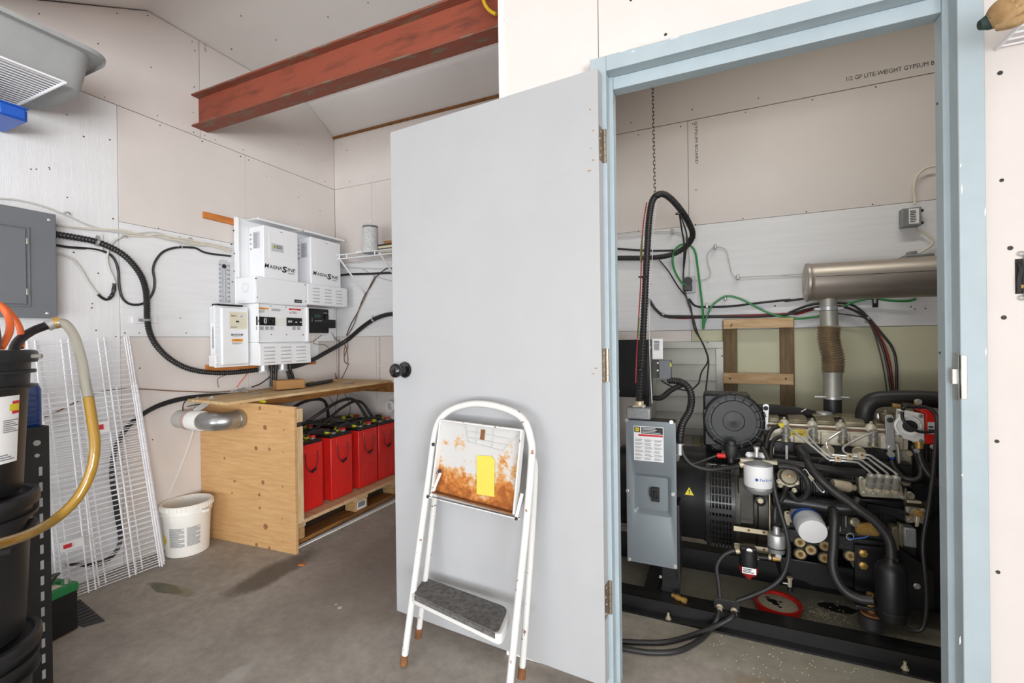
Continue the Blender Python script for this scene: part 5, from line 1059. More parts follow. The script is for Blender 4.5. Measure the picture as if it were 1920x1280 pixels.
G().lathe([(.225, 0), (.228, .01), (.228, .025), (.205, .03), (.20, .09), (.215, .095), (.215, .13)], (.072, ay, az), NX, 36).put('bell_housing', 'gunmetal', gs_)
slabp([B3(820, 590), B3(925, 590), B3(925, 890), B3(820, 880)], 2.165, .05, 'gunmetal', 'starter_cover', bevel=.006)
q = PY(*E7(140, 640), 2.164); text('PERKINS', q, RX, UZ, .014, 'black_cast', gs_, 'cast_lettering', width=PY(*E7(230, 640), 2.164).x-q.x, ext=.002)
slabp([E7(72, 690), E7(385, 738), E7(385, 778), E7(72, 735)], 2.13, .006, 'zinc', 'mount_strap'); slabp([E7(78, 842), E7(130, 850), E7(130, 900), E7(78, 888)], 2.13, .006, 'zinc', 'mount_strap'); slabp([E7(260, 870), E7(385, 888), E7(385, 928), E7(260, 905)], 2.13, .006, 'zinc', 'mount_strap')
for c in ((208, 730), (342, 748), (343, 903)): disc(E7(*c), 2.129, 2.2, .002, 'rust', 'strap_hole', n=12)
slabp([E7(388, 385), E7(398, 385), E7(402, 990), E7(394, 990)], 2.14, .02, 'zinc', 'edge_plate', bevel=0)
disc(E7(312, 465), 2.15, 9, .015, 'black_cast', 'port_ring', prof=[(1, 0), (1, .012), (.7, .014), (.65, .008)]); disc(E7(312, 465), 2.145, 5, .006, 'zinc', 'port_plug')
# --- engine block
p0 = PY(1440, 900, 2.27); p1 = PY(1700, 900, 2.27)
blk = G().bb(p0.x, p1.x+.02, 2.27, 2.56, .30, .655).put('engine_block', 'black_cast', gs_, bevel=.006)
G().bb(p0.x-.02, p1.x+.02, 2.245, 2.30, .29, .345).put('block_rail', 'black_cast', gs_, bevel=.004)
smp = [B6(1470, 180), (1478, 1045), (1603, 1066), (1603, 1123), (1514, 1096), (1494, 1088), (1472, 1088)]
slabp([(1462, 1043), (1603, 1066), (1603, 1112), (1522, 1100), (1510, 1092), (1498, 1089), (1462, 1085)], 2.235, .28, 'black_satin', 'oil_sump', bevel=.006)
slabp([(1603, 1022), (1690, 1030), (1752, 1075), (1752, 1140), (1690, 1150), (1640, 1135), (1612, 1135), (1603, 1128)], 2.215, .012, 'black_paint', 'engine_bracket')
for c in ((930, 495), (930, 592)): p = PY(*A5(*c), 2.213); R = rpx(7.5, p); G().lathe([(R, 0), (R, .009), (R*.8, .011)], p, (0, -1, 0), 6).put('bracket_bolt', 'brass', gs_)
bolt(A5(1362, 762), 2.213, 4, 'chrome')
for i in range(10):                                        # cast relief of the block face
    xx = p0.x+.03+i*.045; G().bb(xx, xx+.009, 2.258, 2.272, .36, .60).put('casting_rib', 'black_cast', gs_, bevel=.003)
for z in (.47, .565): G().bb(p0.x+.01, p1.x, 2.250, 2.272, z, z+.014).put('casting_rib', 'black_cast', gs_, bevel=.004)
hose([(1448, 935, 2.20), (1480, 938, 2.2), (1520, 944, 2.2), (1560, 950, 2.2), (1598, 950, 2.2), (1610, 935, 2.21)], .032, 'black_paint', 'coolant_rail', n=16)
for c, r in (((425, 408), 9), ((428, 502), 9), ((511, 468), 9), ((625, 437), 9), ((622, 533), 9), ((827, 516), 9)):
    p = PY(*A5(*c), 2.243); R = rpx(r, p); k = G().lathe([(R*1.25, -.004), (R*1.25, .002)], p, (0, -1, 0), 20).put('plug_boss', 'black_cast', gs_); G().lathe([(R, .001), (R, .005), (R*.92, .007), (R*.5, .007), (R*.42, .003), (0, .002)], p, (0, -1, 0), 20).put('core_plug', 'plug_gold', k); G().lathe([(R*.34, .0062), (0, .0066)], p, (0, -1, 0), 10).put('plug_recess', 'rust', k)
disc(A5(440, 127), 2.24, 11, .006, 'black_cast', 'plug_boss'); disc(A5(440, 127), 2.236, 7, .005, 'label_white', 'white_plug')
for c in ((757, 170), (1019, 640), (660, 292)): disc(A5(*c) if c[0] < 1000 else A5(760, 168), 2.24, 4, .008, 'zinc', 'sensor')
# oil filter
p = PY(*A5(528, 325), 2.105); ax = V((.10, -1, -.22)).normalized(); R = rpx(24.5, p)
of = G().lathe([(R*1.02, -.12), (R*1.05, -.1), (R*1.05, -.02), (R*1.0, -.006), (R*.96, 0)], p, ax, 28).put('oil_filter', 'label_grey', gs_)
G().lathe([(R*.97, 0), (R*.97, .0025), (R*.9, .004), (0, .004)], p, ax, 28).put('filter_end', 'label_white', of); G().lathe([(R*1.056, -.085), (R*1.056, -.062)], p, ax, 28, (False, False)).put('filter_band', 'blue_ink', of)
slabp([A5(300, 165), A5(330, 158), A5(350, 170), A5(352, 200), A5(420, 205), A5(410, 262), A5(350, 252), A5(345, 290), A5(325, 298), A5(300, 285)], 2.22, .005, 'zinc', 'filter_bracket')
disc(A5(385, 228), 2.219, 3, .002, 'screw_dark', 'bracket_slot'); 
for c in ((328, 176), (330, 282)): disc(A5(*c), 2.219, 2, .002, 'screw_dark', 'bracket_hole', n=10)
# --- cylinder head and valve cover
h0 = PY(1440, 830, 2.34); h1 = PY(1702, 838, 2.34)
G().bb(h0.x, h1.x, 2.335, 2.54, .652, .70).put('head_lower', 'black_cast', gs_, bevel=.004)
G().bb(h0.x, h1.x, 2.33, 2.54, .70, .765).put('cylinder_head', 'head_alu', gs_, bevel=.004)
for i in range(4):
    q = PY(*E3([370, 715, 1085, 1465][i], 400), 2.325); G().bb(q.x+.028, q.x+.105, 2.318, 2.335, .70, .755).put('head_panel', 'head_alu', gs_, bevel=.005)
G().bb(h0.x-.004, h1.x+.004, 2.326, 2.545, .7652, .773).put('cover_gasket', 'rust_wire', gs_)
G().bb(h0.x+.004, h1.x-.01, 2.345, 2.53, .7735, .796).put('valve_cover', 'valve_cover', gs_, bevel=.004)
xb = [h0.x+.002]+[PY(*E3(x, 210), 2.335).x for x in (345, 705, 1070, 1460)]+[h1.x-.008]
for i in range(5):
    xa, xc = xb[i]+(.016 if i else 0), xb[i+1]-(.016 if i < 4 else 0)
    if xc-xa > .02: G().prism([(xa, 2.334, .7835), (xa, 2.535, .7835), (xa, 2.525, .812), (xa, 2.362, .812), (xa, 2.338, .797)], (xc-xa, 0, 0)).put('cover_lobe', 'valve_cover', gs_, bevel=.005)
G().bb(h0.x, h1.x-.006, 2.329, 2.337, .7735, .783).put('cover_lip', 'head_alu', gs_, bevel=.002)
for x in (345, 705, 1070, 1460):
    q = PY(*E3(x, 210), 2.335); k = G().lathe([(.022, 0), (.021, .012), (.013, .024), (.009, .028)], V((q.x, 2.34, .772)), V((0, -.25, 1)), 16).put('cover_boss', 'head_alu', gs_); G().lathe([(.006, .026), (.006, .038), (.004, .04)], V((q.x, 2.34, .772)), V((0, -.25, 1)), 8).put('cover_stud', 'chrome', k)
q = PY(1545, 775, 2.44); G().lathe([(.03, 0), (.032, .004), (.03, .012), (.02, .015), (.0, .015)], (q.x, 2.44, .8125), UZ, 20).put('oil_filler_cap', 'galv', gs_); G().bb(q.x-.05, q.x+.05, 2.40, 2.47, .812, .816).put('filler_plate', 'valve_cover', gs_, bevel=.001)
G().beam(PY(1500, 773, 2.43), PY(1512, 766, 2.42), .012, .006).put('breather_clip', 'chrome', gs_, bevel=.002)
G().lathe([(.010, 0), (.012, .01), (.008, .03)], (PY(1647, 782, 2.4).x, 2.4, .812), UZ, 12).put('cover_nut', 'chrome', gs_)
q = PY(*E3(425, 385), 2.317); lb5 = sticker('caution_label', q, RX, UZ, PY(*E3(640, 385), 2.317).x-q.x, .028, 'yellow', gs_); text('CAUTION', q+RX*.03+UZ*.015+V((0, -.001, 0)), RX, UZ, .009, 'red_label', lb5, 'lettering', width=.035); lines(q+RX*.006+UZ*.002, RX, UZ, .05, .011, 2, lb5, 'ink')
# injectors and high-pressure pipes
INJ = [(368, 330), (722, 330), (1102, 350), (1492, 385)]
for x, y in INJ:
    q = PY(*E3(x, y+70), 2.30); G().lathe([(.014, -.012), (.014, .004), (.017, .006), (.017, .018), (.012, .020), (.012, .032), (.015, .033), (.015, .043), (.007, .046)], q, V((0, -.12, 1)), 12).put('injector', 'steel', gs_); G().lathe([(.019, 0), (.017, .012)], q-UZ*.02, UZ, 12).put('injector_seat', 'valve_cover', gs_)
PIPES = [[(368, 300, 2.29), (395, 278, 2.28), (440, 312, 2.26), (700, 520, 2.22), (910, 690, 2.19), (960, 702, 2.185), (1100, 712, 2.18), (1270, 728, 2.18), (1330, 760, 2.18), (1440, 850, 2.18), (1466, 900, 2.18), (1468, 935, 2.18)],
    [(722, 315, 2.29), (690, 298, 2.28), (645, 335, 2.27), (655, 395, 2.26), (780, 530, 2.22), (930, 655, 2.19), (980, 668, 2.185), (1180, 682, 2.18), (1320, 695, 2.18), (1390, 735, 2.18), (1550, 860, 2.18), (1574, 905, 2.18), (1577, 935, 2.18)],
    [(1105, 335, 2.29), (1075, 335, 2.28), (930, 430, 2.26), (888, 485, 2.24), (905, 560, 2.22), (950, 625, 2.19), (1010, 638, 2.185), (1250, 655, 2.18), (1400, 670, 2.18), (1480, 720, 2.18), (1660, 860, 2.18), (1685, 905, 2.18), (1688, 940, 2.18)],
    [(1495, 370, 2.29), (1460, 355, 2.28), (1180, 490, 2.25), (1105, 540, 2.23), (1115, 595, 2.21), (1170, 622, 2.19), (1300, 632, 2.185), (1440, 640, 2.18), (1510, 680, 2.18), (1760, 855, 2.18), (1795, 900, 2.18), (1800, 945, 2.18)]]
for P in PIPES: G().tube([PY(*E3(x, y), d_) for x, y, d_ in P], .0042, 8, per=5).put('injector_pipe', 'chrome', gs_)
for x, y in ((1035, 685), (1188, 660), (1342, 645)): q = PY(*E3(x, y), 2.176); G().ob(q, RX, V((0, 1, 0)), UZ, (.022, .006, .026)).put('pipe_clamp', 'zinc', gs_, bevel=.002); G().lathe([(.005, 0), (.005, .004)], q+V((0, -.003, .003)), (0, -1, 0), 6).put('clamp_bolt', 'rust', gs_)
# injection pump
slabp([E6(185, 105), E6(700, 150), E6(745, 340), E6(720, 358), E6(235, 330), E6(205, 300)], 2.185, .05, 'pump_alu', 'pump_body', bevel=.005)
slabp([E6(180, 345), E6(735, 375), E6(745, 440), E6(690, 470), E6(180, 385)], 2.195, .06, 'black_satin', 'pump_gallery', bevel=.006)
slabp([E6(140, 385), E6(760, 470), E6(760, 650), E6(590, 560), E6(150, 480)], 2.225, .05, 'black_paint', 'pump_mount', bevel=.004)
for x, y in ((330, 190), (430, 195), (525, 205), (625, 212)):
    q = PY(*E6(x, y), 2.185); G().lathe([(.015, -.006), (.016, .0), (.016, .016), (.0125, .018), (.0125, .030), (.0155, .031), (.0155, .046), (.010, .05), (.006, .052)], q, V((.02, -.35, 1)), 12).put('delivery_valve', 'steel', gs_)
for x, y in ((320, 238), (420, 243), (525, 258), (627, 265)): bolt(E6(x, y), 2.183, 4.2, 'zinc', nm='pump_bolt')
for x, y in ((258, 278), (375, 288), (713, 330), (800, 280), (222, 100)): disc(E6(x, y), 2.183, 3.6, .006, 'steel', 'pump_screw', prof=[(1, 0), (1, .005), (.5, .0055), (.45, .002)])
disc(E6(800, 300), 2.19, 6, .018, 'pump_alu', 'pump_port')
p = PY(*E5(835, 305), 2.17); q = PY(*E5(1035, 335), 2.19); G().lathe([(.001, -.001), (.020, 0), (.022, .006), (.022, (q-p).length), (.012, (q-p).length+.002), (.012, (q-p).length+.022)], p, q-p, 20).put('stop_solenoid', 'zinc', gs_)
slabp([E6(680, 655), E6(725, 660), E6(725, 940), E6(680, 900)], 2.17, .03, 'valve_cover', 'governor_flange'); slabp([E6(730, 700), E6(890, 720), E6(895, 950), E6(740, 925)], 2.16, .06, 'grey_cast', 'governor_box', bevel=.005); slabp([E6(690, 720), E6(745, 735), E6(745, 905), E6(690, 890)], 2.155, .015, 'green_lid', 'governor_tag') if False else None
slabp([E6(590, 690), E6(680, 690), E6(690, 990), E6(640, 960), E6(585, 760)], 2.185, .05, 'valve_cover', 'governor_housing', bevel=.006)
slabp([E6(765, 450), E6(985, 480), E6(990, 640), E6(765, 640)], 2.185, .02, 'pump_alu', 'linkage_plate', bevel=.003); slabp([E6(775, 365), E6(950, 385), E6(950, 415), E6(775, 400)], 2.18, .008, 'zinc', 'linkage_bar')
for x, y in ((808, 472), (965, 490), (812, 612), (955, 625)): bolt(E6(x, y), 2.183, 3, 'steel')
bolt(E6(915, 525), 2.18, 5.5, 'brass'); slabp([E6(880, 560), E6(940, 570), E6(915, 690), E6(870, 690)], 2.176, .006, 'zinc', 'throttle_lever', bevel=.003)
G().tube([PY(*E6(660, 485), 2.17), PY(*E6(790, 545), 2.175)], .0055, 8).put('linkage_rod', 'black_rubber', gs_); G().cyl(PY(*E6(790, 545), 2.175), PY(*E6(850, 565), 2.178), .004, n=8).put('rod_end', 'brass', gs_)
# starter solenoid, brass-coloured
p = PY(*E6(205, 715), 2.19); q = PY(*E6(330, 715), 2.16); G().lathe([(.001, -.001), (.024, 0), (.025, .004), (.025, (q-p).length+.02), (.02, (q-p).length+.024), (0, (q-p).length+.024)], p, q-p, 20).put('fuel_solenoid', 'brass', gs_)
G().tube([PY(*E6(50, 800), 2.17), PY(*E6(90, 830), 2.16), PY(*E6(170, 825), 2.15), PY(*E6(280, 810), 2.15), PY(*E6(345, 740), 2.15), PY(*E6(320, 670), 2.155), PY(*E6(270, 655), 2.16)], .0025, 6).put('blue_wire', 'blue_ink', gs_)
G().tube([PY(*E6(90+45*math.cos(t), 805+38*math.sin(t)), 2.16) for t in [2*math.pi*k/14 for k in range(15)]], .0016, 5).put('ring_wire', 'chrome', gs_)
p = PY(*E6(115, 620), 2.19); G().lathe([(.017, 0), (.018, .02), (.012, .024)], p, (.3, -1, .2), 14).put('solenoid_end', 'valve_cover', gs_)
# --- fuel filter with white can
fY = 2.10; p = PY(*E7(293, 300), fY); R = rpx(24.5, p)
ft = PY(*E7(293, 180), fY).z+.018; fb = PY(*E7(293, 330), fY).z+.0
ffl = G().lathe([(R*.96, fb), (R, fb+.004), (R, ft-.003), (R*.98, ft)], V((p.x, fY, 0)), UZ, 32).put('fuel_filter_can', 'label_white', gs_)
G().lathe([(R*.3, fb-.03), (R*.8, fb-.027), (R*.97, fb-.016), (R*1.0, fb-.003), (R*.97, fb)], V((p.x, fY, 0)), UZ, 32).put('sediment_bowl', 'grey_cast', gs_)
G().lathe([(R*1.0, ft), (R*1.0, ft+.006), (R*.8, ft+.012), (R*.45, ft+.016), (R*.3, ft+.02)], V((p.x, fY, 0)), UZ, 32).put('filter_head', 'grey_cast', gs_)
q = PY(*E7(285, 118), fY); G().bb(p.x-R*1.25, p.x+R*1.3, fY-.012, fY+.012, ft+.004, ft+.02).put('head_arms', 'pump_alu', gs_, bevel=.003)
slabp([E7(190, 35), E7(370, 38), E7(378, 110), E7(190, 105)], fY+.03, .006, 'grey_cast', 'filter_mount'); 
for c in ((210, 60), (341, 68)): bolt(E7(*c), fY+.029, 4.2, 'label_white')
G().lathe([(.009, 0), (.009, .03), (.012, .031), (.012, .04), (.006, .042)], V((p.x-.005, fY, ft+.03)), UZ, 10).put('bleed_screw', 'chrome', gs_)
A = V((p.x, fY, 0)); zt_ = PY(*E7(285, 262), fY).z
def can_text(s, a0, a1, z, h, m_):
    n = len(s)
    for i, ch in enumerate(s):
        a = math.radians(a0+(a1-a0)*i/max(n-1, 1)); r_ = V((-math.sin(a), math.cos(a), 0)); nn = V((math.cos(a), math.sin(a), 0))
        text(ch, V((p.x, fY, z))+nn*(R+.0004), r_, UZ, h, m_, ffl, 'letter', ext=.0004)
can_text('Perkins', -88, -40, zt_, .012, 'blue_ink')
a = math.radians(-100); nn = V((math.cos(a), math.sin(a), 0)); G().lathe([(.006, .0003), (.006, .0009), (.003, .0009), (.003, .0003)], V((p.x, fY, zt_+.005))+nn*R, nn, 14).put('emblem', 'blue_ink', ffl)
hose([E7(205, 140)+(fY,), E7(140, 150)+(fY,), E7(60, 170)+(2.11,), E7(-10, 175)+(2.12,), (1330, 880, 2.13), (1300, 872, 2.13), (1283, 855, 2.13), (1277, 835, 2.13)], .010, nm='fuel_hose')
G().cyl(PY(*E7(165, 140), fY), PY(*E7(130, 148), fY), .013, n=12).put('hose_clip', 'zinc', gs_)
q = PY(*B3(778, 430), 2.16); G().lathe([(.022, -.02), (.026, 0), (.026, .03), (.02, .034), (.02, .05)], q, UZ, 18).put('drain_valve', 'black_rubber', gs_)
hose([B3(780, 500)+(2.15,), B3(778, 470)+(2.155,), B3(778, 440)+(2.16,)], .013, nm='drain_stub')
# sediment filter, water trap
q = PY(*E7(455, 840), 2.08); R2 = rpx(14.5, q); zt2 = PY(*E7(455, 760), 2.08).z; zb2 = PY(*E7(455, 880), 2.08).z
G().lathe([(R2, zb2), (R2*1.02, zb2+.004), (R2*1.02, zt2-.004), (R2*.96, zt2), (R2*.4, zt2+.001), (R2*.35, zt2+.026), (R2*.25, zt2+.03)], V((q.x, 2.08, 0)), UZ, 24).put('lift_pump', 'galv', gs_)
G().lathe([(R2*.6, zb2-.022), (R2*.95, zb2-.018), (R2*.98, zb2-.004), (R2*1.0, zb2)], V((q.x, 2.08, 0)), UZ, 24).put('pump_base', 'grey_cast', gs_); G().lathe([(R2*1.03, zb2-.001), (R2*1.03, zb2+.004)], V((q.x, 2.08, 0)), UZ, 24).put('pump_seal', 'black_rubber', gs_)
G().ob(PY(*E7(470, 955), 2.08), RX, V((0, 1, 0)), UZ, (.022, .02, .018)).put('outlet_elbow', 'chrome', gs_, bevel=.003); G().cyl(PY(*E7(420, 978), 2.08), PY(*E7(490, 985), 2.08), .010, n=8).put('brass_tee', 'brass', gs_)
q = PY(*E7(205, 970), 2.06); R3 = rpx(16, q); zt3 = PY(*E7(205, 900), 2.06).z; zm3 = PY(*E7(205, 1040), 2.06).z; zb3 = PY(*E7(205, 1130), 2.06).z
G().lathe([(R3*.95, zm3), (R3, zm3+.01), (R3*.9, zt3-.02), (R3*.9, zt3)], V((q.x, 2.06, 0)), UZ, 24).put('trap_head', 'black_plastic', gs_)
G().bb(q.x-R3*.8, q.x+R3*.85, 2.05, 2.07, zt3-.002, zt3+.01).put('trap_ports', 'black_plastic', gs_, bevel=.003); disc(E7(213, 915), 2.045, 5.5, .004, 'chrome', 'trap_plug')
rbw = G().lathe([(R3*.25, zb3-.012), (R3*.4, zb3-.002), (R3*.8, zb3+.008), (R3*.98, zb3+.02), (R3*.98, zm3)], V((q.x, 2.06, 0)), UZ, 24).put('trap_bowl', 'red_wire', gs_)
sticker('trap_label', V((q.x-R3*.72, 2.06-R3*1.0, zb3+.022)), RX, UZ, R3*1.45, .024, 'label_white', rbw); lines(V((q.x-R3*.62, 2.06-R3*1.0-.0006, zb3+.025)), RX, UZ, R3*1.2, .018, 3, rbw, 'ink')
hose([E7(275, 965)+(2.07,), E7(340, 972)+(2.075,), E7(415, 978)+(2.08,)], .008, nm='link_hose')
for x in (285, 395): G().cyl(PY(*E7(x-12, 968), 2.075), PY(*E7(x+12, 971), 2.075), .0105, n=10).put('hose_clip', 'zinc', gs_)
# governor/thermostat with brown cap
q = PY(*E5(312, 215), 2.16); R4 = rpx(14.5, q); k = G().lathe([(R4*1.3, -.03), (R4*1.25, -.016), (R4, -.014), (R4, .004), (R4*.86, .010), (0, .012)], q, V((0, -1, .35)), 24).put('feed_pump', 'valve_cover', gs_); disc(E5(318, 203), 2.14, 2.6, .006, 'brass', 'pump_screw')
for c in ((195, 270), (215, 320), (410, 285), (380, 378), (290, 300)): bolt(E5(*c), 2.165, 3.2, 'zinc')
# hoses in front of the engine
hose([E5(185, 92)+(2.11,), E5(300, 95)+(2.11,), E5(420, 130)+(2.10,), E5(510, 220)+(2.10,), E5(550, 330)+(2.10,), E5(525, 430)+(2.11,), E5(460, 490)+(2.12,), E5(390, 480)+(2.13,), E5(325, 400)+(2.15,)], .0105, nm='fuel_hose')
hose([E5(285, 350)+(2.14,), E5(240, 460)+(2.11,), E5(160, 590)+(2.09,), E5(145, 700)+(2.08,), E5(150, 760)+(2.08,)], .010, nm='fuel_hose')
hose([(1430, 838, 2.13), (1446, 875, 2.10), (1453, 920, 2.08), (1462, 955, 2.07), (1475, 1000, 2.055), (1479, 1040, 2.05), (1468, 1078, 2.045), (1445, 1100, 2.04), (1410, 1116, 2.04), (1382, 1126, 2.035)], .0085, nm='fuel_hose')
hose([E7(100, 915)+(2.06,), (1372, 1033, 2.055), (1355, 1042, 2.05), (1344, 1062, 2.045), (1347, 1090, 2.04), (1350, 1120, 2.035)], .0085, nm='fuel_hose')
G().cyl(PY(*E7(95, 915), 2.06), PY(*E7(130, 912), 2.06), .011, n=10).put('hose_clip', 'zinc', gs_)
hose([E5(0, 15)+(2.2,), E5(200, 40)+(2.19,), E5(560, 90)+(2.18,), E5(900, 140)+(2.19,), E5(1216, 170)+(2.21,)], .016, nm='coolant_hose', n=12)
hose([A4(500, 600)+(2.24,), A4(545, 680)+(2.22,), A4(590, 770)+(2.17,), A4(680, 880)+(2.14,), A4(820, 1010)+(2.12,), A4(960, 1110)+(2.10,), A5(870, 130)+(2.09,), A5(1010, 230)+(2.085,), A5(1110, 340)+(2.08,), A5(1150, 430)+(2.075,), A5(1158, 545)+(2.07,)], .0165, nm='breather_hose', n=12)
hose([A5(655, 130)+(2.22,), A5(690, 160)+(2.16,), A5(705, 220)+(2.14,), A5(700, 320)+(2.13,), A5(695, 450)+(2.12,), A5(685, 580)+(2.11,), A5(715, 700)+(2.10,), A5(790, 800)+(2.09,), A5(900, 860)+(2.08,), A5(1010, 875)+(2.075,)], .0175, nm='coolant_hose', n=12)
p = PY(*A5(708, 295), 2.14); G().cyl(p+UZ*.008, p-UZ*.008, .0195, n=16).put('hose_clamp', 'zinc', gs_); disc(A5(660, 140), 2.235, 14, .02, 'black_cast', 'hose_neck')
hose([E3(540, 560)+(2.29,), E3(580, 610)+(2.25,), E3(620, 700)+(2.21,)], .022, 'gunmetal', 'coolant_stub', n=14)
hose([E3(290, 260)+(2.30,), E3(200, 300)+(2.28,), E3(135, 400)+(2.25,), E3(105, 560)+(2.2,)], .009, nm='leak_off_hose'); q = PY(*E3(300, 258), 2.30); G().cyl(q-RX*.01, q+RX*.01, .012, n=10).put('yellow_tape', 'yellow', gs_)
hose([E3(300, 395)+(2.29,), E3(220, 440)+(2.27,), E3(175, 540)+(2.23,), E3(175, 700)+(2.18,), E3(190, 900)+(2.16,), (1452, 925, 2.14)], .009, nm='leak_off_hose')
for c in ((900, 575, 11), (1300, 600, 11)): disc(E3(c[0], c[1]), 2.31, c[2], .012, 'zinc', 'head_plug')
for c in ((822, 728), (1005, 745)): disc(E3(*c), 2.262, 6, .012, 'black_cast', 'socket_bolt', prof=[(1, 0), (1, .010), (.5, .011), (.45, .004), (0, .004)])
G().beam(PY(*E3(378, 515), 2.29), PY(*E3(378, 700), 2.26), .009, .006).put('dipstick_bracket', 'galv', gs_); slabp([E3(205, 528), E3(218, 535), E3(215, 632), E3(195, 636)], 2.24, .008, 'zinc', 'tab'); slabp([E5(575, 190), E5(625, 245), E5(585, 275), E5(538, 210)], 2.15, .006, 'zinc', 'sender_clip') 
G().tube([PY(*E5(470, 150), 2.16), PY(*E5(510, 125), 2.155), PY(*E5(560, 190), 2.15), PY(*E5(650, 330), 2.15), PY(*E5(720, 400), 2.15), PY(*E5(742, 385), 2.15)], .0022, 6).put('dipstick_wire', 'chrome', gs_)
G().tube([PY(*E5(1000, 820), 2.2), PY(*E5(1000, 680), 2.2), PY(*E5(1040, 630), 2.2), PY(*E5(1080, 620), 2.2)], .0022, 6).put('dipstick_handle', 'chrome', gs_)
# --- air cleaner
ac = PY(1376, 790, 2.22); R5 = rpx(53, ac)
acn = G().lathe([(R5*.97, -.14), (R5*.98, -.03), (R5*1.0, -.028), (R5*1.0, -.008), (R5*.94, -.002), (R5*.86, -.002), (R5*.84, -.012), (R5*.74, -.012), (R5*.72, -.004), (R5*.36, -.004), (R5*.34, -.008), (R5*.05, -.008), (0, -.006)], ac, (0.06, -1, 0), 48).put('air_cleaner', 'black_plastic', gs_)
for k in range(18):
    t = 2*math.pi*k/18+.1; u = V((math.cos(t), 0, math.sin(t))); G().beam(ac+u*R5*.75+V((0, .006, 0)), ac+u*R5*.97+V((0, .002, 0)), .003, .012, up=(0, 1, 0)).put('cleaner_rib', 'black_plastic', acn)
for t in (.3, 1.57, 2.8, 4.2, 5.4): u = V((math.cos(t), 0, math.sin(t))); G().ob(ac+u*R5*1.0+V((0, .006, 0)), V((-u.z, 0, u.x)), V((0, 1, 0)), u, (.02, .03, .008)).put('cleaner_clip', 'black_plastic', acn, bevel=.002)
G().bb(ac.x-R5, ac.x+R5*.55, 2.25, 2.40, ac.z-R5*1.0, ac.z+R5*.92).put('cleaner_housing', 'black_plastic', gs_, bevel=.01); G().prism([V((ac.x-R5*.8, 2.25, ac.z-R5*.95)), V((ac.x+R5*.9, 2.25, ac.z-R5*.7)), V((ac.x+R5*.8, 2.25, ac.z-R5*1.12)), V((ac.x-R5*.6, 2.25, ac.z-R5*1.12))], (0, .1, 0)).put('cleaner_foot', 'black_plastic', gs_, bevel=.004)
G().bb(ac.x-.05, ac.x+.06, 2.27, 2.38, az+.2, ac.z-R5*1.1).put('cleaner_bracket', 'black_paint', gs_)
hose([(1415, 768, 2.38), (1445, 768, 2.40), (1480, 772, 2.43), (1520, 778, 2.47), (1540, 790, 2.52)], .026, 'black_rubber', 'intake_hose', n=14)
hose([B3(740, 450)+(2.14,), B3(690, 450)+(2.14,), B3(620, 475)+(2.13,), B3(540, 500)+(2.13,), B3(490, 480)+(2.13,), B3(470, 440)+(2.13,)], .005, nm='sensor_cable'); G().cyl(PY(*B3(690, 450), 2.14), PY(*B3(742, 452), 2.14), .011, n=10).put('red_connector', 'red_case', gs_)
# lifting eyes
def eye(pts, hole, Y_, r):
    o = slabp(pts, Y_, .010, 'galv', 'lifting_eye', bevel=.002); disc(hole, Y_-.0005, r, .001, 'screw_dark', 'eye_hole', n=14); return o
eye([A4(150, 200), A4(165, 187), A4(200, 187), A4(214, 202), A4(205, 440), A4(160, 430)], A4(181, 228), 2.33, 4.2)
eye([A4(1310, 310), A4(1325, 292), A4(1380, 290), A4(1395, 310), A4(1410, 615), A4(1395, 632), A4(1335, 630), A4(1328, 610)], A4(1358, 340), 2.30, 5)
bolt(A4(1365, 603), 2.297, 4.5, 'chrome'); disc(A4(1360, 660), 2.30, 6, .015, 'chrome', 'temp_sender'); disc(A4(1372, 700), 2.29, 3, .01, 'blue_plastic', 'sender_plug', n=10)
# red and white actuator housing
wy = 2.22
k = slabp([A4(1440, 238), A4(1685, 285), A4(1690, 570), A4(1620, 560), A4(1440, 500), A4(1428, 480)], wy, .03, 'white_plastic', 'actuator_face', bevel=.004)
slabp([A4(1690, 285), A4(1600, 235), A4(1740, 240), A4(1860, 300), A4(1880, 560), A4(1690, 572)], wy+.006, .11, 'red_case', 'actuator_housing', bevel=.006)
p = PY(*A4(1520, 395), wy); R6 = rpx(20, p)
G().lathe([(R6, 0), (R6, .012), (R6*.86, .014), (R6*.82, .002), (0, .002)], p, (-.1, -1, 0), 32).put('actuator_ring', 'white_plastic', gs_); G().lathe([(R6*.56, .0), (R6*.56, .006), (0, .007)], p+RX*.008, (-.1, -1, 0), 24).put('actuator_hub', 'black_plastic', gs_)
for c in ((1448, 268), (1648, 303), (1652, 537), (1452, 490)): bolt(A4(*c), wy, 2.6, 'steel')
k = sticker('actuator_label', PY(*A4(1715, 470), wy+.004), RX, UZ, .024, .045, 'label_grey', gs_); lines(PY(*A4(1722, 450), wy+.004), RX, UZ, .015, .025, 2, k, 'ink')
hose([A4(1475, 260)+(2.19,), A4(1480, 330)+(2.185,), A4(1540, 400)+(2.18,), A4(1640, 450)+(2.18,), A4(1760, 450)+(2.19,), A4(1830, 420)+(2.2,)], .0055, nm='actuator_cable'); hose([A4(1480, 240)+(2.19,), A4(1510, 215)+(2.2,), A4(1620, 215)+(2.21,), A4(1720, 225)+(2.21,), A4(1790, 290)+(2.2,), A4(1805, 400)+(2.17,), A4(1790, 600)+(2.14,), A4(1760, 900)+(2.11,), A4(1720, 1190)+(2.08,), A5(1420, 330)+(2.07,), A5(1410, 480)+(2.06,), A5(1430, 700)+(2.05,), A5(1440, 900)+(2.05,), A5(1415, 1080)+(2.05,), A5(1360, 1120)+(2.05,), A5(1280, 1100)+(2.05,), A5(1220, 1040)+(2.05,)], .0068, nm='harness_cable')
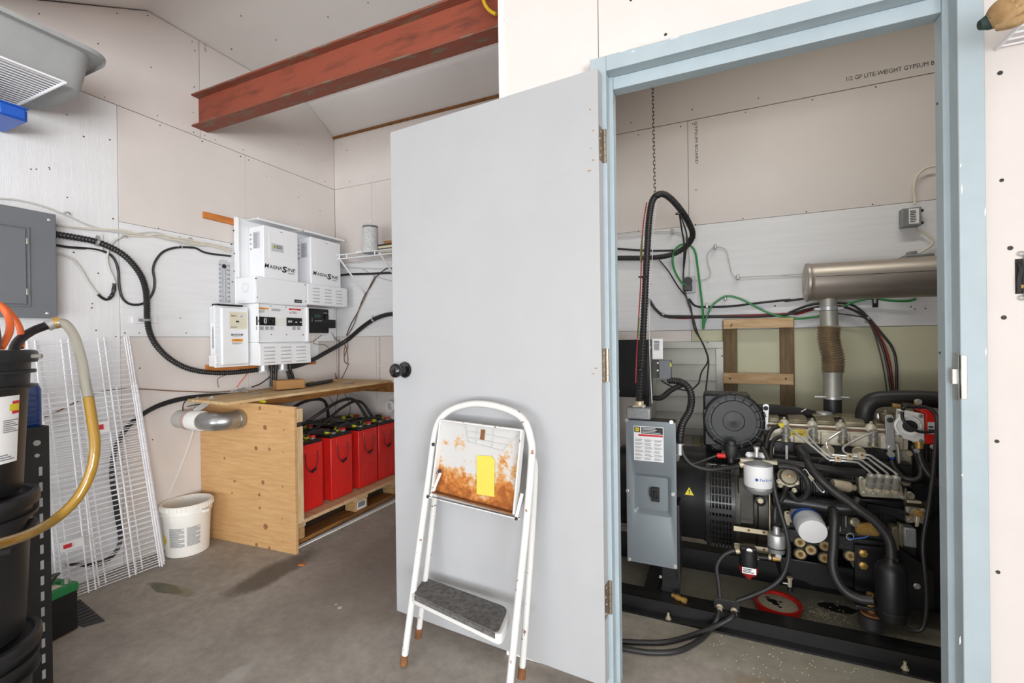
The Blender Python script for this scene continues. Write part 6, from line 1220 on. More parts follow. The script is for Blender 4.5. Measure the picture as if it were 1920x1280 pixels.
slabp([A4(1390, 185), A4(1465, 192), A4(1465, 225), A4(1390, 220)], 2.26, .02, 'brass', 'harness_clamp'); slabp([A4(1480, 180), A4(1600, 190), A4(1600, 235), A4(1480, 235)], 2.25, .03, 'black_rubber', 'harness_boot', bevel=.006); G().cyl(PY(*A4(1620, 205), 2.25), PY(*A4(1622, 150), 2.25), .012, n=8).put('brass_union', 'brass', gs_); disc(A4(1622, 165), 2.235, 5, .012, 'chrome', 'union_nut')
G().lathe([(.014, 0), (.014, .018), (.02, .02), (.02, .026)], PY(*A4(1635, 605), 2.23), UZ, 10).put('brass_elbow', 'brass', gs_); hose([A4(1635, 610)+(2.23,), A4(1640, 690)+(2.22,), A4(1680, 790)+(2.21,), A4(1760, 890)+(2.2,), A4(1830, 960)+(2.2,)], .012, nm='coolant_hose'); disc(A4(1610, 628), 2.22, 4, .008, 'chrome', 'hose_screw'); disc(A4(1762, 592), 2.22, 4.5, .012, 'chrome', 'hose_screw')
hose([A4(1375, 730)+(2.25,), A4(1400, 790)+(2.23,), A4(1480, 880)+(2.21,), A4(1570, 905)+(2.2,), A4(1640, 880)+(2.2,), A4(1650, 800)+(2.21,), A4(1610, 680)+(2.23,), A4(1570, 580)+(2.24,)], .009, nm='sender_cable')
hose([A4(1425, 560)+(2.29,), A4(1440, 650)+(2.29,), A4(1443, 790)+(2.29,)], .006, 'steel', 'coolant_pipe')
# timing case, pump, radiator guard at the front end
slabp([A4(1410, 615), A4(1570, 630), A4(1570, 780), A4(1420, 790)], 2.33, .1, 'pump_alu', 'water_pump', bevel=.006); disc(A4(1535, 655), 2.325, 5, .01, 'zinc', 'pump_plug')
slabp([A4(1460, 930), A4(1640, 950), A4(1640, 975), A4(1480, 965)], 2.24, .08, 'valve_cover', 'timing_case_lip', bevel=.004); slabp([A4(1480, 960), A4(1700, 985), A4(1720, 1200), A4(1480, 1200)], 2.26, .08, 'valve_cover', 'timing_case', bevel=.01)
disc(A4(1655, 1025), 2.21, 15, .03, 'black_satin', 'oil_filler', prof=[(1, -.04), (1, .012), (.9, .018), (0, .018)])
gx0 = PY(*A4(1585, 780), 2.36).x
rg = G().bb(gx0-.01, gx0+.9, 2.42, 2.46, .12, .80).put('radiator', 'screw_dark', gs_); 
for i in range(24): G().cyl((gx0+i*.0145, 2.37, .44), (gx0+i*.0145, 2.37, .80), .0018, n=5).put('guard_wire', 'gunmetal', gs_)
for i in range(8): G().cyl((gx0-.01, 2.373, .45+i*.048), (gx0+.36, 2.373, .45+i*.048), .0022, n=5).put('guard_wire', 'gunmetal', gs_)
G().bb(gx0-.02, gx0+.4, 2.30, 2.41, .10, .44).put('fan_shroud', 'black_paint', gs_)
hose([(1757, 749, 2.40), (1720, 747, 2.40), (1675, 747, 2.40), (1645, 749, 2.40), (1629, 757, 2.40), (1622, 772, 2.40), (1621, 792, 2.41)], .034, 'black_rubber', 'upper_radiator_hose', n=18)
G().tube([PY(1757, 749, 2.40), PY(1757, 749, 2.40)+RX*.35], .034, 18, raw=True).put('upper_radiator_hose', 'black_rubber', gs_)
q = PY(*A4(1315, 250), 2.36); G().lathe([(.016, 0), (.024, .03), (.03, .032), (.03, .036), (.01, .04), (.008, .048)], V((q.x, 2.36, .81)), UZ, 16).put('thermostat_cap', 'valve_cover', gs_)
# crankcase bottle and mount
q = PY(1671, 1108, 2.07); R7 = rpx(24, q); z1_ = PY(1676, 1052, 2.07).z; z0_ = PY(1671, 1162, 2.07).z
G().lathe([(R7*.5, z0_), (R7*.95, z0_+.006), (R7, z0_+.02), (R7, z1_-.035), (R7*.85, z1_-.014), (R7*.45, z1_-.002), (R7*.42, z1_+.012)], V((q.x, 2.07, 0)), UZ, 28).put('catch_bottle', 'black_plastic', gs_)
G().lathe([(R7*1.06, 0), (R7*1.06, .01)], V((q.x, 2.07, z0_+.035)), UZ, 28, (False, False)).put('bottle_strap', 'black_paint', gs_); p = PY(*A5(1158, 550), 2.07); G().cyl(p-UZ*.007, p+UZ*.007, .019, n=14).put('hose_clamp', 'zinc', gs_)
q2 = PZ(1651, 1204, .057); q2 = V((q2.x, 2.135, 0)); G().lathe([(.042, .057), (.042, .10), (.036, .104)], V((q2.x, 2.135, 0)), UZ, 24).put('rubber_mount', 'black_rubber', gs_); G().lathe([(.036, .104), (.033, .109), (.012, .111), (.011, .135)], V((q2.x, 2.135, 0)), UZ, 16).put('mount_plate', 'rust', gs_)
G().bb(q2.x-.06, q2.x+.06, 2.09, 2.22, .135, .147).put('mount_foot', 'black_paint', gs_, bevel=.002)
for i, z in enumerate((.15, .168, .186)): G().lathe([(.011, 0), (.013, .004), (.011, .012)], V((q2.x-.012+i*.0, 2.10, z)), UZ, 8).put('brass_fitting', 'brass', gs_)
hz_ = PY(*A5(345, 745), 2.2); G().lathe([(.008, 0), (.008, .03), (.011, .031), (.011, .04)], hz_-UZ*.01, UZ, 8).put('sump_drain', 'zinc', gs_); G().beam(hz_-RX*.026, hz_+RX*.008, .008, .006).put('drain_lever', 'chrome', gs_, bevel=.002); G().cyl(hz_-UZ*.028, hz_-UZ*.01, .011, n=10).put('drain_cap', 'black_plastic', gs_)
# fuel bulkhead on the rail and hoses over the floor
bk = PY(1363, 1133, 2.03); G().prism([PY(1338, 1120, 2.03), PY(1387, 1129, 2.03), V((PY(1387, 1129, 2.03).x, 2.03, .0565)), V((PY(1338, 1120, 2.03).x, 2.03, .0565))], (0, .005, 0)).put('bulkhead_plate', 'black_paint', gs_, bevel=.002)
for px_, py in ((1349, 1136), (1376, 1143)): q = PY(px_, py, 2.028); G().lathe([(.013, 0), (.013, .006), (.010, .007), (.010, .022)], q, (0, -1, -.3), 8).put('bulkhead_union', 'zinc', gs_)
for i, pts in enumerate(([(1349, 1139, 2.02, .09), (1345, 1158, 1.985, .03), (1332, 1180, 0, .010), (1308, 1202, 0, .010), (1270, 1220, 0, .010), (1225, 1223, 0, .010), (1185, 1218, 0, .010), (1130, 1208, 0, .010)], [(1377, 1147, 2.02, .085), (1372, 1157, 1.985, .035), (1345, 1172, 0, .028), (1300, 1190, 0, .010), (1250, 1203, 0, .010), (1200, 1204, 0, .010), (1165, 1202, 0, .010), (1120, 1198, 0, .010)])):
    tag(G().tube([PY(a, b, y) if y else PZ(a, b, z) for a, b, y, z in pts], .0095, 10).put('fuel_hose', 'black_rubber'), ['black fuel hose on the floor from the left union of the skid', 'black fuel hose on the floor from the right union of the skid'][i], 'hose', 'fuel hoses on the floor')
q = PZ(1273, 1118, .07); bf = thing('brass_fitting', q-UZ*.012, 'brass hose fitting lying on the black skid rail', 'fitting'); q = V((q.x, 2.03, .0685)); dd = V((.9, -.4, 0)).normalized()
for i, (r_, l0, l1, nm) in enumerate(((.008, -.03, -.012, 'barb'), (.012, -.012, .004, 'hex_nut'), (.009, .004, .014, 'thread'), (.0118, .014, .032, 'hex_nut'))): G().cyl(q+dd*l0, q+dd*l1, r_, n=6 if 'hex' in nm else 12).put(nm, 'brass', bf)
# red lid with absorbent
rl = PZ(1458, 1143, 0); lr_ = thing('absorbent_tray', rl, 'round red plastic lid holding oily absorbent granules on the floor', 'lid')
G().lathe([(.080, 0), (.086, .003), (.091, .034), (.091, .038), (.086, .039), (.080, .036), (.077, .008), (0, .007)], rl, UZ, 40).put('tray', 'red_plastic', lr_)
G().lathe([(.077, .008), (.0765, .026), (.04, .031), (0, .03)], rl, UZ, 28).put('absorbent', 'granules', lr_)['kind'] = 'stuff'
for dx, dy, r_ in ((-.02, .01, .022), (-.008, -.012, .015), (-.035, .03, .010), (.012, .012, .009), (.004, -.032, .010)): G().sph(rl+V((dx, dy, .0305)), r_, 8, (1, .8, .12)).put('oil_patch', 'oil', lr_)
g = G()
for i in range(260):
    a, r_ = random.uniform(0, 6.28), abs(random.gauss(0, .16)); x, y = .40+r_*math.cos(a)*1.2, 2.26+r_*.55*math.sin(a)
    if 2.1 < y < 2.44 and math.hypot(x-rl.x, y-rl.y) > .1: g.bb(x, x+.004, y, y+.003, 0, .0025)
for i in range(120):
    x = random.uniform(-.2, .75); y = random.uniform(1.72, 1.95); g.bb(x, x+.003, y, y+.003, 0, .002)
o = g.put('spilled_granules', 'granules'); tag(o, 'pale absorbent granules scattered over the floor round the skid', 'granules', kind='stuff')
# ================================================================= exhaust
my_ = 2.55; m0 = PY(1509, 530, my_); m1 = V((1.62, my_, m0.z-.006)); Rm = .088
mu = thing('exhaust_muffler', m0, 'long brushed steel exhaust muffler near the back wall', 'muffler')
G().lathe([(Rm*.55, .004), (Rm*.9, 0), (Rm*1.03, .004), (Rm*1.05, .012), (Rm*1.0, .02), (Rm, .03), (Rm, (m1-m0).length)], m0, m1-m0, 48).put('shell', 'muffler', mu)
G().tube([m0+V((.03, -Rm*.985, .016)), m0+V((.6, -Rm*.985, .012)), m0+V((1.1, -Rm*.985, .008))], .0012, 5).put('seam', 'gunmetal', mu)
ix = PY(1553, 560, my_).x; zi = m0.z-Rm*.97
G().lathe([(.034, .02), (.034, -.03), (.037, -.032), (.037, -.04)], (ix, my_, zi), UZ, 24).put('inlet', 'alu', mu); G().lathe([(.038, 0), (.038, .018)], (ix, my_, zi-.05), UZ, 24).put('clamp', 'galv', mu)
for dx in (-.045, .045): G().bb(ix+dx-.012, ix+dx+.012, my_-.02, my_+.01, zi-.05, zi-.036).put('clamp_ear', 'galv', mu, bevel=.002)
fp_ = thing('flexible_exhaust_pipe', PY(1559, 745, my_), 'bronze-tinted braided flexible exhaust pipe between muffler and engine', 'pipe')
G().cyl((ix, my_, zi-.052), PY(1555, 611, my_), .036, n=24).put('upper_collar', 'alu', fp_)
a_, b_ = PY(1555, 611, my_), PY(1561, 697, my_)
G().tube([a_, a_.lerp(b_, .3)+V((-.006, 0, 0)), a_.lerp(b_, .7)+V((.006, 0, 0)), b_], .049, 28, per=16, corr=.0055).put('braided_section', 'flex', fp_)
c_ = PY(1561, 745, my_); G().tube([b_, b_.lerp(c_, .2), b_.lerp(c_, .22), c_], lambda t: .040 if t < .3 else .037, 24, raw=True).put('lower_collar', 'alu', fp_)
G().lathe([(.042, 0), (.042, .010)], c_-UZ*.006, UZ, 24).put('band_clamp', 'galv', fp_); G().beam(c_+V((-.075, -.02, .004)), c_+V((.06, -.02, .006)), .006, .006).put('clamp_bolt', 'galv', fp_)
G().tube([c_, c_-UZ*.08, V((c_.x, my_-.02, .74))], .036, 20).put('manifold_elbow', 'black_rubber', fp_)
# ================================================================= back wall of the generator room
lv = thing('wall_louvre', (-.15, YB-.03, .65), 'aluminium shutter louvre in the generator room back wall', 'louvre')
a_, b_ = PY(1222, 641, YB-.02), PY(1356, 640, YB-.02); zb_ = .60; x0, x1, zt_2 = a_.x-.02, b_.x, a_.z
for r_ in ((x0, x1, zt_2-.04, zt_2), (x0, x1, zb_, zb_+.035), (x0, x0+.04, zb_+.035, zt_2-.04), (x1-.04, x1, zb_+.035, zt_2-.04)): G().bb(r_[0], r_[1], YB-.022, YB-.001, r_[2], r_[3]).put('frame', 'alu', lv, bevel=.002)
nb = 5; hh = (zt_2-.04-zb_-.035)/nb
for i in range(nb):
    z = zb_+.035+hh*i; G().prism([(x0+.04, YB-.016, z+.006), (x0+.04, YB-.006, z+hh), (x0+.04, YB-.003, z+hh), (x0+.04, YB-.012, z+.006)], (x1-x0-.08, 0, 0)).put('blade', 'alu', lv); G().bb(x0+.04, x1-.04, YB-.02, YB-.014, z+.002, z+.0065).put('blade_lip', 'alu', lv)
G().bb(x0+.04, x1-.04, YB-.003, YB-.001, zb_+.035, zt_2-.04).put('backing', 'gap', lv)
dots([PY(1327, 642, YB-.023), PY(1354, 667, YB-.023)], lv, (0, -1, 0), .005)
wfm = thing('lumber_rack', (.22, YB-.03, .4), 'rough lumber frame fixed to the generator room back wall', 'wood frame')
for px0, px1 in ((1355, 1382), (1462, 1489)): a_, b_ = PY(px0, 620, YB-.02), PY(px1, 620, YB-.02); G().bb(a_.x, b_.x, YB-.020, YB-.001, .55, 1.262).put('upright', 'lumber_old', wfm, bevel=.002)
for py0, py1 in ((598, 616), (701, 721)): a_, b_ = PY(1356, py0, YB-.04), PY(1488, py1, YB-.04); G().bb(PY(1356, py0, YB-.04).x, PY(1488, py0, YB-.04).x, YB-.04, YB-.0205, PY(1420, py1-1, YB-.04).z, PY(1420, py0-1, YB-.04).z).put('crosspiece', 'lumber', wfm, bevel=.002)
dots([PY(*B1(x, y), YB-.041) for x, y in ((670, 790), (675, 780), (665, 1075), (970, 1075))], wfm, (0, -1, 0), .005)
bp2 = thing('generator_control_panel', (-.43, 2.42, .8), 'black sheet metal control panel behind the breaker enclosure', 'panel'); a_, b_ = PY(1150, 637, 2.42), PY(1217, 746, 2.42)
G().bb(-.58, b_.x, 2.42, 2.60, b_.z, a_.z).put('case', 'black_satin', bp2, bevel=.004); 
for x, y in ((58, 1145), (228, 905)): bolt(B1(x, y), 2.419, 1.6, 'chrome', bp2)
for xa in (b_.x-.05, -.56): G().bb(xa, xa+.04, 2.50, 2.56, az+.19, b_.z).put('support', 'black_paint', bp2)
q = PY(*B1(270, 915), 2.425); a_ = PY(*B1(242, 968), 2.424); b2_ = PY(*B1(298, 858), 2.424)
k = G().bb(a_.x, b2_.x, 2.428, 2.432, a_.z, b2_.z).put('document_pouch', 'label_white', bp2); lines((a_.x+.008, 2.4275, b2_.z-.06), RX, UZ, .03, .05, 7, k, 'ink')
q1, q2 = PY(*B1(243, 1070), 2.40), PY(*B1(345, 975), 2.40); G().bb(q1.x, q1.x+.035, 2.40, 2.44, q1.z, q2.z).put('terminal_strip', 'gunmetal', bp2, bevel=.002); G().bb(q1.x+.034, q2.x, 2.375, 2.44, q1.z-.004, q2.z).put('relay_box', 'grey_panel', bp2, bevel=.003)
k = PY(*B1(338, 1010), 2.374); sticker('relay_mark', k, RX, UZ, .008, .018, 'yellow_cap', bp2)
for zz in (990, 1030): disc(B1(272, zz), 2.399, 2, .006, 'chrome', 'terminal_screw', bp2)
cs2 = thing('grey_loom', PY(1290, 760, 2.3), 'thick black loom curving from control panel down to the alternator', 'cable')
G().tube([PY(*B1(330, 1085), 2.39), PY(*B1(390, 1090), 2.36), PY(*B1(435, 1120), 2.33), PY(*B1(455, 1175), 2.30), PY(*B1(445, 1250), 2.24), PY(*B3(470, 250), 2.19), PY(*B3(455, 330), 2.15), PY(*B3(455, 390), 2.135)], .017, 12, per=12, corr=.0065).put('corrugated_tube', 'black_conduit', cs2)
G().tube([PY(*B1(250, 1180), 2.41), PY(*B1(290, 1180), 2.38), PY(*B1(340, 1140), 2.37), PY(*B1(400, 1110), 2.36)], .013, 10).put('branch', 'black_rubber', cs2); p = PY(*B3(452, 415), 2.135); G().cyl(p+UZ*.03, p-UZ*.02, .018, n=12).cyl(p+V((-.012, 0, -.018)), p+V((-.018, .02, -.045)), .016, n=12).put('fitting', 'galv', cs2)
# hanging corrugated conduit
cg = thing('hanging_conduit', PY(1198, 745, 2.11), 'black corrugated conduit hanging from a chain in a tall loop', 'conduit')
cpts = [(170, 1200, 2.11), (176, 1100, 2.12), (185, 950, 2.14), (198, 700, 2.18), (207, 500, 2.22), (215, 350, 2.25), (225, 200, 2.29), (245, 100, 2.32), (290, 68, 2.36), (340, 92, 2.42), (400, 160, 2.52), (440, 225, 2.62), (462, 290, 2.71), (435, 345, 2.78), (375, 388, 2.81), (300, 410, 2.825), (200, 417, 2.83), (40, 418, 2.83), (-60, 418, 2.83)]
G().tube([PY(*B1(x, y), d_) for x, y, d_ in cpts], .0165, 12, per=14, corr=.0068).put('corrugated_tube', 'black_conduit', cg)
for x, y, d_ in ((265, 85, 2.33), (190, 520, 2.205), (172, 1025, 2.125), (390, 175, 2.50), (455, 310, 2.73)):
    p = PY(*B1(x, y), d_); G().tube([p+V((.019*math.cos(t), .019*math.sin(t), 0)) for t in [2*math.pi*k/12 for k in range(13)]], .003, 5, raw=True).put('cable_tie', 'black_plastic', cg)
for m_, off, pts in (('red_wire', 0, [(215, 115), (195, 250), (188, 400), (180, 600), (168, 800), (158, 1000), (155, 1100)]), ('green_wire', 0, [(190, 300), (183, 370), (180, 440)]), ('green_wire', 0, [(175, 740), (172, 800), (170, 850)])): G().tube([PY(*B1(x-4, y), 2.09+.14*(1-y/1100)) for x, y in pts], .003, 6).put('bound_wire', m_, cg)
for i, pts in enumerate(([(390, 180, 2.5), (400, 250, 2.6), (415, 350, 2.7), (412, 480, 2.8), (415, 600, 2.82), (450, 680, 2.82), (470, 800, 2.8), (510, 870, 2.75), (545, 970, 2.65), (510, 1040, 2.55), (495, 1100, 2.5)], [(395, 180, 2.5), (430, 300, 2.68), (420, 420, 2.79), (410, 520, 2.82), (425, 620, 2.82), (460, 730, 2.82), (490, 830, 2.8), (525, 900, 2.7), (548, 975, 2.62), (540, 1080, 2.5), (530, 1180, 2.4), (535, 1250, 2.32)], [(280, 428, 2.82), (330, 490, 2.82), (380, 570, 2.82), (420, 620, 2.82)], [(495, 1100, 2.5), (455, 1135, 2.45), (400, 1135, 2.42), (330, 1110, 2.4), (290, 1085, 2.39)])):
    cable('hanging_wire', [PY(*B1(x, y), d_) for x, y, d_ in pts], .0042, 'black_rubber', ['thin black wire dropping from the conduit loop to the louvre', 'thin black wire dropping from the conduit loop to the air cleaner', 'thin black wire slanting along the white band toward the outlet', 'thin black wire sagging from the relay box'][i], n=6)
# chain
ch = thing('chain', (PY(1228, 362, 2.31).x, 2.31, 1.3), 'thin dark steel chain hanging from the ceiling to hold the conduit', 'chain')
g = G(); L_, r_ = .013, .0048
pts = [V((r_*math.cos(t), 0, (L_-r_ if math.sin(t) >= 0 else -(L_-r_))*.75+r_*math.sin(t))) for t in [2*math.pi*k/14 for k in range(15)]]
xt = PY(1222, 163, 2.31).x; zt0 = PY(1228, 362, 2.31).z; xb = PY(1228, 362, 2.31).x
l0 = None; nL = int((3.02-zt0)/.0185)
o0 = ORG[ch.name]
G().tube([p+o0 for p in pts], .0017, 5, raw=True).put('link', 'gunmetal', ch); l0 = [o for o in bpy.data.objects if o.parent == ch][0]
for i in range(nL+1):
    z = zt0+.0185*i; o = l0 if i == 0 else share(l0, ch, None, 'link'); t = (z-zt0)/(3.02-zt0); o.location = V((xb+(xt-xb)*min(1, t*1.9)*.6, 2.31, z))-o0; o.rotation_euler.z = math.pi/2*(i % 2)+.5
cable('pull_cord', [PY(*B1(265, 110), 2.30), PY(*B1(250, 250), 2.27), PY(*B1(240, 430), 2.22), PY(*B1(226, 700), 2.17), PY(*B1(228, 950), 2.13), PY(*B1(240, 1210), 2.10)], .002, 'label_grey', 'thin pale cord hanging beside the black conduit', n=5)
# outlet and cables on the back wall
ot = thing('outlet_box', PY(*B1(445, 560), YB-.02), 'clear-covered outlet box with plugged cables on the white band', 'outlet'); a_, b_ = PY(*B1(418, 610), YB-.03), PY(*B1(475, 515), YB-.03)
G().bb(a_.x, b_.x, YB-.03, YB-.001, a_.z, b_.z).put('cover', 'label_grey', ot, bevel=.005); p = PY(*B1(437, 545), YB-.04); G().cyl(p+V((0, .01, 0)), p-V((0, .015, 0)), .024, n=20).put('plug', 'black_plastic', ot); G().bb(p.x-.022, p.x+.022, YB-.055, YB-.03, p.z-.055, p.z-.022).put('ground_plug', 'gunmetal', ot, bevel=.003)
cable('green_cable', [PY(*B1(*q), YB-.05) for q in ((430, 568), (400, 550), (365, 490), (352, 430), (365, 375), (400, 345), (445, 348), (475, 385), (490, 480), (505, 600), (518, 720), (520, 800))]+[PY(*B1(*q), YB-.035) for q in ((527, 770), (560, 690), (600, 650), (650, 626), (720, 640), (800, 680), (870, 715), (950, 738))]+[PY(*B2(*q), YB-.03) for q in ((60, 700), (150, 722), (250, 715), (330, 700), (420, 660), (500, 625), (600, 608), (700, 620), (800, 622), (845, 610))], .0058, 'green_wire', 'bright green cable looping from the outlet along the white band')
cable('grey_cable', BW([B1(*q) for q in ((480, 540), (530, 533), (560, 505), (545, 440), (545, 390), (585, 357), (640, 370), (660, 430), (675, 500), (710, 522), (800, 517), (989, 511))]+[B2(*q) for q in ((80, 473), (203, 468))], .008), .0036, 'grey_cable', 'thin grey cable waving along the white band to the muffler', n=6)
cable('grey_cable', BW([B1(*q) for q in ((-20, 298), (40, 292), (180, 278), (350, 275), (420, 300), (443, 400), (445, 515))], .008), .0036, 'grey_cable', 'thin grey cable dropping to the outlet box', n=6)
cable('grey_cable', BW([B1(*q) for q in ((-20, 312), (40, 308), (150, 300), (240, 285))], .008), .0036, 'grey_cable', 'thin grey cable behind the hanging conduit, upper left', n=6)
for i, (m_, pts, lb) in enumerate((('black_rubber', [B1(440, 640), B1(480, 680), B1(560, 684), B1(680, 680), B1(800, 665), B1(989, 645), B2(100, 622), B2(300, 600), B2(480, 606), B2(620, 610)], 'black cable along the white band above the wood frame'),
    ('black_rubber', [B1(225, 640), B1(260, 695), B1(310, 730), B1(400, 735), B1(560, 735), B1(780, 730), B1(989, 722), B2(120, 690), B2(220, 650), B2(310, 635), B2(430, 635), B2(500, 655), B2(570, 715), B2(650, 810), B2(710, 890), B2(732, 980), B2(735, 1140)], 'thick black cable of the bundle bending down to the engine, rightmost'),
    ('red_wire', [B1(330, 742), B1(420, 745), B1(560, 740), B1(780, 732), B1(989, 722), B2(170, 695), B2(280, 665), B2(420, 655), B2(500, 680), B2(580, 740), B2(640, 830), B2(690, 960), B2(715, 1140)], 'dark red cable of the bundle bending down to the engine'),
    ('black_rubber', [B1(225, 655), B1(265, 705), B1(315, 738), B1(420, 740), B1(760, 738), B2(100, 700), B2(230, 668), B2(330, 650), B2(450, 660), B2(560, 720), B2(640, 850), B2(680, 980), B2(705, 1140)], 'black cable of the bundle bending down to the engine, middle'),
    ('gunmetal', [B2(385, 690), B2(480, 705), B2(555, 722), B2(600, 790), B2(640, 920), B2(665, 1040), B2(680, 1140)], 'thin grey braided line of the bundle, leftmost on the bend'),
    ('black_rubber', [B1(40, 366), B1(150, 374), B1(260, 378), B1(370, 376)], 'black cable behind the hanging conduit on the white band'))):
    cable('wall_cable', BW(pts, .012+.007*i), .0062 if m_ != 'gunmetal' else .003, m_, lb, n=8)
for p_, lb in ((B1(300, 730), 'where the cable bundle leaves the hanging conduit'), (B1(640, 635), 'at the top of the green cable bend'), (B1(540, 678), 'on the black cable left of the green bend'), (B2(570, 730), 'where the cable bundle turns down to the engine'), (B2(610, 620), 'under the muffler'), (B1(585, 355), 'at the crest of the wavy grey cable'), (B1(708, 522), 'at the foot of the wavy grey cable'), (B1(350, 272), 'near the top of the grey cable over the outlet')):
    q = PY(*p_, YB-.03); tag(G().ob(q+V((0, .01, 0)), RX, V((0, 1, 0)), UZ, (.014, .035, .03)).put('cable_clamp', 'galv', None, bevel=.004), 'small pale cable clamp '+lb, 'clamp', 'cable clamps on the back wall')
# boxes at the right
jb2 = thing('alarm_box', PY(1712, 410, YB-.03), 'small grey metal control box with white label high on the white band', 'box'); a_, b_ = PY(1692, 425, YB-.05), PY(1728, 387, YB-.05)
G().bb(a_.x, b_.x, YB-.05, YB-.001, a_.z, b_.z).put('case', 'grey_cast', jb2, bevel=.003); k = sticker('label', (a_.x+.025, YB-.0505, a_.z+.01), RX, UZ, b_.x-a_.x-.035, b_.z-a_.z-.016, 'label_white', jb2); lines((a_.x+.03, YB-.0512, a_.z+.016), RX, UZ, b_.x-a_.x-.048, b_.z-a_.z-.03, 7, k, 'ink')
for dz in (-.03, .03): G().cyl((b_.x, YB-.03, (a_.z+b_.z)/2+dz), (b_.x+.012, YB-.03, (a_.z+b_.z)/2+dz), .007, n=10).put('side_button', 'gunmetal', jb2)
cable('cream_cable', BW([B2(838, 68), B2(838, 30), B2(832, -10), B2(845, -80), B2(890, -130), B2(960, -150)], .03), .005, 'cream_cable', 'cream cable rising from the grey control box', n=6)
cable('cream_cable', BW([B2(840, 208), B2(900, 240), B2(942, 280), B2(920, 315), B2(860, 350)], .02), .0045, 'cream_cable', 'cream cable hanging from the grey control box to the muffler', n=6)
q = PY(1722, 481, 2.7); tag(G().bb(q.x-.05, q.x+.06, 2.70, YB-.001, q.z-.03, q.z+.012).bb(q.x-.03, q.x+.0, 2.71, 2.76, q.z+.012, q.z+.03).put('pipe_fitting', 'grey_cast', None, bevel=.003), 'grey conduit fitting above the muffler', 'fitting')
q = PY(*B2(612, 630), YB-.03); tag(G().beam(q+UZ*.03, q-UZ*.025, .022, .012, up=(0, 1, 0)).put('pipe_bracket', 'black_paint'), 'small black bracket under the muffler', 'bracket')
# ================================================================= right of the door frame
q = PY(1908, 518, YW-.002)
dv = thing('switch_opening', q, 'open wall box with unfinished switch and black wiring', 'switch'); x0 = PY(1903, 518, YW).x
G().bb(x0, x0+.016, YW-.0015, YW-.0005, q.z-.043, q.z+.043).put('cut_opening', 'gap', dv); G().bb(x0+.014, x0+.05, YW-.008, YW-.0005, q.z-.05, q.z+.05).put('switch_yoke', 'galv', dv, bevel=.001); G().bb(x0+.018, x0+.045, YW-.014, YW-.008, q.z-.02, q.z+.02).put('switch_body', 'label_cream', dv, bevel=.002)
for dz in (-.053, .055): G().tube([V((x0+.011+.006*math.cos(t), YW-.004, q.z+dz+.005*math.sin(t))) for t in [2*math.pi*k/12 for k in range(13)]], .0016, 5, raw=True).put('mounting_ear', 'galv', dv)
G().tube([(x0+.004, YW-.002, q.z+.035), (x0+.008, YW-.008, q.z+.02), (x0+.005, YW-.006, q.z-.01), (x0+.006, YW-.004, q.z-.04)], .004, 8).put('black_wire', 'black_plastic', dv); G().cyl((x0+.009, YW-.004, q.z-.03), (x0+.011, YW-.004, q.z-.022), .004, n=8).put('brass_screw', 'brass', dv)
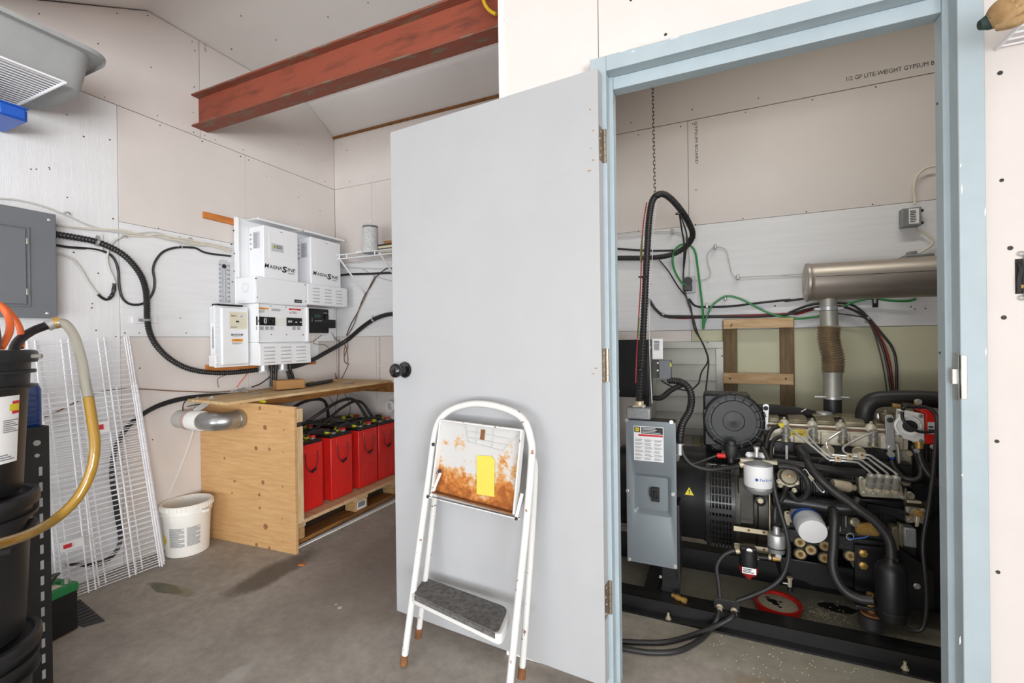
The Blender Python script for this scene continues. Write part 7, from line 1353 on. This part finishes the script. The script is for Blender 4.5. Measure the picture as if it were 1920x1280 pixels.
# wire basket shelf with gloves, top right
s0_ = PY(1869, 91, YW-.004); szr = s0_.z
sr = thing('wire_shelf', (s0_.x+.3, YW-.15, szr), 'white wire shelf on the wall right of the door frame', 'shelf')
s1_ = PY(1922, 36, YW-.30); 
end_a = V((s0_.x, YW-.004, szr)); end_b = V((s0_.x, YW-.31, szr+.0))
G().cyl(end_a, end_b, .0042, n=8).put('end_rod', 'white_wire', sr)
for i in range(12): y = YW-.012-i*.027; G().cyl((s0_.x, y, szr), (s0_.x+.6, y, szr), .0026, n=6).put('wire', 'white_wire', sr)
G().beam((s0_.x+.5, YW-.004, szr-.2), (s0_.x+.5, YW-.3, szr), .01, .01).put('bracket', 'white_wire', sr)
gv = thing('work_glove', (s0_.x+.1, YW-.2, szr+.003), 'worn tan leather work glove with dark cuff lying on the wire shelf', 'glove')
gl = [PY(1838, 47, 1.35), PY(1855, 40, 1.35), PY(1880, 25, 1.34), PY(1910, 5, 1.33), PY(1940, -18, 1.32)]
off = V((0, 0, 0))
gd = (gl[4]-gl[1]).normalized(); gu = (UZ-gd*UZ.dot(gd)).normalized()
G().tube([gl[1], gl[1].lerp(gl[2], .4), gl[2], gl[2].lerp(gl[3], .6)], lambda t: .018+.012*math.sin(min(1, t*1.3)*1.57), 12).put('palm', 'glove', gv)
for i in range(4):
    o_ = gu*(.026-.0155*i); L2 = (.9, 1.0, .95, .8)[i]
    G().tube([gl[2]+o_*.6, gl[2].lerp(gl[3], .5)+o_*.9+V((0, -.006, 0)), gl[3]+o_*1.1+V((0, -.004, .004)), gl[3]+(gl[4]-gl[3])*L2+o_*1.2], lambda t: .0115-.002*t+.001*math.sin(t*25), 10).put('finger', 'glove', gv)
G().tube([gl[1].lerp(gl[2], .35)-gu*.020, gl[2]-gu*.036+V((0, -.01, 0)), gl[2].lerp(gl[3], .9)-gu*.040+V((0, -.012, 0))], lambda t: .012-.003*t, 10).put('thumb', 'glove', gv)
G().tube([gl[0]+(gl[0]-gl[1])*.1, gl[0].lerp(gl[1], .5), gl[1], gl[1].lerp(gl[2], .3)], lambda t: .010+.012*t, 12).put('cuff', 'glove_cuff', gv)
tag(G().lathe([(.035, 0), (.04, .004), (.04, .10), (.02, .12)], V((s0_.x+.13, YW-.13, szr+.003)), UZ, 20).put('spray_can', 'purple'), 'purple canister standing on the right wire shelf', 'can')
# ================================================================= added fill lamp for the generator room (above the door head, out of view)
lm = thing('fill_lamp', (.55, 2.0, 2.86), 'added white batten lamp under the generator room ceiling, out of view', 'lamp')
G().bb(-.1, 1.2, 1.94, 2.06, 2.88, 3.0).put('housing', 'white_metal', lm, bevel=.004)
for y in (1.97, 2.03): G().cyl((-.08, y, 2.865), (1.18, y, 2.865), .013, n=12).put('tube', 'label_white', lm)
area('fill_lamp_light', (.55, 2.0, 2.84), (0, 0, 0), 1.2, .12, FILL_LAMP_POWER, (1, .96, .86))
